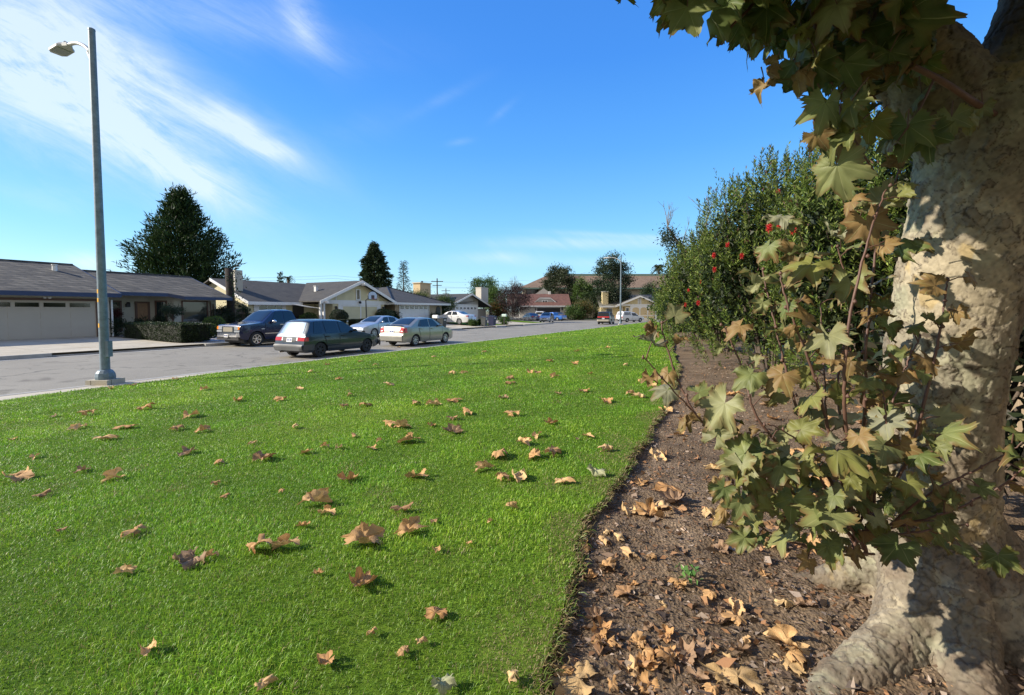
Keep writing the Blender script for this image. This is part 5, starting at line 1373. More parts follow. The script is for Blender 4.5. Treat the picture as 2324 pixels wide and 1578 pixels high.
c.top([(4.42, -.55), (4.58, -.62), (4.58, .62), (4.42, .55)], 'rear_window', mat('grey_rear_glass', (0.25, 0.26, 0.27), 0.3, var=0.1))
p = at_Y(1430, 706, 74.5); c.place((p.x, p.y, 0.0), rad(28))
# silver hatchback facing us
P_sil2 = paint_mat('steel_silver_paint', (0.30, 0.33, 0.40), 0.5, 0.28)
c = Car('hatchback', 'steel silver hatchback facing the camera on the road at the end of the street', 'car', 4.30, 1.70,
        [(0, .50), (0.02, .68), (.10, .78), (.5, .94), (.85, 1.02), (1.0, 1.06), (1.45, 1.32), (1.8, 1.48), (2.1, 1.53), (2.9, 1.53), (3.6, 1.46), (3.85, 1.38), (4.15, 1.02), (4.25, .9), (4.30, .58)], 1.0, (0.84, 3.44), 0.31, 0.20, paint=P_sil2, taper=(0.8, 0.18, 0.5, 0.08))
c.top([(1.06, -.64), (1.82, -.55), (1.82, .55), (1.06, .64)], 'windscreen', M['car_glass'])
for q in ([(1.5, 1.04), (2.25, 1.04), (2.25, 1.44), (1.85, 1.42)], [(2.33, 1.04), (3.1, 1.05), (3.1, 1.43), (2.33, 1.45)]): c.side(q, 'side_window', M['car_glass'], 0.012)
for s in (1, -1): c.end([(s * .44, .66), (s * .78, .74), (s * .76, .90), (s * .50, .80)], 'headlight', M['clear_lens'], False, 0.012)
c.end((-.36, .36, .62, .72), 'grille', M['black'], False, 0.012); c.end((-.5, .5, .34, .46), 'air_intake', M['black'], False, 0.012)
c.plate(False, .53); c.mirror(1.5, 1.03, P_sil2); c.wheels(M['rim'], 7, 0.68)
p = at_Y(1241, 706, 71.5); c.place((p.x, p.y, 0.0), rad(255))
# black sport utility with red tail lamp band
P_black = paint_mat('black_paint', (0.010, 0.010, 0.011), 0.2, 0.25)
M['champ_clad'] = mat('champagne_cladding', (0.38, 0.35, 0.28), 0.45, metal=0.3, var=0.08)
c = Car('sport_utility', 'black sport utility vehicle with red tail lamp band, left of the distant street lamp', 'car', 4.55, 1.78,
        [(0, .62), (0.02, .88), (.1, .96), (.9, 1.04), (1.2, 1.08), (1.6, 1.42), (1.85, 1.62), (2.1, 1.70), (3.0, 1.74), (4.1, 1.71), (4.28, 1.62), (4.42, 1.10), (4.48, .95), (4.55, .62)], 1.06, (0.90, 3.60), 0.36, 0.32, tumble=0.24, paint=P_black)
c.top([(1.28, -.68), (1.85, -.60), (1.85, .60), (1.28, .68)], 'windscreen', M['car_glass']); c.top([(4.29, -.60), (4.41, -.68), (4.41, .68), (4.29, .60)], 'rear_window', M['pane_dark'])
for q in ([(1.70, 1.1), (2.35, 1.1), (2.35, 1.58), (2.0, 1.56)], [(2.43, 1.1), (3.2, 1.1), (3.2, 1.60), (2.43, 1.60)], [(3.3, 1.1), (4.2, 1.1), (4.08, 1.56), (3.3, 1.60)]): c.side(q, 'side_window', M['car_glass'], 0.012)
c.end((-.78, .78, .93, 1.06), 'tail_light', M['red_lens'], True, 0.014, nu=14)
c.end((-.82, .82, .42, .66), 'rear_bumper', M['champ_clad'], True, 0.06, nu=16, nv=4)
c.side([(1.3, .42), (3.15, .42), (3.15, .60), (1.3, .60)], 'side_cladding', M['champ_clad'], 0.02); c.side([(4.0, .42), (4.5, .44), (4.5, .64), (4.0, .62)], 'side_cladding', M['champ_clad'], 0.02)
c.plate(True, .80); c.mirror(1.74, 1.1, P_black); c.wheels(M['rim'], 6, 0.62, 0.22)
p = at_Y(1376, 706, 62.5); c.place((p.x, p.y, 0.0), ROT + 0.10)

# ================================================================== STREET FURNITURE
M['galv'] = mat('galvanised_steel', (0.145, 0.195, 0.235), 0.55, metal=0.2, var=0.3, scale=9)
M['lamp_grey'] = mat('lamp_housing', (0.45, 0.45, 0.42), 0.5, metal=0.2, var=0.08)
M['lens_off'] = mat('lamp_lens', (0.30, 0.31, 0.28), 0.2, var=0.05)
M['yellow_tag'] = mat('yellow_sticker', (0.80, 0.42, 0.02), 0.5, var=0.05)
def street_lamp(label, base, H, r0, r1, arm_dir, arm_len, rise, headsize, stickers=()):
    t = thing('street_lamp', label, 'street lamp', base, 0, 'street lamps along the road')
    k = headsize
    MB().slab([(-.24, -.24, 0), (.24, -.24, 0), (.24, .24, 0), (-.24, .24, 0)], (0, 0, 0.11)).obj('plinth', M['concrete'], t)
    MB().lathe([(0.185, 0.111), (0.19, 0.17), (0.175, 0.25), (0.135, 0.31), (r0, 0.33)], 12).obj('pole_base', M['galv'], t, smooth=False)
    n = 14
    MB().tube([(0, 0, 0.30 + (H - 0.30) * i / n) for i in range(n + 1)], [r0 + (r1 - r0) * i / n for i in range(n + 1)], 20).lathe([(r1 * 1.06, H), (r1 * 1.04, H + 0.04), (0.01, H + 0.07)], 16).obj('pole', M['galv'], t, smooth=True).data.set_sharp_from_angle(angle=rad(40))
    MB().box(r0 - 0.03, r0 + 0.045, -0.06, 0.06, 0.62, 0.98).obj('access_cover', M['galv'], t)
    d = Vector((arm_dir[0], arm_dir[1], 0)).normalized()
    pts = []
    for i in range(13):
        q = i / 12
        pts.append(d * (r1 + (arm_len - r1) * q) + Vector((0, 0, H - 0.45 + rise * (1 - (1 - q) ** 2.2))))
    a = MB().tube(pts, [0.042 - 0.006 * i / 12 for i in range(13)], 12)
    a.obj('arm', M['lamp_grey'], t, smooth=True)
    MB().tube([d * r1 * 0.6 + Vector((0, 0, H - 0.62)), d * (r1 + 0.10) + Vector((0, 0, H - 0.42))], 0.045, 8).obj('arm_bracket', M['galv'], t)
    e = pts[-1]; sd = Vector((-d.y, d.x, 0))
    def P(u, v, w): q = e + d * u * k + sd * v * k + Vector((0, 0, w * k)); return tuple(q)
    hd = MB()
    ol = [(-.12, -.06), (0.02, -.12), (0.12, -.19), (0.58, -.19), (0.70, -.12), (0.70, .12), (0.58, .19), (0.12, .19), (0.02, .12), (-.12, .06)]
    n_ = len(ol)
    vs = [P(u, v, -.05) for u, v in ol] + [P(u, v, 0.0) for u, v in ol] + [P(0.3 + (u - 0.3) * .85, v * .7, .07 if u < .3 else .045) for u, v in ol]
    fs = [tuple(range(n_)), tuple(reversed(range(2 * n_, 3 * n_)))]
    for r_ in range(2):
        for i in range(n_): fs.append((r_ * n_ + i, r_ * n_ + (i + 1) % n_, (r_ + 1) * n_ + (i + 1) % n_, (r_ + 1) * n_ + i))
    hd.add(vs, fs); h_ = hd.obj('lamp_head', M['lamp_grey'], t)
    MB().slab([P(.16, -.15, -.052), P(.56, -.15, -.052), (P(.56, .15, -.052)), P(.16, .15, -.052)], (0, 0, -.015 * k)).obj('lens', M['lens_off'], h_)
    c_ = P(.12, 0, .06); MB().lathe([(0.045 * k, 0), (0.045 * k, .05), (0.03 * k, .075)], 10, c=c_).obj('photocell', M['galv'], h_)
    for zz in stickers:
        f_ = (zz - .36) / (H - .36); r_ = r0 + (r1 - r0) * f_ + 0.002
        mb = MB(); vs = []
        for a0 in np.linspace(rad(200), rad(262), 6): vs += [(r_ * math.cos(a0), r_ * math.sin(a0), zz - .045), (r_ * math.cos(a0), r_ * math.sin(a0), zz + .045)]
        mb.add(vs, [(2 * i, 2 * i + 2, 2 * i + 3, 2 * i + 1) for i in range(5)]); mb.obj('sticker', M['yellow_tag'], t)
    return t
lp = at_z(240, 871, 0.146)
ldepth = lp.y
def lz(py): return CAMZ + ray(240, py)[2] / ray(240, py)[1] * ldepth - 0.146
street_lamp('tall galvanised street lamp in the left foreground with yellow stickers on its pole', (lp.x, lp.y, 0.143), lz(70), 0.092, 0.062, (-0.89, 0.4555), 1.2, 0.44, 0.86, (lz(740 * .8938 + .0) , 1.9, 1.33))
lp2 = at_z(1408, 737, 0.146)
street_lamp('small distant street lamp at the far end of the lawn beside the white pickup', (lp2.x, lp2.y, 0.143), 8.1, 0.10, 0.065, (-0.89, 0.4555), 1.3, 0.5, 1.15)

# basketball hoop
hp = W(S_t(830.5, -29.0), -29.0, gst(S_t(830.5, -29.0), -29.0))
t = thing('basketball_hoop', 'portable basketball hoop with black rimmed fan shaped backboard before the cream gable', 'basketball hoop', hp, ROT)
MB().tube([(0, 0, 0.1), (0.05, 0, 1.3), (0.0, 0, 2.4), (0.35, -0.3, 2.75)], [0.05, 0.05, 0.05, 0.04], 10).tube([(0, 0, 0.15), (-.45, 0.55, 0.15)], 0.04, 8).tube([(-.5, 0, .12), (0, 0, 0.9)], 0.03, 8).obj('pole', M['black'], t)
MB().box(-.5, .5, -.35, .45, 0, 0.16).obj('base', M['black'], t)
fan = [(-.52, 2.45), (.52, 2.45), (.56, 2.75)] + [(.56 * math.cos(a), 2.78 + .40 * math.sin(a)) for a in np.linspace(0.05, math.pi - 0.05, 13)] + [(-.56, 2.75)]
fo = MB().slab([(0.45 + x, -.35, z) for x, z in fan], (0, 0.03, 0)).obj('backboard', M['black'], t)
cz = 2.78
MB().slab([(0.45 + x * .90, -.37, cz + (z - cz) * .88 + 0.005) for x, z in fan], (0, 0.015, 0)).obj('board_face', mat('blue_white_board', (0.42, 0.50, 0.62), 0.35, var=0.08), fo)
MB().box(0.28, 0.63, -.385, -.371, 2.52, 2.84).obj('board_square', mat('dark_square', (0.045, 0.015, 0.02), 0.4, var=0.3), fo)
rm = MB(); rm.tube([(0.45 + .22 * math.cos(a), -.62 + .22 * math.sin(a), 2.52) for a in np.linspace(0, 2 * math.pi, 17)], 0.012, 6, cap=False)
rm.obj('rim', mat('orange_rim', (0.5, 0.09, 0.02), 0.5), t)

# wheeled bins and mailboxes along the kerb
def bin_(label, px, t_, colr, H=1.05, W_=0.58, rz=0.0):
    s = S_t(px, t_); p = W(s, t_, gst(s, t_) + 0.01)
    t = thing('wheeled_bin', label, 'bin', p, ROT + rz, 'wheeled bins at the kerb')
    m = mat('bin_plastic', colr, 0.5, var=0.1)
    w = W_ / 2
    mb = MB(); b_ = [(-w * .8, -w * .85, 0.06), (w * .8, -w * .85, 0.06), (w * .8, w * .85, 0.06), (-w * .8, w * .85, 0.06)]; tp = [(-w, -w * 1.1, H * .9), (w, -w * 1.1, H * .9), (w, w * 1.15, H * .9), (-w, w * 1.15, H * .9)]
    mb.add(b_ + tp, [(3, 2, 1, 0), (4, 5, 6, 7), (0, 1, 5, 4), (1, 2, 6, 5), (2, 3, 7, 6), (3, 0, 4, 7)])
    mb.box(-w * 1.05, w * 1.05, -w * 1.16, w * 1.2, H * .86, H * .9 - 0.001)
    mb.obj('bin_body', m, t)
    MB().slab([(-w * 1.06, -w * 1.2, H * .9 + .003), (w * 1.06, -w * 1.2, H * .9 + .003), (w * 1.06, w * 1.25, H * .96), (-w * 1.06, w * 1.25, H * .96)], (0, 0, 0.05)).obj('lid', m, t)
    MB().tube([(-w * .8, w * 1.35, H * .9), (w * .8, w * 1.35, H * .9)], 0.018, 8).obj('handle', m, t)
    for sx in (-1, 1): MB().lathe([(0.02, -.03), (0.11, -.03), (0.11, .03), (0.02, .03)], 14, 'X', (sx * w * .86, w * .9, 0.11)).obj('wheel', M['rubber'], t)
    MB().box(-0.14, 0.14, -w * 1.12, -w * 1.06, H * .72, H * .80).obj('logo_plate', M['plate'], t)
bin_('small dark grey wheeled bin left of the navy bin', 1099, -24.9, (0.05, 0.055, 0.055), 1.02, 0.52)
bin_('tall navy blue wheeled bin at the kerb', 1117, -24.9, (0.012, 0.016, 0.055), 1.12, 0.68)
bin_('dark wheeled bin partly hidden behind the champagne sedan', 1003, -25.0, (0.035, 0.04, 0.04), 1.05, 0.6)
def mailbox(label, px, t_, col, dark=False):
    s = S_t(px, t_); p = W(s, t_, gst(s, t_))
    t = thing('mailbox', label, 'mailbox', p, ROT)
    MB().box(-.05, .05, -.05, .05, 0, 1.0).obj('post', M['brown_wood'], t)
    pr = [(-.14, 1.0), (.14, 1.0), (.14, 1.16)] + [(.14 * math.cos(a), 1.16 + .13 * math.sin(a)) for a in np.linspace(.3, math.pi - .3, 6)] + [(-.14, 1.16)]
    MB().slab([(x, -.30, z) for x, z in pr], (0, .55, 0)).obj('box', col, t)
    MB().box(.145, .16, -.1, .06, 1.15, 1.20).obj('flag', M['red_lens'], t)
mailbox('white kerbside mailbox beside the champagne sedan', 988, -25.0, M['white_trim'])
mailbox('pale green mailbox on a leafy post before the purple leaved tree', 1144, -25.2, mat('pale_green_paint', (0.45, 0.55, 0.48), 0.5, var=0.1))

# fence of dark boards between the first two houses
M['fence'] = siding_mat('weathered_fence', (0.13, 0.12, 0.115), 0.14, 0, 0.8)
f = thing('board_fence', 'weathered grey board fence between the shake roofed and cream houses', 'fence', W(19.75, -34.3, 0.22), ROT)
MB().box(0, 2.0, 0, 0.04, 0, 1.75).obj('board_panel', M['fence'], f)
for q in (0.9, 1.98): MB().box(q - .05, q + .05, -.06, .0, 0, 1.85).obj('post', M['fence'], f)

# power poles and lines beyond the houses
M['pole_wood'] = mat('pole_wood', (0.09, 0.075, 0.06), 0.9, var=0.2, scale=4)
PW = []
for px, Y, top, lab in ((992, 100, 632, 'thin utility pole behind the dark conifers left of the square tan chimney'), (1133, 135, 655, 'utility pole with crossarm above the grey gabled house'), (1300, 150, 655, 'utility pole far off left of the apartment block roof')):
    px = {992: 992, 1133: 1012, 1300: 1168}[px]
    p = at_Y(px, top, Y)
    t = thing('utility_pole', lab, 'utility pole', (p.x, p.y, 0), 0, 'utility poles beyond the houses')
    MB().tube([(0, 0, 0), (0, 0, p.z)], [0.17, 0.12], 8).obj('pole', M['pole_wood'], t)
    MB().box(-1.3, 1.3, -.06, .06, p.z - .75, p.z - .6).box(-1.0, 1.0, -.06, .06, p.z - 1.6, p.z - 1.46).obj('crossarm', M['pole_wood'], t)
    MB().lathe([(.05, 0), (.06, .1), (.02, .16)], 6, c=(-1.1, 0, p.z - .6)).lathe([(.05, 0), (.06, .1), (.02, .16)], 6, c=(1.1, 0, p.z - .6)).obj('insulator', M['white_trim'], t)
    PW.append(p)
def wire(a, b, sag):
    mb = MB(); pts = []
    for i in range(25):
        q = i / 24; p = a.lerp(b, q); pts.append((p.x, p.y, p.z - sag * 4 * q * (1 - q)))
    mb.tube(pts, 0.022, 4)
    return tag(mb.obj('power_line', M['black']), 'thin power lines strung across the sky above the houses', 'power line', 'power lines')
for y0, y1, y2 in ((640, 640, 652), (648, 648, 650), (632, 634, 637)):
    wire(at_Y(-60, y0 - 18, 90), at_Y(760, y1 - 8, 110), 1.0)
    wire(at_Y(760, y1 - 8, 110), at_Y(1190, y2, 150), 1.0)
wire(at_Y(1190, 637, 150), at_Y(1330, 618, 130), 1.0)

# ================================================================== VEGETATION
M['foliage'] = leaf_mat('foliage', 0.25, 0.55, 0.3)
M['needles'] = leaf_mat('conifer_foliage', 0.12, 0.6, 0.25)
M['bark'] = mat('brown_bark', (0.10, 0.075, 0.055), 0.9, var=0.35, scale=7, bump=0.8, bscale=25)
M['grey_bark'] = mat('grey_bark', (0.20, 0.185, 0.17), 0.9, var=0.3, scale=9, bump=0.5, bscale=25)
def unit(a):
    return a / np.maximum(np.linalg.norm(a, axis=1, keepdims=True), 1e-9)
def rnd(n): return unit(RNG.normal(size=(n, 3)))
def perp(U):
    r = rnd(len(U)); v = np.cross(U, r); return unit(v)
def leaves(C, U, L, Wd, col, Vv=None, fold=0.12, mid=0.45):
    n = len(C); U = unit(U); Vv = perp(U) if Vv is None else unit(Vv - U * np.sum(U * Vv, 1, keepdims=True))
    Nn = np.cross(U, Vv)
    L = np.broadcast_to(np.asarray(L, float), (n,))[:, None]; Wd = np.broadcast_to(np.asarray(Wd, float), (n,))[:, None]
    P = np.stack([C, C + U * L * mid + Vv * Wd / 2 + Nn * Wd * fold, C + U * L, C + U * L * mid - Vv * Wd / 2 + Nn * Wd * fold], 1)
    Fq = np.arange(n * 4).reshape(n, 4)
    return P.reshape(-1, 3), Fq, np.repeat(col, 4, 0)
def colors(n, cols, w=None, jit=0.15):
    cols = np.array(cols); i = RNG.choice(len(cols), n, p=w)
    return np.clip(cols[i] * (1 + RNG.normal(size=(n, 1)) * jit), 0.003, 1)
def merge(parts):
    V = []; Fq = []; Cc = []; b = 0
    for v, f, c in parts:
        V.append(v); Fq.append(f + b); Cc.append(c); b += len(v)
    return np.concatenate(V), np.concatenate(Fq), np.concatenate(Cc)

DARKG = [(0.012, 0.030, 0.012), (0.018, 0.042, 0.014), (0.030, 0.060, 0.018), (0.045, 0.070, 0.020)]
MIDG = [(0.030, 0.065, 0.015), (0.050, 0.10, 0.020), (0.075, 0.13, 0.028), (0.10, 0.15, 0.035)]

def conifer(name, label, base, H, R, prof, nb=240, npb=90, up=0.75, droop=0.0, leafL=0.42, leafW=0.13, cols=DARKG, group=None, tr=0.22, z0=0.05, wisp=1.0, lean=0.0, trunk_top=0.92):
    t = thing(name, label, 'tree', base, RNG.uniform(0, 6), group)
    MB().tube([(0, 0, -0.2), (0.05, 0, H * .4), (0, 0.05, H * trunk_top)], [tr, tr * .7, tr * .15], 8).obj('trunk', M['bark'], t, smooth=True)
    C = []; U = []; K = []
    for b in range(nb):
        h = z0 + (1 - z0) * (b + RNG.uniform()) / nb
        rr = R * prof(h) * RNG.uniform(0.62, 1.2)
        a = b * 2.39996 + RNG.uniform(-.5, .5)
        d = np.array([math.cos(a), math.sin(a), 0])
        zend = h * H
        rise = up * rr * RNG.uniform(0.6, 1.2)
        s0 = np.array([0, 0, max(0.1, zend - rise)]); e = d * rr + np.array([0, 0, zend])
        m = int(npb * (0.35 + 0.65 * rr / R))
        q = RNG.uniform(0.12, 1.0, m) ** 0.75
        P = s0 + (e - s0) * q[:, None]
        P[:, 2] += (q ** 2 - q) * up * rr * .35 - droop * q ** 2 * rr * .3
        sp = (1 - q * .72)[:, None] * R * 0.17
        P = P + np.clip(RNG.normal(size=(m, 3)), -1.7, 1.7) * sp * np.array([1, 1, .7])
        ax = unit((e - s0)[None, :])
        C.append(P); U.append(ax * wisp + rnd(m) * 0.75 + np.array([0, 0, 0.15 * up - droop * .6])); K.append(q)
    C = np.concatenate(C); U = np.concatenate(U); n = len(C)
    col = colors(n, cols, jit=0.22)
    L = leafL * RNG.uniform(.6, 1.3, n)
    v, f, c = leaves(C, U, L, leafW * RNG.uniform(.6, 1.3, n), col)
    np_obj('crown', v, f, M['needles'], t, c)
    return t
def broadleaf(name, label, base, H, R, cz=0.6, rz=None, ncl=90, npc=90, clr=0.22, leafL=0.16, leafW=0.09, cols=MIDG, tr=0.12, cat='tree', group=None, multi=1, shell=0.55, zmin=0.0, trunkm=None, w=None):
    """trunk with limbs and a crown of leaf clumps"""
    t = thing(name, label, cat, base, RNG.uniform(0, 6), group)
    rz = rz or H * (1 - cz); zc = H * cz
    cc = rnd(ncl) * (RNG.uniform(shell ** 3, 1, ncl) ** (1 / 3))[:, None]
    cc = cc * np.array([R, R, rz]) + np.array([0, 0, zc]); cc = cc[cc[:, 2] > zmin]
    mb = MB()
    for k in range(multi):
        a = 6.28 * k / multi; ox, oy = (0.12 * R * math.cos(a), 0.12 * R * math.sin(a)) if multi > 1 else (0, 0)
        mb.tube([(ox * .3, oy * .3, -0.1), (ox, oy, zc * .5), (ox * 2, oy * 2, zc)], [tr, tr * .8, tr * .5], 8)
    for c_ in cc[::max(1, len(cc) // 16)]:
        mb.tube([(0, 0, zc * .55), (c_[0] * .4, c_[1] * .4, (zc * .6 + c_[2]) / 2), tuple(c_)], [tr * .45, tr * .25, tr * .06], 5, cap=False)
    mb.obj('trunk', trunkm or M['bark'], t, smooth=True)
    nn = len(cc) * npc
    own = np.repeat(np.arange(len(cc)), npc)
    rr = R * clr * RNG.uniform(.65, 1.3, len(cc))
    C = cc[own] + RNG.normal(size=(nn, 3)) * rr[own][:, None] * np.array([1, 1, .75])
    tone = 1 + RNG.normal(size=(len(cc), 1)) * .18
    col = colors(nn, cols, w, .16) * tone[own]
    out = unit(C - np.array([0, 0, zc * .8]))
    U = out * .6 + rnd(nn) * .8
    v, f, c = leaves(C, U, leafL * RNG.uniform(.6, 1.3, nn), leafW * RNG.uniform(.7, 1.2, nn), np.clip(col, .003, 1))
    np_obj('crown', v, f, M['foliage'], t, c)
    return t
def gpos(px, t_):
    s = S_t(px, t_); return W(s, t_, gst(s, t_))

# -- big dark cypress behind the shake roofed house
b = at_Y(417, 706, 46); b.z = 0.3
conifer('cypress_tree', 'broad dark cypress towering behind the low shake roofed house', b, at_Y(417, 440, 46).z - 0.3, 5.0, lambda h: (0.82 + 0.6 * h) if h < .3 else max(0.02, (1 - ((h - .3) / .7) ** 1.75)), nb=380, npb=150, up=0.95, leafL=0.5, leafW=0.11, cols=[(0.010, 0.030, 0.010), (0.016, 0.042, 0.012), (0.028, 0.062, 0.016), (0.05, 0.085, 0.022)], tr=0.35)
# -- conifers far behind the middle houses
b = at_Y(851, 706, 92); b.z = 0.3
conifer('redwood_tree', 'dense tall redwood behind the ridge of the cream gabled house', b, at_Y(851, 553, 92).z - .3, 3.1, lambda h: (0.95 if h < .6 else max(.05, (1 - ((h - .6) / .4) ** 1.7)) * .95), nb=260, npb=90, up=0.1, droop=.5, leafL=0.62, leafW=0.2, cols=[(0.02, .04, .018), (0.035, .062, .025), (0.055, .085, .035)], tr=.4)
b = at_Y(917, 706, 86); b.z = 0.3
conifer('spruce_tree', 'open tiered conifer with gaps between its branches, right of the dense redwood', b, at_Y(916, 593, 86).z - .3, 2.9, lambda h: max(.03, 1.02 - h), nb=120, npb=34, up=0.25, droop=.6, leafL=0.42, leafW=0.11, cols=[(0.018, .035, .018), (0.03, .05, .025)], tr=.2, wisp=1.3, trunk_top=.99)
b = at_Y(638, 706, 80); b.z = 0.3
conifer('conifer_tree', 'small pointed conifer tip showing above the charcoal ridge', b, at_Y(638, 619, 80).z - .3, 1.1, lambda h: max(.04, 1.05 - h), nb=60, npb=40, up=.3, leafL=.4, leafW=.13, tr=.14)
# palm tops
def palm(label, px, py, Y, n, Lf, col, base_z=0.1, seg=9, droop=1.0):
    p = at_Y(px, py, Y)
    t = thing('palm_tree', label, 'palm tree', (p.x, p.y, base_z), 0)
    h = p.z - base_z
    MB().tube([(0, 0, 0), (0.1, 0, h * .5), (0, 0, h)], [.35, .28, .26], 10).obj('trunk', M['bark'], t, smooth=True)
    parts = []
    for k in range(n):
        a = k * 2.39996; el = RNG.uniform(-.25, 1.35)
        d = np.array([math.cos(a), math.sin(a), 0]); pts = []
        for i in range(seg):
            q = i / (seg - 1)
            pts.append(d * Lf * q * math.cos(el) * (1 - .15 * q) + np.array([0, 0, h + Lf * (math.sin(el) * q - droop * .55 * q * q)]))
        pts = np.array(pts)
        for i in range(seg - 1):
            ax = unit((pts[i + 1] - pts[i])[None])[0]; sd = unit(np.cross(ax, [0, 0, 1])[None])[0]
            m = 5
            q = RNG.uniform(0, 1, m * 2)[:, None]; C = pts[i] + (pts[i + 1] - pts[i]) * q
            sg = np.repeat([1, -1], m)[:, None]
            U = ax * .75 + sd * sg * .8 + np.array([0, 0, -.25])
            parts.append(leaves(C, U, Lf * .22 * (1 - .5 * i / seg), Lf * .03, colors(m * 2, col)))
    v, f, c = merge(parts); np_obj('fronds', v, f, M['foliage'], t, c)
palm('palm with drooping fronds behind the green roof ridge of the apartment block', 1495, 611, 136, 46, 3.2, [(0.03, .045, .02), (0.055, .07, .03), (0.09, .10, .045)])
palm('tiny palm tuft above the charcoal ridge beside the small conifer tip', 654, 632, 84, 22, 1.5, [(0.03, .05, .02), (0.05, .08, .03)])

# -- trees around the far houses
b = at_Y(1098, 706, 88); b.z = .2
broadleaf('leafy_tree', 'spiky topped green tree behind the pale chimney of the grey house', b, at_Y(1100, 634, 88).z, 2.6, .62, None, 80, 110, .22, .34, .12, [(0.03, .07, .02), (0.06, .12, .03), (0.09, .16, .04)])
b = at_Y(1126, 706, 82); b.z = .2
broadleaf('leafy_tree', 'rounded green tree right of the pale chimney', b, at_Y(1122, 654, 82).z, 1.9, .6, None, 60, 110, .24, .28, .13, [(0.04, .085, .02), (0.07, .13, .03), (0.11, .17, .035)])
b = at_Y(1131, 706, 72); b.z = .2
broadleaf('autumn_shrub', 'orange tinted shrub between the pale chimney tree and the purple leaved tree', b, at_Y(1131, 686, 72).z, 1.3, .55, None, 50, 90, .26, .18, .10, [(0.05, .075, .02), (0.16, .085, .02), (0.20, .07, .015), (0.05, .09, .02)], cat='shrub')
b = at_Y(1168, 706, 71); b.z = .15
broadleaf('purple_plum_tree', 'round purple leaved tree on the corner before the rust roofed house', b, at_Y(1168, 651, 71).z, 2.55, .60, None, 120, 110, .17, .17, .085, [(0.030, .018, .020), (0.050, .026, .028), (0.075, .045, .04), (0.035, .03, .02)], trunkm=M['grey_bark'])
t = thing('bare_tree', 'leafless grey tree behind the purple leaved tree', 'tree', (*at_Y(1162, 706, 110)[:2], .1))
mb = MB()
def twig(p, d, l, r, lev):
    q = p + d * l
    mb.tube([p, (p + q) / 2 + Vector(RNG.normal(size=3) * l * .06), q], [r, r * .8, r * .6], 5, cap=False)
    if lev:
        for k in range(4):
            nd = (d + Vector(RNG.normal(size=3)) * .45).normalized(); twig(p + d * l * RNG.uniform(.45, 1), nd, l * .68, r * .55, lev - 1)
twig(Vector((0, 0, 0)), Vector((0, 0, 1)), 4.2, .16, 4)
mb.obj('branches', M['grey_bark'], t)
b = at_Y(1270, 706, 104); b.z = .1
broadleaf('cedar_tree', 'grey green many spired tree before the left end of the apartment block', b, at_Y(1270, 603, 104).z, 3.7, .52, None, 130, 130, .14, .42, .17, [(0.03, .045, .022), (0.055, .07, .032), (0.085, .10, .045), (0.02, .032, .015)], multi=3)
b = at_Y(1322, 706, 100); b.z = .1
broadleaf('bright_conifer', 'yellow green conical tree between the two darker trees', b, at_Y(1322, 633, 100).z, 2.1, .5, None, 90, 120, .2, .32, .14, [(0.045, .09, .02), (0.08, .14, .03), (0.12, .19, .04)])
b = at_Y(1388, 706, 97); b.z = .1
broadleaf('evergreen_tree', 'tall dark evergreen beside the distant street lamp', b, at_Y(1388, 578, 97).z, 3.7, .53, None, 170, 130, .155, .36, .17, [(0.012, .026, .014), (0.022, .042, .02), (0.04, .065, .03), (0.06, .085, .04)], multi=1, tr=.25)
b = at_Y(1478, 706, 108); b.z = .1
broadleaf('round_tree', 'round dark tree in front of the apartment block windows', b, at_Y(1478, 645, 108).z, 2.4, .6, None, 70, 100, .2, .3, .15, DARKG)
for px, top, Y, R_, lab, cs in ((1304, 694, 89, 1.7, 'green bushy shrub left of the reddish shrub', MIDG), (1322, 686, 90, 1.9, 'reddish green shrub between the two far houses', [(0.06, .075, .02), (0.11, .085, .02), (0.15, .09, .025), (0.05, .08, .02)]), (1348, 664, 97, 2.6, 'dark shadowy shrub mass left of the beige chimney', DARKG)):
    b = at_Y(px, 706, Y); b.z = .12
    broadleaf('shrub', lab, b, at_Y(px, top, Y).z, R_, .5, None, 60, 90, .24, .24, .12, cs, cat='shrub')

# -- hedges and clipped shrubs of the front gardens
def hedge_box(label, s0, s1, t0, t1, h, cols, nleaf, lf=0.055, name='clipped_hedge'):
    p = W((s0 + s1) / 2, (t0 + t1) / 2); z = gz(p.x, p.y)
    t = thing(name, label, 'hedge', (p.x, p.y, z), ROT)
    a, b_ = (s1 - s0) / 2, abs(t1 - t0) / 2
    n = nleaf
    C = RNG.uniform(-1, 1, (n, 3)); C[:, 2] = (C[:, 2] + 1) / 2
    ax = RNG.choice(3, n, p=[.34, .3, .36]); sg = RNG.choice([-1, 1], n)
    for k in (0, 1): C[ax == k, k] = sg[ax == k]
    C[ax == 2, 2] = 1.0
    P = C * np.array([a, b_, h]); Nn = np.zeros((n, 3)); Nn[np.arange(n), ax] = np.where(ax == 2, 1, sg)
    P -= Nn * (RNG.uniform(0, .07, n))[:, None]
    P += (vnoise(P * 3.1, 9) * .05)[:, None] * Nn
    U = Nn * .55 + rnd(n) * .9
    v, f, c = leaves(P, U, lf * RNG.uniform(.7, 1.3, n), lf * .6, colors(n, cols, jit=.25))
    np_obj('foliage', v, f, M['foliage'], t, c)
    MB().box(-a + .05, a - .05, -b_ + .05, b_ - .05, 0, h - .05).obj('stems', M['dark_core'], t)  # solid dark core box filling the hedge behind its leaves
M['dark_core'] = mat('solid_dark_core', (0.012, 0.014, 0.008), 0.9, var=.5, scale=20)
HG = [(0.018, .035, .012), (0.030, .055, .018), (0.05, .075, .03), (0.02, .03, .012)]
hedge_box('boxy clipped dark hedge along the driveway of the shake roofed house', 13.0, 14.5, -31.5, -25.75, 0.92, HG, 16000, .07)
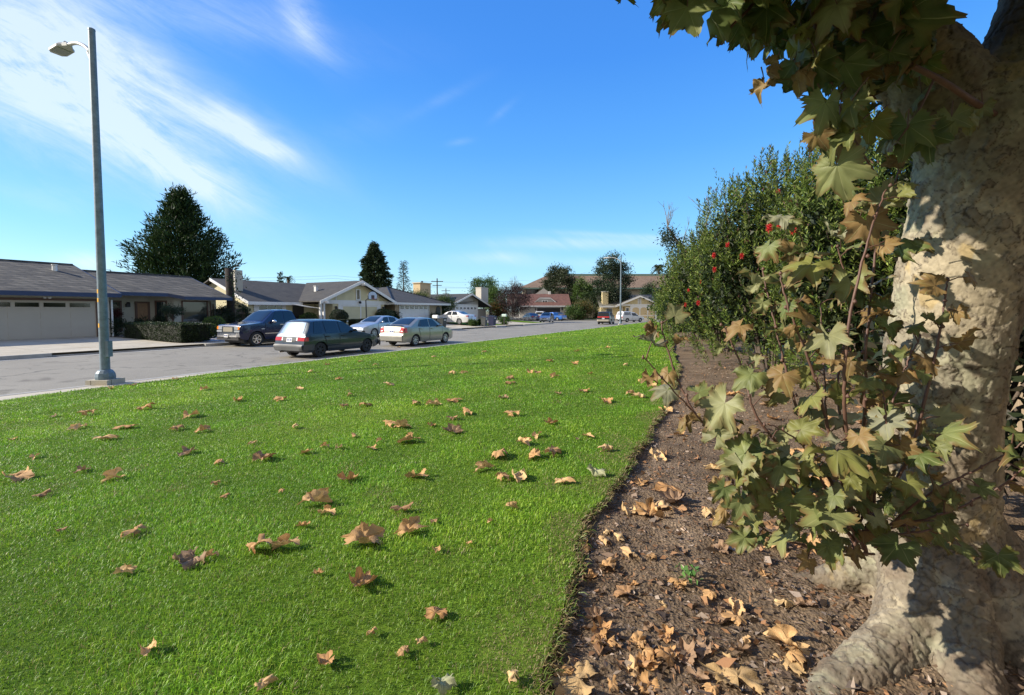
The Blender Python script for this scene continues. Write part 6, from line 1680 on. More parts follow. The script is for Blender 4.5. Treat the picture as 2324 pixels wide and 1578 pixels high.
hedge_box('low clipped hedge in front of the cream garage door behind the silver blue sedan', S_t(800, -29.6), S_t(832, -29.6), -30.2, -29.2, 0.72, HG, 3500, .07)
def ball(label, p, rx, rz, zc, cols, n, lf=.06, name='round_shrub', group=None, flat_=1.0):
    t = thing(name, label, 'shrub', p, RNG.uniform(0, 6), group)
    d = rnd(n); r = 1 - RNG.uniform(0, .12, n) ** 1.0
    P = d * r[:, None]; P = P * (1 + vnoise(d * 2.6, 3)[:, None] * .12)
    P = P * np.array([rx, rx, rz]); P[:, 2] = np.maximum(P[:, 2], -zc + .03) + zc
    v, f, c = leaves(P, d * .6 + rnd(n) * .85, lf * RNG.uniform(.7, 1.4, n), lf * .5, colors(n, cols, jit=.25))
    np_obj('foliage', v, f, M['foliage'], t, c)
    MB().lathe([(rx * .2, 0), (rx * .7, zc * .5), (rx * .84, zc), (rx * .6, zc + rz * .6), (.02, zc + rz * .84)], 14).obj('stems', M['dark_core'], t, smooth=True)  # solid dark core filling the shrub behind its leaves
BG = [(0.05, .085, .015), (0.08, .12, .02), (0.11, .15, .03), (0.03, .05, .012)]
def atst(px, py, z=.2): p = at_z(px, py, z); p.z = gz(p.x, p.y); return p
ball('front round green shrub on the white gravel beside the navy pickup', atst(472, 767), .56, .46, .42, BG, 5000)
ball('rear round green shrub on the white gravel, taller of the two', atst(487, 757, .3), .66, .52, .62, [(0.06, .11, .02), (0.09, .15, .03), (0.12, .19, .04)], 5500)
tp = gpos(769, -29.2)
ball('dark clipped topiary shrub with flat top before the cream garage', tp, .70, .62, .98, [(0.012, .026, .012), (0.02, .038, .015), (0.03, .05, .018)], 7000)
ball('light leaved bush behind the roof of the silver blue sedan', gpos(872, -31.0), .95, .75, .8, [(0.05, .075, .03), (0.10, .13, .06), (0.14, .17, .09), (0.02, .04, .015)], 5000, .09)
ball('small bush by the dark front door of the cream house', gpos(700, -32.5), .75, .6, .6, MIDG, 3500, .08)
b = gpos(392, -33.0)
broadleaf('standard_shrub', 'round headed standard shrub before the narrow bay window', b, 2.1, .52, .74, .38, 40, 60, .25, .07, .05, [(0.02, .04, .02), (0.035, .06, .03), (0.05, .08, .04)], tr=.05, cat='shrub')
for px, t_, H, lab in ((364, -33.6, 1.15, 'low dark shrub left of the standard shrub'), (326, -33.8, 1.1, 'dark shrub in front of the pine front door'), (262, -34.2, 1.1, 'dark potted shrub below the entry window')):
    broadleaf('shrub', lab, gpos(px, t_), H, .5, .55, None, 30, 60, .25, .08, .05, [(0.012, .028, .012), (0.025, .045, .02)], cat='shrub', tr=.04)
broadleaf('red_leaved_shrub', 'small red leaved tree in front of the entry window', gpos(262, -34.6), 1.75, .38, .8, .28, 22, 50, .25, .07, .04, [(0.09, .012, .014), (0.05, .012, .012)], cat='shrub', tr=.03)
broadleaf('shrub', 'brown leaved low shrub below the large bay window', gpos(440, -33.0), .75, .75, .5, None, 34, 50, .22, .07, .045, [(0.03, .025, .02), (0.06, .045, .035), (0.02, .03, .012)], cat='shrub', tr=.03)
broadleaf('shrub', 'dark shrub against the weathered board fence', gpos(503, -33.4), 1.75, .65, .6, None, 40, 70, .25, .1, .06, [(0.012, .025, .012), (0.02, .038, .015)], cat='shrub', tr=.05)
broadleaf('tall_shrub', 'conical dark shrub at the corner of the cream house', gpos(553, -32.6), 2.0, .42, .5, None, 36, 70, .25, .09, .05, [(0.012, .03, .012), (0.025, .05, .02)], cat='shrub', tr=.05)
# climber on a dead trunk
p = W(S_t(523, -33.9), -33.9, .22); top = Z_t(523, 609, -33.9)
t = thing('dead_trunk', 'tall dark bare trunk with sparse climber in front of the pale chimney', 'tree', p)
MB().tube([(0, 0, 0), (.03, 0, 2), (-.04, 0, top - .25)], [.30, .26, .27], 10).obj('trunk', mat('dark_bark', (0.028, .022, .02), .95, var=.4, scale=8, bump=.8), t, smooth=True)
n = 260; C = np.stack([RNG.normal(size=n) * .25 + .38, RNG.normal(size=n) * .2 - .2, RNG.uniform(.8, top - .5, n)], 1)
v, f, c = leaves(C, rnd(n) + np.array([0, 0, -.5]), .16, .08, colors(n, DARKG)); tag(np_obj('climber', v, f, M['foliage'], t, c), kind='stuff')
mb = MB(); mb.tube([(.2, -.2, 0), (.5, -.25, 2.2), (.35, -.2, top - .6), (.75, -.2, top + .1)], .018, 5).tube([(.35, -.2, top - .9), (.9, -.2, top + .35)], .012, 5); mb.obj('bare_stem', M['bark'], t)
# wisteria over the tan house corner
broadleaf('climbing_plant', 'green climber tumbling over the right end of the tan house roof', W(46.2, -33.2, .4), 3.3, 1.25, .62, 1.25, 70, 90, .24, .15, .07, [(0.05, .085, .02), (0.09, .13, .03), (0.03, .055, .015)], cat='climber', tr=.06)
broadleaf('climbing_plant', 'yellow green climber spread over the roof below the square tan chimney', W(45.6, -36.5, 2.9), .95, 1.3, .5, .45, 50, 80, .3, .16, .07, [(0.08, .11, .02), (0.12, .14, .03), (0.05, .08, .02)], cat='climber', tr=.04)
for px, t_, H, R_, lab, cs in ((1073, -26.2, .6, .34, 'strappy green plant on the lawn before the white garage', MIDG), (1091, -26.6, .55, .32, 'strappy plant left of the small grey bin', MIDG), (1146, -25.7, 1.1, .5, 'green leafy climber wrapped round the mailbox post', MIDG), (893, -31.6, 1.2, .5, 'spiky dark plant beside the tan garage', DARKG), (986, -31.4, 1.1, .5, 'spiky dark plant by the arched gate', DARKG)):
    broadleaf('garden_plant', lab, gpos(px, t_), H, R_, .5, None, 22, 60, .28, .26, .05, cs, cat='plant', tr=.03)
# pale rocks edging the corner bed
rk = [(1140 + k * 9, 724 + (k % 3) * 2) for k in range(9)]
for k, (px, py) in enumerate(rk):
    p = at_Y(px, py, 68 + k * .4); p.z = gz(p.x, p.y)
    mb = MB(); mb.lathe([(.02, 0), (.32, .05), (.36, .2), (.22, .38), (.02, .43)], 9); mb.v = [tuple(Vector(q) * RNG.uniform(.8, 1.2)) for q in mb.v]
    o = mb.obj('rock', mat('pale_rock', (.38, .36, .33), .9, var=.2, scale=5) if k == 0 else M_rock, None); 
    if k == 0: M_rock = o.data.materials[0]
    o.location = p; tag(o, 'pale rock edging the corner bed under the purple leaved tree', 'rock', 'pale rocks edging the corner bed')

# -- bottlebrush shrubs along the bed
BB = [(0.045, .075, .013), (0.078, .122, .018), (0.125, .17, .028), (0.18, .215, .048)]
M['bb'] = leaf_mat('bottlebrush_leaf', 0.25, 0.5, 0.22)
M['flower'] = mat('red_flower', (0.55, 0.012, 0.018), 0.6, var=.2)
def bottlebrush(label, c, rx, ry, H, nsh, nl, lL, lW, rot=0.0, flowers=(), zlow=0.1):
    z0 = gz(c[0], c[1]) - .06
    t = thing('bottlebrush_shrub', label, 'shrub', (c[0], c[1], z0), 0, None)
    mb = MB()
    for k in range(16):
        a = RNG.uniform(0, 6.28); e = Vector((rx * .7 * math.cos(a), ry * .7 * math.sin(a), H * RNG.uniform(.55, .85)))
        mb.tube([(e.x * .15, e.y * .15, 0), (e.x * .5, e.y * .5, e.z * .5), e], [.03, .02, .008], 6, cap=False)
    mb.obj('stems', M['bark'], t, smooth=True)
    d = rnd(nsh); d[:, 2] = np.abs(d[:, 2]) * np.where(RNG.uniform(size=nsh) < .72, 1, -1)
    r = np.where(RNG.uniform(size=nsh) < .75, RNG.uniform(.86, 1.05, nsh), RNG.uniform(.45, .86, nsh))
    bump = 1 + vnoise(d * 2.3, 12) * .16 + vnoise(d * 6, 13) * .07
    P = d * (r * bump)[:, None] * np.array([rx, ry, H / 2]); P[:, :2] *= np.where(d[:, 2] < 0, .93 / np.sqrt(np.maximum(1 - d[:, 2] ** 2, .16)), 1)[:, None]; P[:, 2] += H / 2
    P = P[P[:, 2] > zlow]; d = unit(P - np.array([0, 0, H * .35])); m = len(P)
    ax = unit(d * .55 + np.array([0, 0, .95]) + rnd(m) * .35)
    sl = RNG.uniform(.16, .36, m)
    lead = RNG.uniform(size=m) < .16; ext = np.where(lead, RNG.uniform(.10, .34, m), 0); P = P + ax * ext[:, None]; sl = sl + ext
    Cs = []; Us = []; Ks = []; Ls = []
    tone = np.clip(1 + RNG.normal(size=m) * .22, .45, 1.7)
    q = np.linspace(0, 1, nl)
    for j in range(nl):
        a = j * 2.4 + RNG.uniform(0, 6.28, m)
        u0 = perp(ax); w0 = np.cross(ax, u0)
        rad_ = u0 * np.cos(a)[:, None] + w0 * np.sin(a)[:, None]
        Cs.append(P - ax * (sl * (1 - q[j]))[:, None]); Us.append(ax * (.45 + .5 * q[j]) + rad_ * (.9 - .35 * q[j]))
        tip = q[j] > .93
        cc = colors(m, BB, jit=.12) * tone[:, None]
        if tip: cc = np.where((RNG.uniform(size=m) < .35)[:, None], colors(m, [(0.10, .045, .03), (0.14, .07, .05)]), cc * 1.25)
        Ks.append(cc); Ls.append(lL * RNG.uniform(.7, 1.2, m) * (1 - .3 * q[j]))
    v, f, c_ = leaves(np.concatenate(Cs), np.concatenate(Us), np.concatenate(Ls), lW, np.clip(np.concatenate(Ks), .003, 1))
    np_obj('foliage', v, f, M['bb'], t, c_)
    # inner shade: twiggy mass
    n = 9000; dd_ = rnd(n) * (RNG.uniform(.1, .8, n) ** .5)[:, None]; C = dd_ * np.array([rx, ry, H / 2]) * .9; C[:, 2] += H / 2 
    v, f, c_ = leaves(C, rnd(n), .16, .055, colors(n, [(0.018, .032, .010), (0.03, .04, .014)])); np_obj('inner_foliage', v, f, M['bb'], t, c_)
    for (px, py, Yf) in flowers:
        p = at_Y(px, py, Yf * .945) - Vector((c[0], c[1], z0))
        n = 170; dirs = rnd(n); ht = RNG.uniform(-.03, .03, n)
        C = np.stack([np.zeros(n), np.zeros(n), ht], 1) + np.array(p)[None]
        dirs[:, 2] *= .8
        v, f, c_ = leaves(C, dirs, .040, .005, colors(n, [(0.6, .01, .02), (0.45, .008, .015)])); np_obj('flower', v, f, M['flower'], t, c_)
bottlebrush('tall bottlebrush shrub nearest the plane tree, with red blooms', (4.95, 6.2), 1.3, 1.65, 3.75, 1700, 22, .085, .017, flowers=[(1770, 508, 5.2), (1746, 517, 5.2), (1800, 522, 5.1), (1914, 396, 5.0), (1945, 388, 5.1)])
bottlebrush('wide bottlebrush shrub in the middle of the row, dotted with red blooms', (5.1, 8.9), 1.6, 1.8, 4.15, 1700, 20, .09, .019, flowers=[(1620, 580, 8.0), (1684, 581, 7.6), (1622, 612, 8.0), (1651, 556, 8.1), (1766, 436, 8.0), (1549, 728 - 10, 8.6), (1585, 688, 8.2)])
bottlebrush('bottlebrush shrub farther along the bed, redder with many blooms', (5.95, 12.8), 1.7, 2.3, 3.5, 1200, 18, .10, .022, flowers=[(1563, 660, 11.2), (1556, 692, 11.0), (1545, 706, 11.2), (1590, 640, 11.0)])
bottlebrush('low far bottlebrush shrub at the end of the row', (7.75, 18.8), 1.75, 3.4, 2.6, 800, 16, .13, .03)
bottlebrush('bottlebrush shrub half hidden behind the plane tree trunk', (5.0, 3.9), 1.0, 1.1, 2.7, 700, 18, .085, .017)
# trees beyond the shrubs
b = Vector((10.6, 26.5, .45))
broadleaf('dark_tree', 'dense dark green tree at the far end of the bed', b, 4.6, 2.2, .5, None, 110, 110, .17, .19, .085, [(0.015, .032, .012), (0.03, .055, .018), (0.05, .08, .025)])
b = Vector((13.6, 36, .4))
broadleaf('dark_tree', 'smaller dark tree farther back at the end of the lawn', b, 4.2, 2.0, .5, None, 70, 90, .18, .22, .10, [(0.02, .04, .015), (0.035, .06, .02)])
t = thing('gnarled_tree', 'gnarled tree with bare upper twigs rising above the bottlebrush row', 'tree', (8.2, 18.6, .5))
mb = MB()
P0 = Vector((0, 0, 0)); lim = []
tr_ = [Vector((0, 0, 0)), Vector((-.35, .1, 1.6)), Vector((-.9, .1, 2.9)), Vector((-1.35, 0, 3.9)), Vector((-1.9, 0, 4.7))]
mb.tube(tr_, [.16, .13, .10, .07, .04], 8)
b2 = [Vector((-.35, .1, 1.6)), Vector((.4, .2, 2.9)), Vector((.9, .1, 4.0)), Vector((1.3, .1, 4.7))]; mb.tube(b2, [.10, .08, .05, .03], 7)
b3 = [Vector((-.9, .1, 2.9)), Vector((-.5, 0, 4.0)), Vector((-.3, 0, 5.0))]; mb.tube(b3, [.07, .05, .03], 6)
for p_ in (tr_[3], tr_[4], b3[2], b2[2], b2[3], b3[1]):
    for k in range(5):
        d_ = Vector((RNG.normal() * .35, RNG.normal() * .35, 1)).normalized()
        l_ = RNG.uniform(.6, 1.1); q_ = p_ + d_ * l_
        mb.tube([p_, p_ + d_ * l_ * .5 + Vector((RNG.normal() * .05, 0, 0)), q_], [.018, .012, .005], 4, cap=False)
        for j in range(3):
            s_ = p_ + d_ * l_ * RNG.uniform(.3, .9); mb.tube([s_, s_ + (d_ + Vector((RNG.normal() * .6, RNG.normal() * .5, .1))).normalized() * .35], [.008, .004], 4, cap=False)
mb.obj('trunk', M['grey_bark'], t, smooth=True)
cl = [(-1.9, 0, 4.3, .38), (-1.45, .1, 3.9, .45), (-1.2, 0, 3.3, .5), (-.7, .2, 3.7, .5), (-.3, 0, 4.3, .4), (-.7, 0, 2.7, .55), (.3, 0, 3.2, .55), (.8, .1, 3.7, .5), (1.1, 0, 4.1, .4), (.2, .1, 2.4, .6), (-.2, 0, 3.2, .5), (-1.0, 0, 2.3, .5)]
C = np.concatenate([np.array(q[:3]) + RNG.normal(size=(420, 3)) * q[3] * .48 for q in cl]); n = len(C)
v, f, c_ = leaves(C, rnd(n) + np.array([0, 0, .3]), .12, .05, colors(n, [(0.02, .035, .018), (0.035, .055, .025), (0.055, .075, .035)])); np_obj('crown', v, f, M['foliage'], t, c_)

# board fence behind the bed on the right
M['fence_tan'] = siding_mat('tan_fence_boards', (0.30, 0.22, 0.13), 0.15, 0, 0.9)
fx0 = Vector((2.75, 1.0)); fdir = Vector((0.40, 0.917))
t = thing('wooden_fence', 'tan wooden board fence behind the plane tree at the right edge', 'fence', (fx0.x, fx0.y, .58), math.atan2(fdir.y, fdir.x))
MB().box(-1.0, 6.5, 0, .025, 0.02, 1.80).obj('board_panel', M['fence_tan'], t)
MB().box(-1.0, 6.5, -.045, -.001, .35, .44).box(-1.0, 6.5, -.045, -.001, 1.45, 1.54).obj('rail', M['fence_tan'], t)
for q in (-.9, 1.5, 3.9, 6.3): MB().box(q - .05, q + .05, -.10, -.046, 0, 1.85).obj('post', M['fence_tan'], t)

b = Vector((2.47, 2.32, .56))
broadleaf('dark_shrub', 'deeply shaded shrub between the plane tree trunk and the board fence', b, 1.75, .42, .62, .62, 40, 80, .25, .09, .05, [(0.014, .022, .010), (0.022, .03, .012), (0.03, .026, .014)], cat='shrub', tr=.04)

# ================================================================== PLANE TREE (right foreground)
def sycamore(nang=61, nrad=5, seed=0, dry=False, teeth=0.055):
    r_ = np.random.default_rng(seed)
    lob = [(0, 1.0, 36), (50 + r_.uniform(-4, 4), .92, 32), (-50 + r_.uniform(-4, 4), .92, 32), (104 + r_.uniform(-5, 5), .68, 34), (-104 + r_.uniform(-5, 5), .68, 34)]
    th = np.linspace(-152, 152, nang)
    th = np.array(sorted(list(np.linspace(-152, 152, nang - 10)) + [a + e_ for a, _, _ in lob for e_ in (-1.6, 1.6)]))
    for a, _, _ in lob: th[np.argmin(np.abs(th - a) + (np.abs(np.abs(th - a) - 1.6) < .01) * 9)] = a
    th = np.sort(th)
    r = np.full(nang, .57)
    for a, l, w in lob: r = np.maximum(r, l * np.exp(-(np.abs(th - a) / w) ** 1.25 * .80))
    r = r * (1 + teeth * np.where(np.arange(nang) % 2 == 0, 1, -1) + r_.normal(size=nang) * .02)
    isv = np.zeros(nang)
    for a, _, _ in lob: isv[np.argmin(np.abs(th - a))] = 1
    near = np.min(np.abs(th[:, None] - np.array([q[0] for q in lob])[None]), 1)
    R = np.linspace(0.02, 1, nrad)
    V = []; info = []
    for k, q in enumerate(R):
        rr = r * q; a = np.radians(th)
        z = 0.07 * rr * np.minimum(near / 22, 1) 
        V.append(np.stack([rr * np.sin(a), rr * np.cos(a), z], 1)); info.append(np.stack([isv, np.full(nang, q)], 1))
    V = np.concatenate(V); info = np.concatenate(info)
    i, j = np.meshgrid(np.arange(nrad - 1), np.arange(nang - 1), indexing='ij'); a = (i * nang + j).ravel()
    Fq = np.stack([a, a + 1, a + nang + 1, a + nang], 1)
    # shape: cup, roll and crumple
    if dry:
        ang = r_.uniform(0, 6.28); ca, sa = math.cos(ang), math.sin(ang)
        x = V[:, 0] * ca + V[:, 1] * sa; y = -V[:, 0] * sa + V[:, 1] * ca; z = V[:, 2] * 2.2
        k = r_.uniform(1.6, 3.8) * r_.choice([-1, 1], p=[.7, .3])
        c0 = np.mean(x); xx = x - c0
        Rr = 1 / abs(k); phi = xx / Rr
        lim = np.clip(phi, -2.2, 2.2)
        xn = (Rr + z * .3) * np.sin(lim); zn = np.sign(k) * Rr * (1 - np.cos(lim)) + z
        y2 = y - np.mean(y); zn = zn + r_.uniform(-.6, .3) * y2 ** 2
        V = np.stack([xn, y2, zn], 1)
        V += np.stack([fbm(V * 3.2 + seed, 3, 5), fbm(V * 3.2 + seed, 3, 6), fbm(V * 3.2 + seed, 3, 7)], 1) * np.array([.16, .16, .26])
        V[:, 2] -= np.percentile(V[:, 2], 4)
    else:
        c = r_.uniform(-.75, .6); e = r_.uniform(-.75, .15)
        V[:, 2] += c * V[:, 0] ** 2 + e * (V[:, 1] * np.abs(V[:, 1])) * .6
        V += np.stack([fbm(V * 2.6 + seed, 3, 5), fbm(V * 2.6 + seed, 3, 6), fbm(V * 2.6 + seed, 3, 7)], 1) * np.array([.08, .08, .22]) * (info[:, 1:2] ** 1.5)
        edge = np.maximum(0, info[:, 1] - .55) * r_.uniform(-.9, 1.1)
        V[:, 2] += edge * fbm(V * 2 + 7 + seed, 2, 9) * 1.4
    return V, Fq, info
LIVE = [sycamore(61, 6, s) for s in range(14)] + [sycamore(61, 6, 60 + s, True) for s in range(4)]
LIVE_LO = [sycamore(33, 4, s + 20) for s in range(6)]
M['plane_leaf'] = leaf_mat('plane_leaf', 0.30, 0.55, 0.35, bump=0.0)
M['dry_leaf'] = leaf_mat('dry_leaf', 0.15, 0.7, 0.25, bump=0.25)

def live_col(V, info, pal, seed, brown=0.4):
    base = pal.copy()
    n = len(V)
    c = np.repeat(base[None], n, 0)
    blot = fbm(V * 3.3 + seed * 3.1, 3, 77)
    c = c * (1 + blot[:, None] * .35)
    yel = np.array([0.30, .26, .05]); br = np.array([0.17, .085, .035])
    wy = np.clip((info[:, 1] - .35) * 1.1 + blot * .9 - .25, 0, .75)[:, None] * RNG.uniform(.1, .8)
    c = c * (1 - wy) + yel * wy * .7
    wb = np.clip((info[:, 1] - .72) * 3.0 + blot * 1.3 - (1 - brown), 0, 1)[:, None]
    c = c * (1 - wb) + br * wb
    ve = (info[:, 0] * (info[:, 1] < .97))[:, None]
    return np.clip(c * (1 - ve * .75) + np.array([0.36, .36, .16]) * ve * .75, .005, 1)
LIVE_PAL = [np.array(p) for p in ((0.16, .185, .06), (0.20, .215, .08), (0.115, .15, .042), (0.25, .25, .115), (0.30, .30, .19), (0.25, .16, .06), (0.095, .125, .036), (0.205, .21, .055))]
def place_leaves(items, lo=False):
    """items: (pos, tip dir, normal, size, palette index or None, petiole start)"""
    parts = []; pet = MB()
    src = LIVE_LO if lo else LIVE
    for k, (p, tip, nrm, size, pi, ps) in enumerate(items):
        V, Fq, info = src[RNG.integers(len(src))]
        y = np.array(tip, float); y /= np.linalg.norm(y)
        z = np.array(nrm, float); z = z - y * z.dot(y); z /= max(1e-6, np.linalg.norm(z))
        x = np.cross(y, z)
        sz = size * .58
        mir = RNG.choice([-1, 1])
        P = np.array(p)[None] + (V[:, :1] * mir * x + V[:, 1:2] * y + V[:, 2:] * z) * sz
        pal = LIVE_PAL[RNG.choice(len(LIVE_PAL), p=[.16, .15, .13, .11, .07, .21, .07, .10])] if pi is None else LIVE_PAL[pi]
        pal = pal * RNG.uniform(.82, 1.18)
        parts.append((P, Fq if mir > 0 else Fq[:, ::-1], live_col(V, info, pal, RNG.integers(1000), RNG.uniform(.25, .95))))
        if ps is not None: pet.tube([Vector(ps), Vector(ps).lerp(Vector(p), .5) + Vector((0, 0, .006)), Vector(p)], [.0022, .0018, .0016], 5, cap=False)
    return parts, pet

TREE = thing('plane_tree', 'big plane tree with flaking pale bark, suckers and browning leaves at the right', 'tree', (1.65, 1.76, .62))
TO = Vector(TREE.location)
def loc(v): return tuple(Vector(v) - TO)
tm = MB()
def spline(pts, n=10):
    pts = [Vector(p) for p in pts]; out = []
    for i in range(len(pts) - 1):
        p0 = pts[max(0, i - 1)]; p1 = pts[i]; p2 = pts[i + 1]; p3 = pts[min(len(pts) - 1, i + 2)]
        for k in range(n):
            t_ = k / n
            out.append(0.5 * ((2 * p1) + (-p0 + p2) * t_ + (2 * p0 - 5 * p1 + 4 * p2 - p3) * t_ ** 2 + (-p0 + 3 * p1 - 3 * p2 + p3) * t_ ** 3))
    out.append(pts[-1]); return out
def rspline(r, n=10):
    return [float(x) for x in np.interp(np.linspace(0, len(r) - 1, (len(r) - 1) * n + 1), np.arange(len(r)), r)]
def limb(pts, r, n=28, sub=10): tm.tube(spline(pts, sub), rspline(r, sub), n)
limb([(1.64, 1.77, .35), (1.645, 1.77, .75), (1.645, 1.755, 1.10), (1.655, 1.75, 1.45), (1.68, 1.74, 1.80), (1.72, 1.71, 2.15), (1.765, 1.68, 2.45), (1.80, 1.67, 2.60)], [.27, .215, .188, .178, .182, .195, .225, .20])
limb([(1.78, 1.68, 2.30), (1.83, 1.66, 2.55), (1.90, 1.64, 2.85), (1.99, 1.62, 3.2), (2.15, 1.62, 3.7), (2.4, 1.6, 4.3)], [.17, .175, .155, .145, .13, .10])
limb([(1.75, 1.69, 2.22), (1.68, 1.69, 2.42), (1.57, 1.72, 2.62), (1.42, 1.76, 2.83), (1.24, 1.84, 3.12), (.98, 1.98, 3.5), (.6, 2.2, 4.1)], [.15, .165, .150, .138, .120, .10, .06])
# root flare and surface roots
for pts, r in (
    ([(1.60, 1.72, 1.05), (1.50, 1.62, .82), (1.36, 1.53, .70), (1.14, 1.42, .645), (.95, 1.33, .615), (.78, 1.22, .60), (.66, 1.08, .56)], [.10, .125, .11, .10, .085, .065, .02]),
    ([(1.62, 1.70, 1.02), (1.54, 1.56, .80), (1.45, 1.42, .69), (1.36, 1.26, .64), (1.26, 1.10, .58), (1.20, .98, .54)], [.10, .12, .10, .085, .065, .03]),
    ([(1.66, 1.70, 1.00), (1.66, 1.54, .80), (1.665, 1.40, .69), (1.67, 1.24, .63), (1.665, 1.08, .57)], [.10, .115, .09, .07, .035]),
    ([(1.72, 1.72, 1.02), (1.84, 1.62, .80), (2.02, 1.50, .68), (2.25, 1.38, .62), (2.5, 1.28, .56)], [.10, .115, .095, .075, .04]),
    ([(1.74, 1.78, 1.0), (1.92, 1.82, .78), (2.2, 1.86, .64), (2.45, 1.9, .57)], [.10, .12, .10, .06]),
    ([(1.58, 1.80, .95), (1.46, 1.84, .76), (1.30, 1.90, .68), (1.10, 1.96, .668), (.93, 2.0, .66), (.80, 2.04, .62)], [.085, .09, .055, .036, .030, .012]),
    ([(1.65, 1.85, 1.0), (1.62, 2.05, .78), (1.6, 2.3, .62)], [.1, .12, .08])):
    limb([(p_[0], p_[1], p_[2] - (0 if i_ < 2 else (.012 + .004 * i_ if pts[-1][1] < 1.31 else .035 + .008 * i_))) for i_, p_ in enumerate(pts)], [q_ * (1 if i_ < 2 else .88) for i_, q_ in enumerate(r)], 20, 8)
# burls on the trunk
for c_, r_ in (((1.49, 1.64, 1.02), .075), ((1.52, 1.63, .90), .09), ((1.555, 1.63, 1.62), .04), ((1.60, 1.60, 1.30), .045)):
    tm.lathe([(0.01, -r_)] + [(r_ * math.sin(a), -r_ * math.cos(a)) for a in np.linspace(.3, 2.84, 8)] + [(0.01, r_)], 14, c=c_)
tmp = tm.obj('trunk_rough', M['bark'])
md = tmp.modifiers.new('r', 'REMESH'); md.mode = 'VOXEL'; md.voxel_size = 0.0095; md.use_smooth_shade = True
ms = tmp.modifiers.new('s', 'SMOOTH'); ms.factor = .5; ms.iterations = 9
md2 = tmp.modifiers.new('d', 'SUBSURF'); md2.levels = 1; md2.render_levels = 1; md2.subdivision_type = 'SIMPLE'
dg = bpy.context.evaluated_depsgraph_get(); ev = tmp.evaluated_get(dg); me = bpy.data.meshes.new_from_object(ev)
nV = len(me.vertices); co = np.empty(nV * 3); me.vertices.foreach_get('co', co); co = co.reshape(-1, 3)
no = np.empty(nV * 3); me.vertices.foreach_get('normal', no); no = no.reshape(-1, 3)
bpy.data.objects.remove(tmp)
# camouflage bark: irregular thin plates left on a pale smooth skin, dark where their edges lift
def cells(P, s, seed):
    Q = P * s; i0 = np.floor(Q).astype(np.int64); f1 = np.full(len(Q), 9.0); f2 = np.full(len(Q), 9.0); idn = np.zeros(len(Q))
    for dx in (-1, 0, 1):
        for dy_ in (-1, 0, 1):
            for dz in (-1, 0, 1):
                c0, c1, c2 = i0[:, 0] + dx, i0[:, 1] + dy_, i0[:, 2] + dz
                h0 = _hash(c0, c1, c2, seed); h1 = _hash(c0, c1, c2, seed + 1); h2 = _hash(c0, c1, c2, seed + 2)
                d_ = (Q[:, 0] - c0 - h0) ** 2 + (Q[:, 1] - c1 - h1) ** 2 + (Q[:, 2] - c2 - h2) ** 2
                near_ = d_ < f1
                f2 = np.where(near_, f1, np.minimum(f2, d_)); idn = np.where(near_, h0, idn); f1 = np.where(near_, d_, f1)
    return np.sqrt(f2) - np.sqrt(f1), idn
S_ = np.array([1.0, 1.0, .72]); zrel = co[:, 2]
def warp(f, a, sd): return np.stack([fbm(co * f + 3, 3, sd), fbm(co * f + 9, 3, sd + 1), fbm(co * f + 15, 3, sd + 2)], 1) * a
wv_ = warp(7, .045, 51) + warp(30, .016, 54)
eA, iA = cells((co + wv_) * S_, 11.0, 400); eB, iB = cells((co + wv_ * .8) * S_, 26.0, 440); eC, iC = cells((co + wv_ * .5) * S_, 58.0, 480)
big = fbm(co * 3.2, 3, 65); n3 = fbm(co * 30, 3, 63); n4 = fbm(co * 95, 2, 64); pt = fbm(co * S_ * 9 + 31, 4, 67)
low = np.clip((1.05 - zrel) / .4, 0, 1)
cov = np.clip(.42 + big * .7 + low * .15, .08, .9)             # how much old bark is still on
pA = (iA < cov * .85).astype(float); pB = (iB < cov * .62).astype(float); pC = (iC < cov * .42).astype(float)
def edge_(e, w): return np.clip(1 - e / w, 0, 1)
eg = np.maximum.reduce([edge_(eA, .05) * (pA + .25), edge_(eB, .08) * (pB * .9 + .05), edge_(eC, .12) * pC * .7])
eg = np.clip(eg * (.6 + .8 * np.clip(n3 + .5, 0, 1)), 0, 1)
disp = pA * .0036 + pB * .0034 * (.5 + iB) + pC * .0030 - eg * .0036 + n4 * .0013 + n3 * .0016 + fbm(co * 12, 2, 66) * .003 + low * fbm(co * np.array([1, 1, .35]) * 15, 3, 69) * .008
co2 = co + no * disp[:, None]
pale = np.array([0.345, .29, .195]); grey = np.array([0.20, .17, .125]); brown = np.array([0.125, .09, .06]); ochre = np.array([0.37, .255, .085]); green = np.array([0.27, .265, .175])
C_ = np.repeat(pale[None], nV, 0)
def mixin(C_, col, w): w = np.clip(w, 0, 1)[:, None]; return C_ * (1 - w) + col * w
def step(x, e, w=.035): return np.clip((x - e) / w + .5, 0, 1)
C_ = mixin(C_, green, step(fbm(co * 5, 3, 70), .05, .3) * .7)
C_ = mixin(C_, ochre, step(pt, .34, .10) * (1 - pA) * .5)
C_ = mixin(C_, grey, pA * (.45 + .5 * iA))
C_ = mixin(C_, brown, pB * np.clip(iB * 1.6, .15, .75))
C_ = mixin(C_, grey * 1.15, pC * .6)
C_ = mixin(C_, brown * .9, low * step(fbm(co * 9, 3, 72), -.15, .4) * .6)
C_ = mixin(C_, brown * 1.15, step(fbm(co * S_ * 5.5 + 50, 4, 73), .10, .10) * .55)
C_ = mixin(C_, np.array([0.10, .076, .055]), np.clip((zrel - 2.25) / .45, 0, 1) * (.35 + .5 * step(fbm(co * 4.2, 3, 71), -.15, .4)))  # upper limbs darkened with height: the fork's deep shade put into the bark colour
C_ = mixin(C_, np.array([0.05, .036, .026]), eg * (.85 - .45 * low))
C_ = C_ * (1 + n4[:, None] * .30 + n3[:, None] * .16)
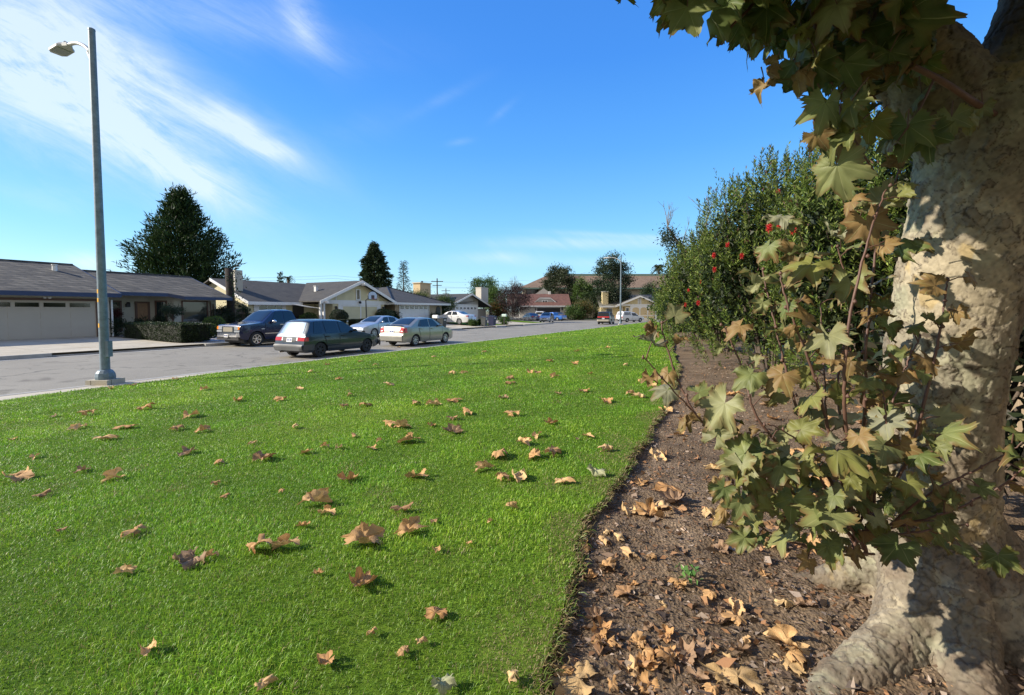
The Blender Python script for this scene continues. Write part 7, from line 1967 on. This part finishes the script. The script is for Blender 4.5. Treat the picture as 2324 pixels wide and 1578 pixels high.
at = me.color_attributes.new('Col', 'FLOAT_COLOR', 'POINT'); c4 = np.ones((nV, 4), dtype=np.float32); c4[:, :3] = np.clip(C_, .01, 1); at.data.foreach_set('color', c4.ravel())
co2 = co2 - np.array(TO)[None]
me.vertices.foreach_set('co', co2.astype(np.float32).ravel()); me.update()
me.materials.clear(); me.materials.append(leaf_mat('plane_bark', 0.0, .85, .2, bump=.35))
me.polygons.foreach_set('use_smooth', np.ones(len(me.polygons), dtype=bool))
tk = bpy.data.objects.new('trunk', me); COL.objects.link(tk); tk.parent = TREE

# sucker shoots springing from the burl
M['shoot'] = mat('red_brown_shoot', (0.115, 0.058, 0.038), .6, var=.3, scale=30)
BASE = (1960, 1235, 1.52)
stems = [
    [(1700, 1055, 1.42), (1560, 920, 1.38), (1462, 812, 1.36)],
    [(1760, 1070, 1.50), (1600, 965, 1.52), (1530, 840, 1.58), (1500, 735, 1.62)],
    [(1830, 1080, 1.50), (1720, 950, 1.52), (1690, 850, 1.56), (1640, 735, 1.60)],
    [(1860, 1050, 1.48), (1800, 900, 1.50), (1760, 740, 1.56), (1730, 610, 1.62)],
    [(1900, 1050, 1.42), (1850, 860, 1.40), (1790, 700, 1.42), (1770, 620, 1.44)],
    [(1925, 1000, 1.36), (1920, 800, 1.32), (1960, 580, 1.34), (2010, 430, 1.38)],
    [(1960, 1000, 1.46), (1965, 800, 1.46), (1995, 520, 1.50), (2040, 390, 1.52)],
    [(1880, 970, 1.60), (1870, 830, 1.64), (1862, 690, 1.68)],
    [(2050, 1060, 1.42), (2110, 860, 1.40), (2135, 740, 1.40), (2150, 640, 1.42)],
    [(2000, 1000, 1.40), (2045, 860, 1.40), (2090, 760, 1.42)],
    [(2110, 1120, 1.34), (2230, 1060, 1.30), (2330, 1000, 1.26)],
    [(2130, 1170, 1.34), (2260, 1110, 1.28), (2350, 1040, 1.22)],
    [(1800, 1180, 1.40), (1700, 1150, 1.36), (1640, 1140, 1.36)],
    [(1830, 1240, 1.40), (1720, 1190, 1.34), (1660, 1090, 1.32)],
    [(1880, 1120, 1.36), (1820, 1010, 1.30), (1740, 960, 1.28)],
    [(2060, 1210, 1.36), (2200, 1190, 1.30)],
    [(1990, 1100, 1.36), (2010, 950, 1.34), (2000, 880, 1.34)],
    [(1950, 1080, 1.58), (1900, 900, 1.62), (1930, 700, 1.66), (1900, 560, 1.68)],
]
items = []
camv = np.array([0, 0, CAMZ]); sunv = np.array(SUN_VEC)
def leaf_frame(p, out, hang=.5, facing=.5, jit=.45):
    tip = np.array(out) * .8 + np.array([0, 0, -hang]) + RNG.normal(size=3) * .4
    tocam = camv - np.array(p); tocam /= np.linalg.norm(tocam)
    nrm = sunv * .45 + np.array([0, 0, .55]) + tocam * facing + RNG.normal(size=3) * jit
    return tip, nrm
for k, st_ in enumerate(stems):
    b0 = (BASE[0] + RNG.uniform(-35, 35), BASE[1] + RNG.uniform(-25, 25), BASE[2])
    pts = [at_Y(*q) for q in [b0] + st_]
    sp_ = spline(pts, 12); n_ = len(sp_)
    r0 = .0066 if len(st_) > 3 else .0046
    sp_ = [p + Vector(RNG.normal(size=3) * .0012) for p in sp_]
    sb = MB().tube([loc(p) for p in sp_], [r0 * (1 - .68 * i / n_) for i in range(n_)], 8)
    for i in range(6, n_, 6):      # buds at the nodes
        sb.lathe([(.001, -.006), (r0 * .9, -.002), (r0 * .9, .002), (.001, .008)], 6, c=loc(sp_[i] + Vector(RNG.normal(size=3) * .004)))
    sb.obj('sucker_shoot', M['shoot'], TREE, smooth=True)
    side = 1
    i = 7
    while i < n_:
        q = i / n_
        p = sp_[i]; d = (sp_[min(i + 1, n_ - 1)] - sp_[i - 1]).normalized()
        sdv = d.cross(Vector((0, -1, 0.2))).normalized() * side; side = -side
        out = (sdv + d * .5 + Vector((0, -.25, 0))).normalized()
        c_ = p + out * RNG.uniform(.03, .06)
        size = RNG.uniform(.085, .15) * (1.05 - .35 * q)
        tip, nrm = leaf_frame(c_, out, .45, .5)
        if RNG.uniform() < .88: items.append((loc(c_), tip, nrm, size, 5 if RNG.uniform() < .13 else None, loc(p)))
        i += int(RNG.integers(4, 7))
# the dense skirt of leaves round the burl
for k in range(88):
    px = RNG.uniform(1640, 2210); py = RNG.uniform(960, 1290)
    if py > 1255 - abs(px - 1930) * .10: continue
    if (px - 1940) ** 2 / 300 ** 2 + (py - 1120) ** 2 / 175 ** 2 > 1: continue
    Y = RNG.uniform(1.22, 1.55)
    p = at_Y(px, py, Y); out = (p - at_Y(1960, 1180, 1.6)); out = out.normalized()
    tip, nrm = leaf_frame(p, out, .9, .55)
    items.append((loc(p), tip, nrm, RNG.uniform(.07, .13), None, loc(p - out * .06 + Vector((0, .02, 0)))))
for k in range(34):
    px = RNG.uniform(1690, 2040); py = RNG.uniform(430, 960); Y = RNG.uniform(1.36, 1.66)
    if px > 2050 and py < 560: continue
    p = at_Y(px, py, Y); out = (p - at_Y(1960, py + 120, Y + .15)).normalized()
    tip, nrm = leaf_frame(p, out, .55, .6)
    items.append((loc(p), tip, nrm, RNG.uniform(.08, .15), None, loc(p - out * .06 + Vector((0, .02, 0)))))
# named big leaves seen in the picture (position, size in px of the photo)
for px, py, Y, w, pi in ((1645, 915, 1.34, 120, 3), (1515, 885, 1.40, 75, 4), (1900, 1025, 1.25, 150, 7), (2005, 1010, 1.30, 125, 1), (1885, 1165, 1.22, 150, 1), (1755, 1060, 1.30, 95, 6), (1690, 1030, 1.30, 120, 0), (1800, 1130, 1.28, 110, 0), (1780, 1215, 1.28, 95, 1), (2040, 1235, 1.25, 110, 6), (2010, 950, 1.35, 100, 4), (2140, 985, 1.30, 110, 0), (1625, 990, 1.36, 90, 3), (1880, 760, 1.36, 110, 3), (1840, 600, 1.42, 120, 7), (1930, 640, 1.40, 110, 1), (2080, 580, 1.42, 110, 2), (2000, 460, 1.44, 95, 3), (1965, 500, 1.42, 110, 5), (2030, 345, 1.46, 85, 4), (1950, 690, 1.44, 110, 2), (1775, 850, 1.42, 95, 5), (1705, 850, 1.44, 85, 0), (2050, 850, 1.36, 110, 5), (1680, 740, 1.56, 75, 5), (1470, 745, 1.62, 45, 5), (2265, 1260, 1.25, 90, 6), (1745, 1155, 1.26, 80, 7), (1690, 1220, 1.28, 75, 0), (1990, 640, 1.5, 90, 4)):
    p = at_Y(px, py, Y); out = (p - at_Y(1990, py + 60, Y + .25)).normalized()
    tip, nrm = leaf_frame(p, out, .45, .8, .25)
    items.append((loc(p), tip, nrm, w * Y / 1033 * 1.05, pi, None))
parts, pet = place_leaves(items)
v, f, c_ = merge(parts); np_obj('sucker_leaves', v, f, M['plane_leaf'], TREE, c_, smooth=True)
tag(pet.obj('leaf_stalks', M['shoot'], TREE, smooth=True), kind='stuff')

# hanging canopy
tw = MB()
def ctwig(pts, r):
    sp_ = spline([at_Y(*q) for q in pts], 10); n_ = len(sp_)
    tw.tube([loc(p) for p in sp_], [r * (1 - .55 * i / n_) for i in range(n_)], 8); return sp_
TW = [ctwig([(2290, 280, 1.58), (2215, 235, 1.50), (2130, 180, 1.46), (2010, 120, 1.46), (1900, 60, 1.46), (1800, -40, 1.5)], .0115),
      ctwig([(1830, -60, 1.48), (1850, 60, 1.46), (1880, 170, 1.45), (1925, 290, 1.45), (1990, 400, 1.45)], .0065),
      ctwig([(1740, -60, 1.5), (1800, 50, 1.46), (1830, 130, 1.44), (1860, 200, 1.44)], .005),
      ctwig([(1640, -80, 1.55), (1620, -10, 1.5), (1570, 30, 1.48), (1530, 40, 1.46)], .006),
      ctwig([(1760, -60, 1.45), (1700, 20, 1.42), (1660, 60, 1.40), (1640, 100, 1.4)], .006),
      ctwig([(2090, -60, 1.5), (2060, 40, 1.48), (2010, 120, 1.46)], .005),
      ctwig([(2120, 180, 1.46), (2080, 260, 1.44), (2030, 330, 1.44)], .004)]
tw.obj('twigs', M['shoot'], TREE, smooth=True)
items = []
poly = [(1500, -90), (1503, 25), (1560, 70), (1600, 95), (1640, 60), (1700, 120), (1760, 95), (1790, 200), (1830, 250), (1850, 300), (1890, 340), (1950, 330), (2010, 345), (2090, 290), (2110, 190), (2080, 60), (2090, -90)]
def inpoly(x, y):
    r = False
    for (x1, y1), (x2, y2) in zip(poly, poly[1:] + poly[:1]):
        if (y1 > y) != (y2 > y) and x < (x2 - x1) * (y - y1) / (y2 - y1) + x1: r = not r
    return r
k = 0
while k < 130:
    px = RNG.uniform(1495, 2110); py = RNG.uniform(-90, 345)
    if not inpoly(px, py): continue
    k += 1
    Y = RNG.uniform(1.36, 1.85)
    p = at_Y(px, py - 20, Y)
    tip = np.array([RNG.normal() * .45 - .2, RNG.normal() * .45, -1.0]); tocam = camv - np.array(p); tocam /= np.linalg.norm(tocam)
    nrm = np.array([-.35, -.2, .35]) + tocam * .45 + RNG.normal(size=3) * .6
    pi = RNG.choice([0, 2, 6, 7, 5, 3], p=[.2, .25, .25, .12, .1, .08])
    items.append((loc(p), tip, nrm, RNG.uniform(.12, .19), int(pi), loc(p + Vector((RNG.normal() * .03, RNG.normal() * .03, .06)))))
for px, py, Y, w, pi, hang in ((1660, 75, 1.38, 175, 2, 1), (1740, 40, 1.4, 130, 6, 1), (1560, 40, 1.42, 120, 0, 1), (1900, 35, 1.36, 120, 3, .4), (2045, 65, 1.42, 170, 2, 1), (1850, 170, 1.42, 110, 6, 1), (1830, 205, 1.4, 85, 5, 1), (1905, 290, 1.40, 100, 7, 1), (1900, 400, 1.42, 130, 1, 1.2), (1980, 300, 1.42, 100, 7, .3), (1850, 330, 1.42, 70, 5, .6), (1880, 330, 1.44, 80, 2, 1), (2060, 310, 1.44, 120, 6, 1), (1760, 180, 1.42, 70, 5, 1), (1735, 215, 1.43, 55, 5, 1), (1520, 15, 1.45, 90, 7, .5), (1418, -8, 1.5, 60, 2, 1), (1945, 255, 1.5, 90, 1, .6), (1960, 130, 1.5, 130, 6, 1), (2200, 300, 1.5, 60, 3, .6), (2160, 290, 1.5, 80, 1, .8), (2230, 265, 1.5, 55, 3, .3), (2110, 330, 1.46, 100, 2, 1)):
    p = at_Y(px, py - 25, Y); tip = np.array([RNG.normal() * .3, RNG.normal() * .2, -hang - .1])
    tocam = camv - np.array(p); tocam /= np.linalg.norm(tocam)
    nrm = tocam * .9 + np.array([-.3, 0, .25]) + RNG.normal(size=3) * .25
    items.append((loc(p), tip, nrm, w * Y / 1033 * 1.1, pi, loc(p + Vector((RNG.normal() * .02, 0, .05)))))
parts, pet = place_leaves(items)
# crown overhead, above the frame: it shades the fork
items = []
for k in range(1900):
    p = Vector((RNG.normal() * .8 + 1.05, RNG.normal() * .9 + 1.4, 2.75 + abs(RNG.normal()) * .75))
    if p.x < 0.1 or p.y < -.8: continue
    px = CX + F * p.x / p.y if p.y > .3 else 99999
    py = 706 - F * (p.z - CAMZ) / max(p.y, .3)
    if py > -70: continue
    tip = RNG.normal(size=3) + np.array([-.3, 0, -.7]); items.append((loc(p), tip, RNG.normal(size=3) * .7 + np.array([-.4, 0, .6]), RNG.uniform(.13, .2), None, None))
for bx_, nb_ in (((.1, 1.05, .9, 2.1, 2.85, 3.5), 620), ((.6, 2.5, -.7, 1.1, 2.6, 3.3), 600)):
    for k in range(nb_):
        p = Vector((RNG.uniform(bx_[0], bx_[1]), RNG.uniform(bx_[2], bx_[3]), RNG.uniform(bx_[4], bx_[5])))
        if p.y > .05 and 706 - F * (p.z - CAMZ) / p.y > -60: continue
        items.append((loc(p), RNG.normal(size=3) + np.array([-.3, 0, -.7]), RNG.normal(size=3) * .7 + np.array([-.5, 0, .6]), RNG.uniform(.14, .2), None, None))
pp, _ = place_leaves(items, lo=True)
v, f, c_ = merge(parts + pp); np_obj('crown', v, f, M['plane_leaf'], TREE, c_, smooth=True)
tag(pet.obj('leaf_stalks', M['shoot'], TREE, smooth=True), kind='stuff')

# ================================================================== FALLEN LEAVES
DRYPAL = [np.array(p) for p in ((0.52, .305, .13), (0.60, .38, .175), (0.46, .25, .10), (0.38, .215, .10), (0.62, .42, .20), (0.50, .285, .115), (0.30, .19, .11))]
def dry_mesh(seed, pal, lo=False, dry=True):
    V, Fq, info = sycamore(47 if not lo else 25, 5 if not lo else 4, seed, dry)
    blot = fbm(V * 3 + seed, 3, 88)
    c = np.repeat(pal[None], len(V), 0) * (1 + blot[:, None] * .4)
    ve = (info[:, 0] * (info[:, 1] < .97))[:, None]; c = c * (1 - .4 * ve) + pal * 1.7 * ve * .4
    me_o = np_obj('fallen_leaf', V * .55, Fq, M['dry_leaf'], None, np.clip(c, .01, 1), smooth=True)
    # stalk joined in
    return me_o
protos = [dry_mesh(100 + k, DRYPAL[k % len(DRYPAL)]) for k in range(16)]
FLAT = []
for k in range(3):
    V, Fq, info = sycamore(61, 7, 300 + k, False)
    V = V.copy(); V[:, 2] = V[:, 2] * 1.3 + .05 + .12 * fbm(V * 3, 3, 91) - .10 * (V[:, 0] ** 2)
    pal = np.array((0.50, .33, .15)); blot = fbm(V * 3 + k, 3, 88); c = np.repeat(pal[None], len(V), 0) * (1 + blot[:, None] * .25); ve = info[:, :1]; c = c * (1 - .35 * ve) + np.array([0.6, .45, .22]) * ve * .35
    FLAT.append(np_obj('fallen_leaf', V * .5, Fq, M['dry_leaf'], None, np.clip(c, .01, 1), smooth=True))
pal = np.array((0.36, .36, .20)); PALE = dry_mesh(171, pal)
used = set()
def fallen(px, py, w, label, group, proto=None, lift=0.0, Z=None, bed=False):
    z = 0.62
    for _ in range(6):
        p = at_z(px, py, z)
        z = float(bed_z(np.array([p.x]), np.array([p.y]))[0]) if bed else gz(p.x, p.y)
    if Z is None and not bed: z += 0.016
    size = min(.25, max(.055, w * p.y / F * 1.36))
    src = proto or protos[RNG.integers(len(protos))]
    if src.name not in used: used.add(src.name); o = src
    else: o = src.copy(); COL.objects.link(o)
    o.location = (p.x, p.y, z + lift); o.rotation_euler = (RNG.normal() * .14, RNG.normal() * .14, RNG.uniform(0, 6.28)); o.scale = (size, size * RNG.uniform(.8, 1.15), size * RNG.uniform(.55, .9))
    tag(o, label, 'leaf', group); return o
GL, GB = 'fallen leaves scattered on the lawn', 'fallen leaves on the bare soil bed'
SPECIAL = [(428, 1282, 80, 'rolled brown leaf with a curled open end on the lower left grass'), (590, 1250, 72, 'domed pale tan leaf on the lower left lawn beside a second leaf'), (650, 1248, 52, 'smaller brown leaf touching the right side of the domed pale leaf'), (825, 1238, 88, 'wide three pointed brown leaf on the lawn, below its centre'), (820, 1334, 76, 'cupped rust brown leaf on the lower middle grass'), (284, 1306, 44, 'small curled leaf left of the rolled brown leaf'), (305, 1216, 50, 'ragged thin brown leaf on the left side of the lawn'), (715, 1148, 80, 'crumpled pair of pale and dark brown leaves above the three pointed leaf'), (912, 1164, 45, 'upright pale tan leaf right of the crumpled pair'), (930, 1212, 58, 'flat orange tan leaf below the upright pale leaf'), (790, 1092, 48, 'shaggy brown leaf with frayed edge in the middle of the lawn'), (597, 1046, 48, 'low tan leaf left of the shaggy frayed leaf'), (930, 1004, 66, 'spread tan leaf with folded back wing in the middle lawn'), (1135, 1040, 58, 'wide folded tan leaf left of the ridged domed leaf'), (1187, 1010, 44, 'ridged domed tan leaf on the right part of the lawn'), (1280, 1098, 44, 'dark rimmed curled leaf near the soil edge of the lawn'), (35, 1090, 74, 'long dark brown leaf at the left edge of the picture'), (740, 1512, 58, 'tall crumpled orange brown leaf at the bottom of the lawn'), (990, 1405, 54, 'torn grey brown leaf near the bottom middle of the lawn'), (340, 1486, 46, 'thin stalked brown leaf at the lower left of the lawn'), (1166, 1552, 46, 'narrow brown leaf standing at the bottom edge beside the cut turf'), (178, 974, 46, 'light tan leaf far left near the street lamp foot'), (238, 1000, 44, 'dark brown leaf just below the light tan leaf on the left')]
for px, py, w, lab in SPECIAL: fallen(px, py, w, lab, GL)
fallen(1352, 1081, 42, 'pale green leaf lying flat beside the cut turf edge', GL, PALE)
o = PALE.copy(); COL.objects.link(o); p = at_z(1000, 1568, .70); o.location = (p.x, p.y, gz(p.x, p.y) + .012); o.scale = (.11, .10, .10); o.rotation_euler = (.2, .1, 2); tag(o, 'pale yellow green leaf cut off by the bottom edge of the picture', 'leaf', GL)
GEN = [(1100, 1068, 34), (1215, 1043, 34), (1250, 1035, 44), (1140, 1092, 34), (1178, 1090, 44), (1375, 1025, 28), (950, 1088, 38), (888, 968, 30), (912, 973, 30), (1028, 984, 34), (1060, 941, 24), (1027, 953, 22), (978, 969, 18), (1165, 945, 34), (1250, 964, 28), (1220, 992, 22), (1333, 994, 18), (1160, 1158, 24), (945, 920, 28), (983, 921, 30), (1028, 912, 24), (882, 876, 22), (538, 912, 28), (328, 931, 32), (200, 943, 32), (283, 974, 28), (400, 978, 26), (433, 947, 26), (460, 982, 24), (422, 1032, 30), (258, 1090, 38), (190, 1072, 24), (95, 1130, 28), (500, 1053, 18), (672, 973, 18), (697, 1030, 20), (738, 1018, 16), (768, 1021, 18), (845, 1022, 18), (805, 994, 16), (575, 1010, 16), (690, 1200, 24), (512, 1132, 16), (490, 1104, 18), (780, 926, 16), (830, 923, 24), (795, 900, 18), (640, 910, 20), (706, 845, 16), (742, 829, 14), (768, 862, 12), (818, 822, 12), (855, 830, 13), (1028, 850, 18), (1053, 848, 14), (1155, 862, 24), (1158, 872, 20), (1205, 846, 16), (1220, 847, 14), (1258, 857, 16), (1303, 827, 14), (1325, 890, 24), (1375, 914, 22), (1430, 897, 20), (1450, 903, 30), (1455, 868, 16), (1480, 880, 18), (1143, 906, 20), (1267, 897, 14), (1248, 822, 13), (985, 812, 12), (745, 1172, 28), (955, 1468, 24), (915, 1492, 28), (600, 1564, 36), (480, 1271, 24), (1112, 1190, 12), (120, 948, 14), (463, 886, 14), (398, 862, 16), (300, 876, 14), (250, 884, 14), (860, 1005, 12), (1340, 850, 12), (1310, 798, 12), (905, 790, 9), (1100, 800, 9), (1180, 780, 8), (1240, 770, 8), (1380, 790, 9), (1420, 830, 12), (680, 885, 14), (720, 1310, 16), (1310, 1000, 10), (640, 1120, 12), (80, 1040, 16), (30, 1000, 14), (140, 1210, 16), (1065, 1240, 14), (990, 1255, 18), (985, 1190, 16), (845, 1446, 15)]
for px, py, w in GEN: fallen(px, py, w * 1.32, 'small dry curled leaf among those scattered over the lawn', GL)
BEDS = [(1315, 1552, 145, 'large flat yellow tan leaf at the bottom beside the cut turf edge', 0), (1675, 1548, 140, 'large flat pale orange leaf at the bottom near the roots', 1), (1790, 1517, 78, 'square folded tan leaf beside the foot of the big root', 2), (1785, 1472, 95, 'curled orange leaf above the square folded leaf', None), (1505, 1160, 100, 'biggest orange tan leaf in the heap on the soil', None), (1530, 1138, 70, 'upper orange leaf of the heap on the soil', None), (1475, 1170, 75, 'left pale leaf of the heap on the soil', None), (1325, 1240, 42, 'hooded orange leaf lying over the cut turf edge', None), (1250, 1362, 46, 'pale curled leaf hanging over the turf edge lower down', None), (1420, 1350, 50, 'fan shaped tan leaf alone on the bare soil', None), (1350, 1402, 46, 'pinched orange leaf near the lower turf edge', None), (1558, 1492, 60, 'low orange leaf left of the bottom pale orange leaf', None), (1592, 1474, 66, 'thin ragged leaf above the low orange leaf', None), (1475, 1268, 36, 'coiled grey brown leaf on the soil', None), (1545, 1330, 40, 'upright pleated orange leaf beside the surface root', None)]
for px, py, w, lab, fl in BEDS: fallen(px, py, w, lab, GB, FLAT[fl] if fl is not None else None, 0.004, bed=True)
cnt = 0
while cnt < 100:
    py = RNG.uniform(860, 1575); 
    px = RNG.uniform(1240, 2050)
    p = at_z(px, py, .64)
    dx = p.x - float(bed_x(p.y))
    if dx < 0.02 or dx > 2.6: continue
    if py > 1250 and px > 1830: continue
    if RNG.uniform() > (.9 if (dx < .45 or py < 1100) else .45): continue
    fallen(px, py, RNG.uniform(24, 62), 'small dry orange brown leaf among the litter on the soil bed', GB, bed=True, lift=.004); cnt += 1
for o in list(protos) + FLAT:
    if o.name not in used: bpy.data.objects.remove(o)

# litter of chips, twigs and leaf crumbs
n = 21000
yy = 0.9 + (RNG.uniform(0, 1, n) ** 1.9) * 9.0
xx = bed_x(yy) + .015 + RNG.uniform(0, 1, n) ** 1.15 * np.clip(.9 + yy * .45, 0, 3.6)
zz = bed_z(xx, yy) + RNG.uniform(.0, .010, n)
C = np.stack([xx, yy, zz], 1); U = rnd(n); U[:, 2] *= .22; Vv = rnd(n); Vv[:, 2] *= .3
L = RNG.uniform(.008, .036, n); L[RNG.uniform(size=n) < .08] *= 2.0
v, f, c_ = leaves(C, U, L, L * RNG.uniform(.15, .7, n), colors(n, [(0.14, .095, .062), (0.22, .15, .10), (0.30, .215, .15), (0.29, .15, .07), (0.36, .28, .21), (0.085, .058, .04), (0.33, .18, .085)], jit=.2), Vv, fold=.25)
tag(np_obj('leaf_litter', v, f, M['dry_leaf'], None, c_), 'brown litter of bark chips, twigs and leaf crumbs covering the soil', 'litter', kind='stuff')
# seedlings
p = at_z(1565, 1335, .63); t = thing('seedling', 'tiny bright green weed seedling growing in the soil', 'plant', (p.x, p.y, float(bed_z(np.array([p.x]), np.array([p.y]))[0])))
n = 26; C = RNG.normal(size=(n, 3)) * np.array([.03, .03, .012]) + np.array([0, 0, .035]); v, f, c_ = leaves(C, rnd(n) + np.array([0, 0, .5]), .028, .02, colors(n, [(0.10, .22, .05), (0.14, .28, .07)])); np_obj('leaves', v, f, M['foliage'], t, c_)
MB().tube([(0, 0, 0), (.005, 0, .05)], .002, 5).obj('stem', M['foliage'], t)

# ================================================================== GRASS
def grass_band(y0, y1, dens, h, w, seed):
    r_ = np.random.default_rng(seed)
    P = []
    xl = lambda y: np.maximum(lawn_x_left(y) - np.minimum(.09, .02 * y) * r_.uniform(0, 1, np.shape(y)) ** 2, -1.85 * y - 1.6)
    yb = np.linspace(y0, y1, 40); wid = np.array([max(0, float(bed_x(y) - xl(np.array([y]))[0])) for y in yb])
    area = np.trapz(wid, yb); n = int(area * dens)
    y = np.interp(r_.uniform(0, 1, n), np.concatenate([[0], np.cumsum((wid[1:] + wid[:-1]) / 2)]) / np.sum((wid[1:] + wid[:-1]) / 2), yb)
    a = xl(y); b = bed_x(y) + edge_jag(y) + .004
    x = a + (b - a) * r_.uniform(0, 1, n)
    z = ground_np(x, y) - .004
    clump = fbm(np.stack([x * 2.2, y * 2.2, x * 0], 1), 3, 201); fine = fbm(np.stack([x * 14, y * 14, x * 0], 1), 2, 202)
    ed = np.clip(1 - (b - x) / .42, 0, 1)
    bare = fbm(np.stack([x * 3.5, y * 3.5, x * 0], 1), 3, 203)
    dry = np.clip(ed * 1.25 + bare * 1.3 - .50, 0, 1)
    H = h * (.7 + .55 * r_.uniform(size=n)) * (1 + clump * .5 + fine * .3) * (1 - .35 * dry)
    th = r_.uniform(0, 6.28, n); ln = r_.uniform(.25, .95, n); 
    D = np.stack([np.cos(th), np.sin(th), np.zeros(n)], 1); sd = np.stack([-np.sin(th), np.cos(th), np.zeros(n)], 1)
    B = np.stack([x, y, z], 1); up = np.array([0, 0, 1.0])
    mid = B + D * (H * ln * .35)[:, None] + up * (H * .62)[:, None]
    tipp = B + D * (H * ln * 1.0)[:, None] + up * (H * (1.0 - .35 * ln))[:, None]
    ww = (w * r_.uniform(.7, 1.3, n))[:, None]
    V = np.stack([B - sd * ww * .5, B + sd * ww * .5, mid - sd * ww * .42, mid + sd * ww * .42, tipp], 1).reshape(-1, 3)
    k = np.arange(n)[:, None] * 5
    Q = k + np.array([[0, 1, 3, 2]]); T = k + np.array([[2, 3, 4]])
    base = np.array([[0.115, .25, .013], [0.185, .36, .018], [0.265, .45, .03], [0.38, .50, .08]])[r_.choice(4, n, p=[.28, .37, .25, .10])]
    lowf = fbm(np.stack([x * .55, y * .55, x * 0], 1), 3, 207)
    base = base * (1 + clump[:, None] * .45 + lowf[:, None] * .18) * (1 + r_.normal(size=(n, 1)) * .18)
    base = base * (1 + np.clip(lowf + fine * .5, -.3, 1)[:, None] * np.array([[.35, .10, .2]]))
    straw = np.array([0.33, .26, .12]); isd = (r_.uniform(size=n) < (.05 + dry * .75))[:, None]
    base = np.where(isd, straw * (1 + r_.normal(size=(n, 1)) * .25), base * (1 - dry[:, None] * .35) + np.array([0.15, .17, .05]) * dry[:, None] * .35)
    return V, Q, T, np.clip(np.repeat(base, 5, 0), .005, 1)
bands = [(.75, 1.9, 25000, .023, .0018, 1), (1.9, 3.2, 16500, .023, .0023, 2), (3.2, 5.5, 8200, .024, .0032, 3), (5.5, 9, 3000, .027, .0056, 4), (9, 15, 950, .032, .010, 5), (15, 28, 330, .036, .017, 6), (28, 68, 75, .04, .045, 7)]
Vs = []; Qs = []; Ts = []; Cs = []; b0 = 0
for bd in bands:
    V, Q, T, c_ = grass_band(*bd); Vs.append(V); Qs.append(Q + b0); Ts.append(T + b0); Cs.append(c_); b0 += len(V)
# straw coloured tufts spilling over the cut edge
r_ = np.random.default_rng(77)
n = 9000; y = .8 + r_.uniform(0, 1, n) ** 1.6 * 9; x = bed_x(y) + edge_jag(y) + r_.normal(size=n) * .022 - .006
z = ground_np(x, y) - .012; Dn = np.stack([r_.uniform(.1, 1.0, n), r_.normal(size=n) * .6, r_.uniform(-.35, .9, n)], 1); Dn = unit(Dn)
ln = r_.uniform(.018, .05, n); sd = perp(Dn) * (.0012 + y * .00035)[:, None]
B = np.stack([x, y, z], 1); mid = B + Dn * (ln * .5)[:, None] + np.array([0, 0, .006]); tipp = B + Dn * ln[:, None] + np.array([0, 0, -.004])
V = np.stack([B - sd, B + sd, mid - sd * .8, mid + sd * .8, tipp], 1).reshape(-1, 3); k = np.arange(n)[:, None] * 5
pal = np.array([[0.34, .27, .12], [0.26, .18, .09], [0.17, .24, .04], [0.13, .20, .03]])[r_.choice(4, n, p=[.35, .25, .2, .2])] * (1 + r_.normal(size=(n, 1)) * .2)
Vs.append(V); Qs.append(k + np.array([[0, 1, 3, 2]]) + b0); Ts.append(k + np.array([[2, 3, 4]]) + b0); Cs.append(np.clip(np.repeat(pal, 5, 0), .01, 1)); b0 += len(V)
M['grass'] = leaf_mat('grass_blade', 0.40, 0.45, 0.4)
gr_ = np_obj('grass', np.concatenate(Vs), [np.concatenate(Qs), np.concatenate(Ts)], M['grass'], None, np.concatenate(Cs))
tag(gr_, 'short bright green mown grass covering the lawn', 'grass', kind='stuff')
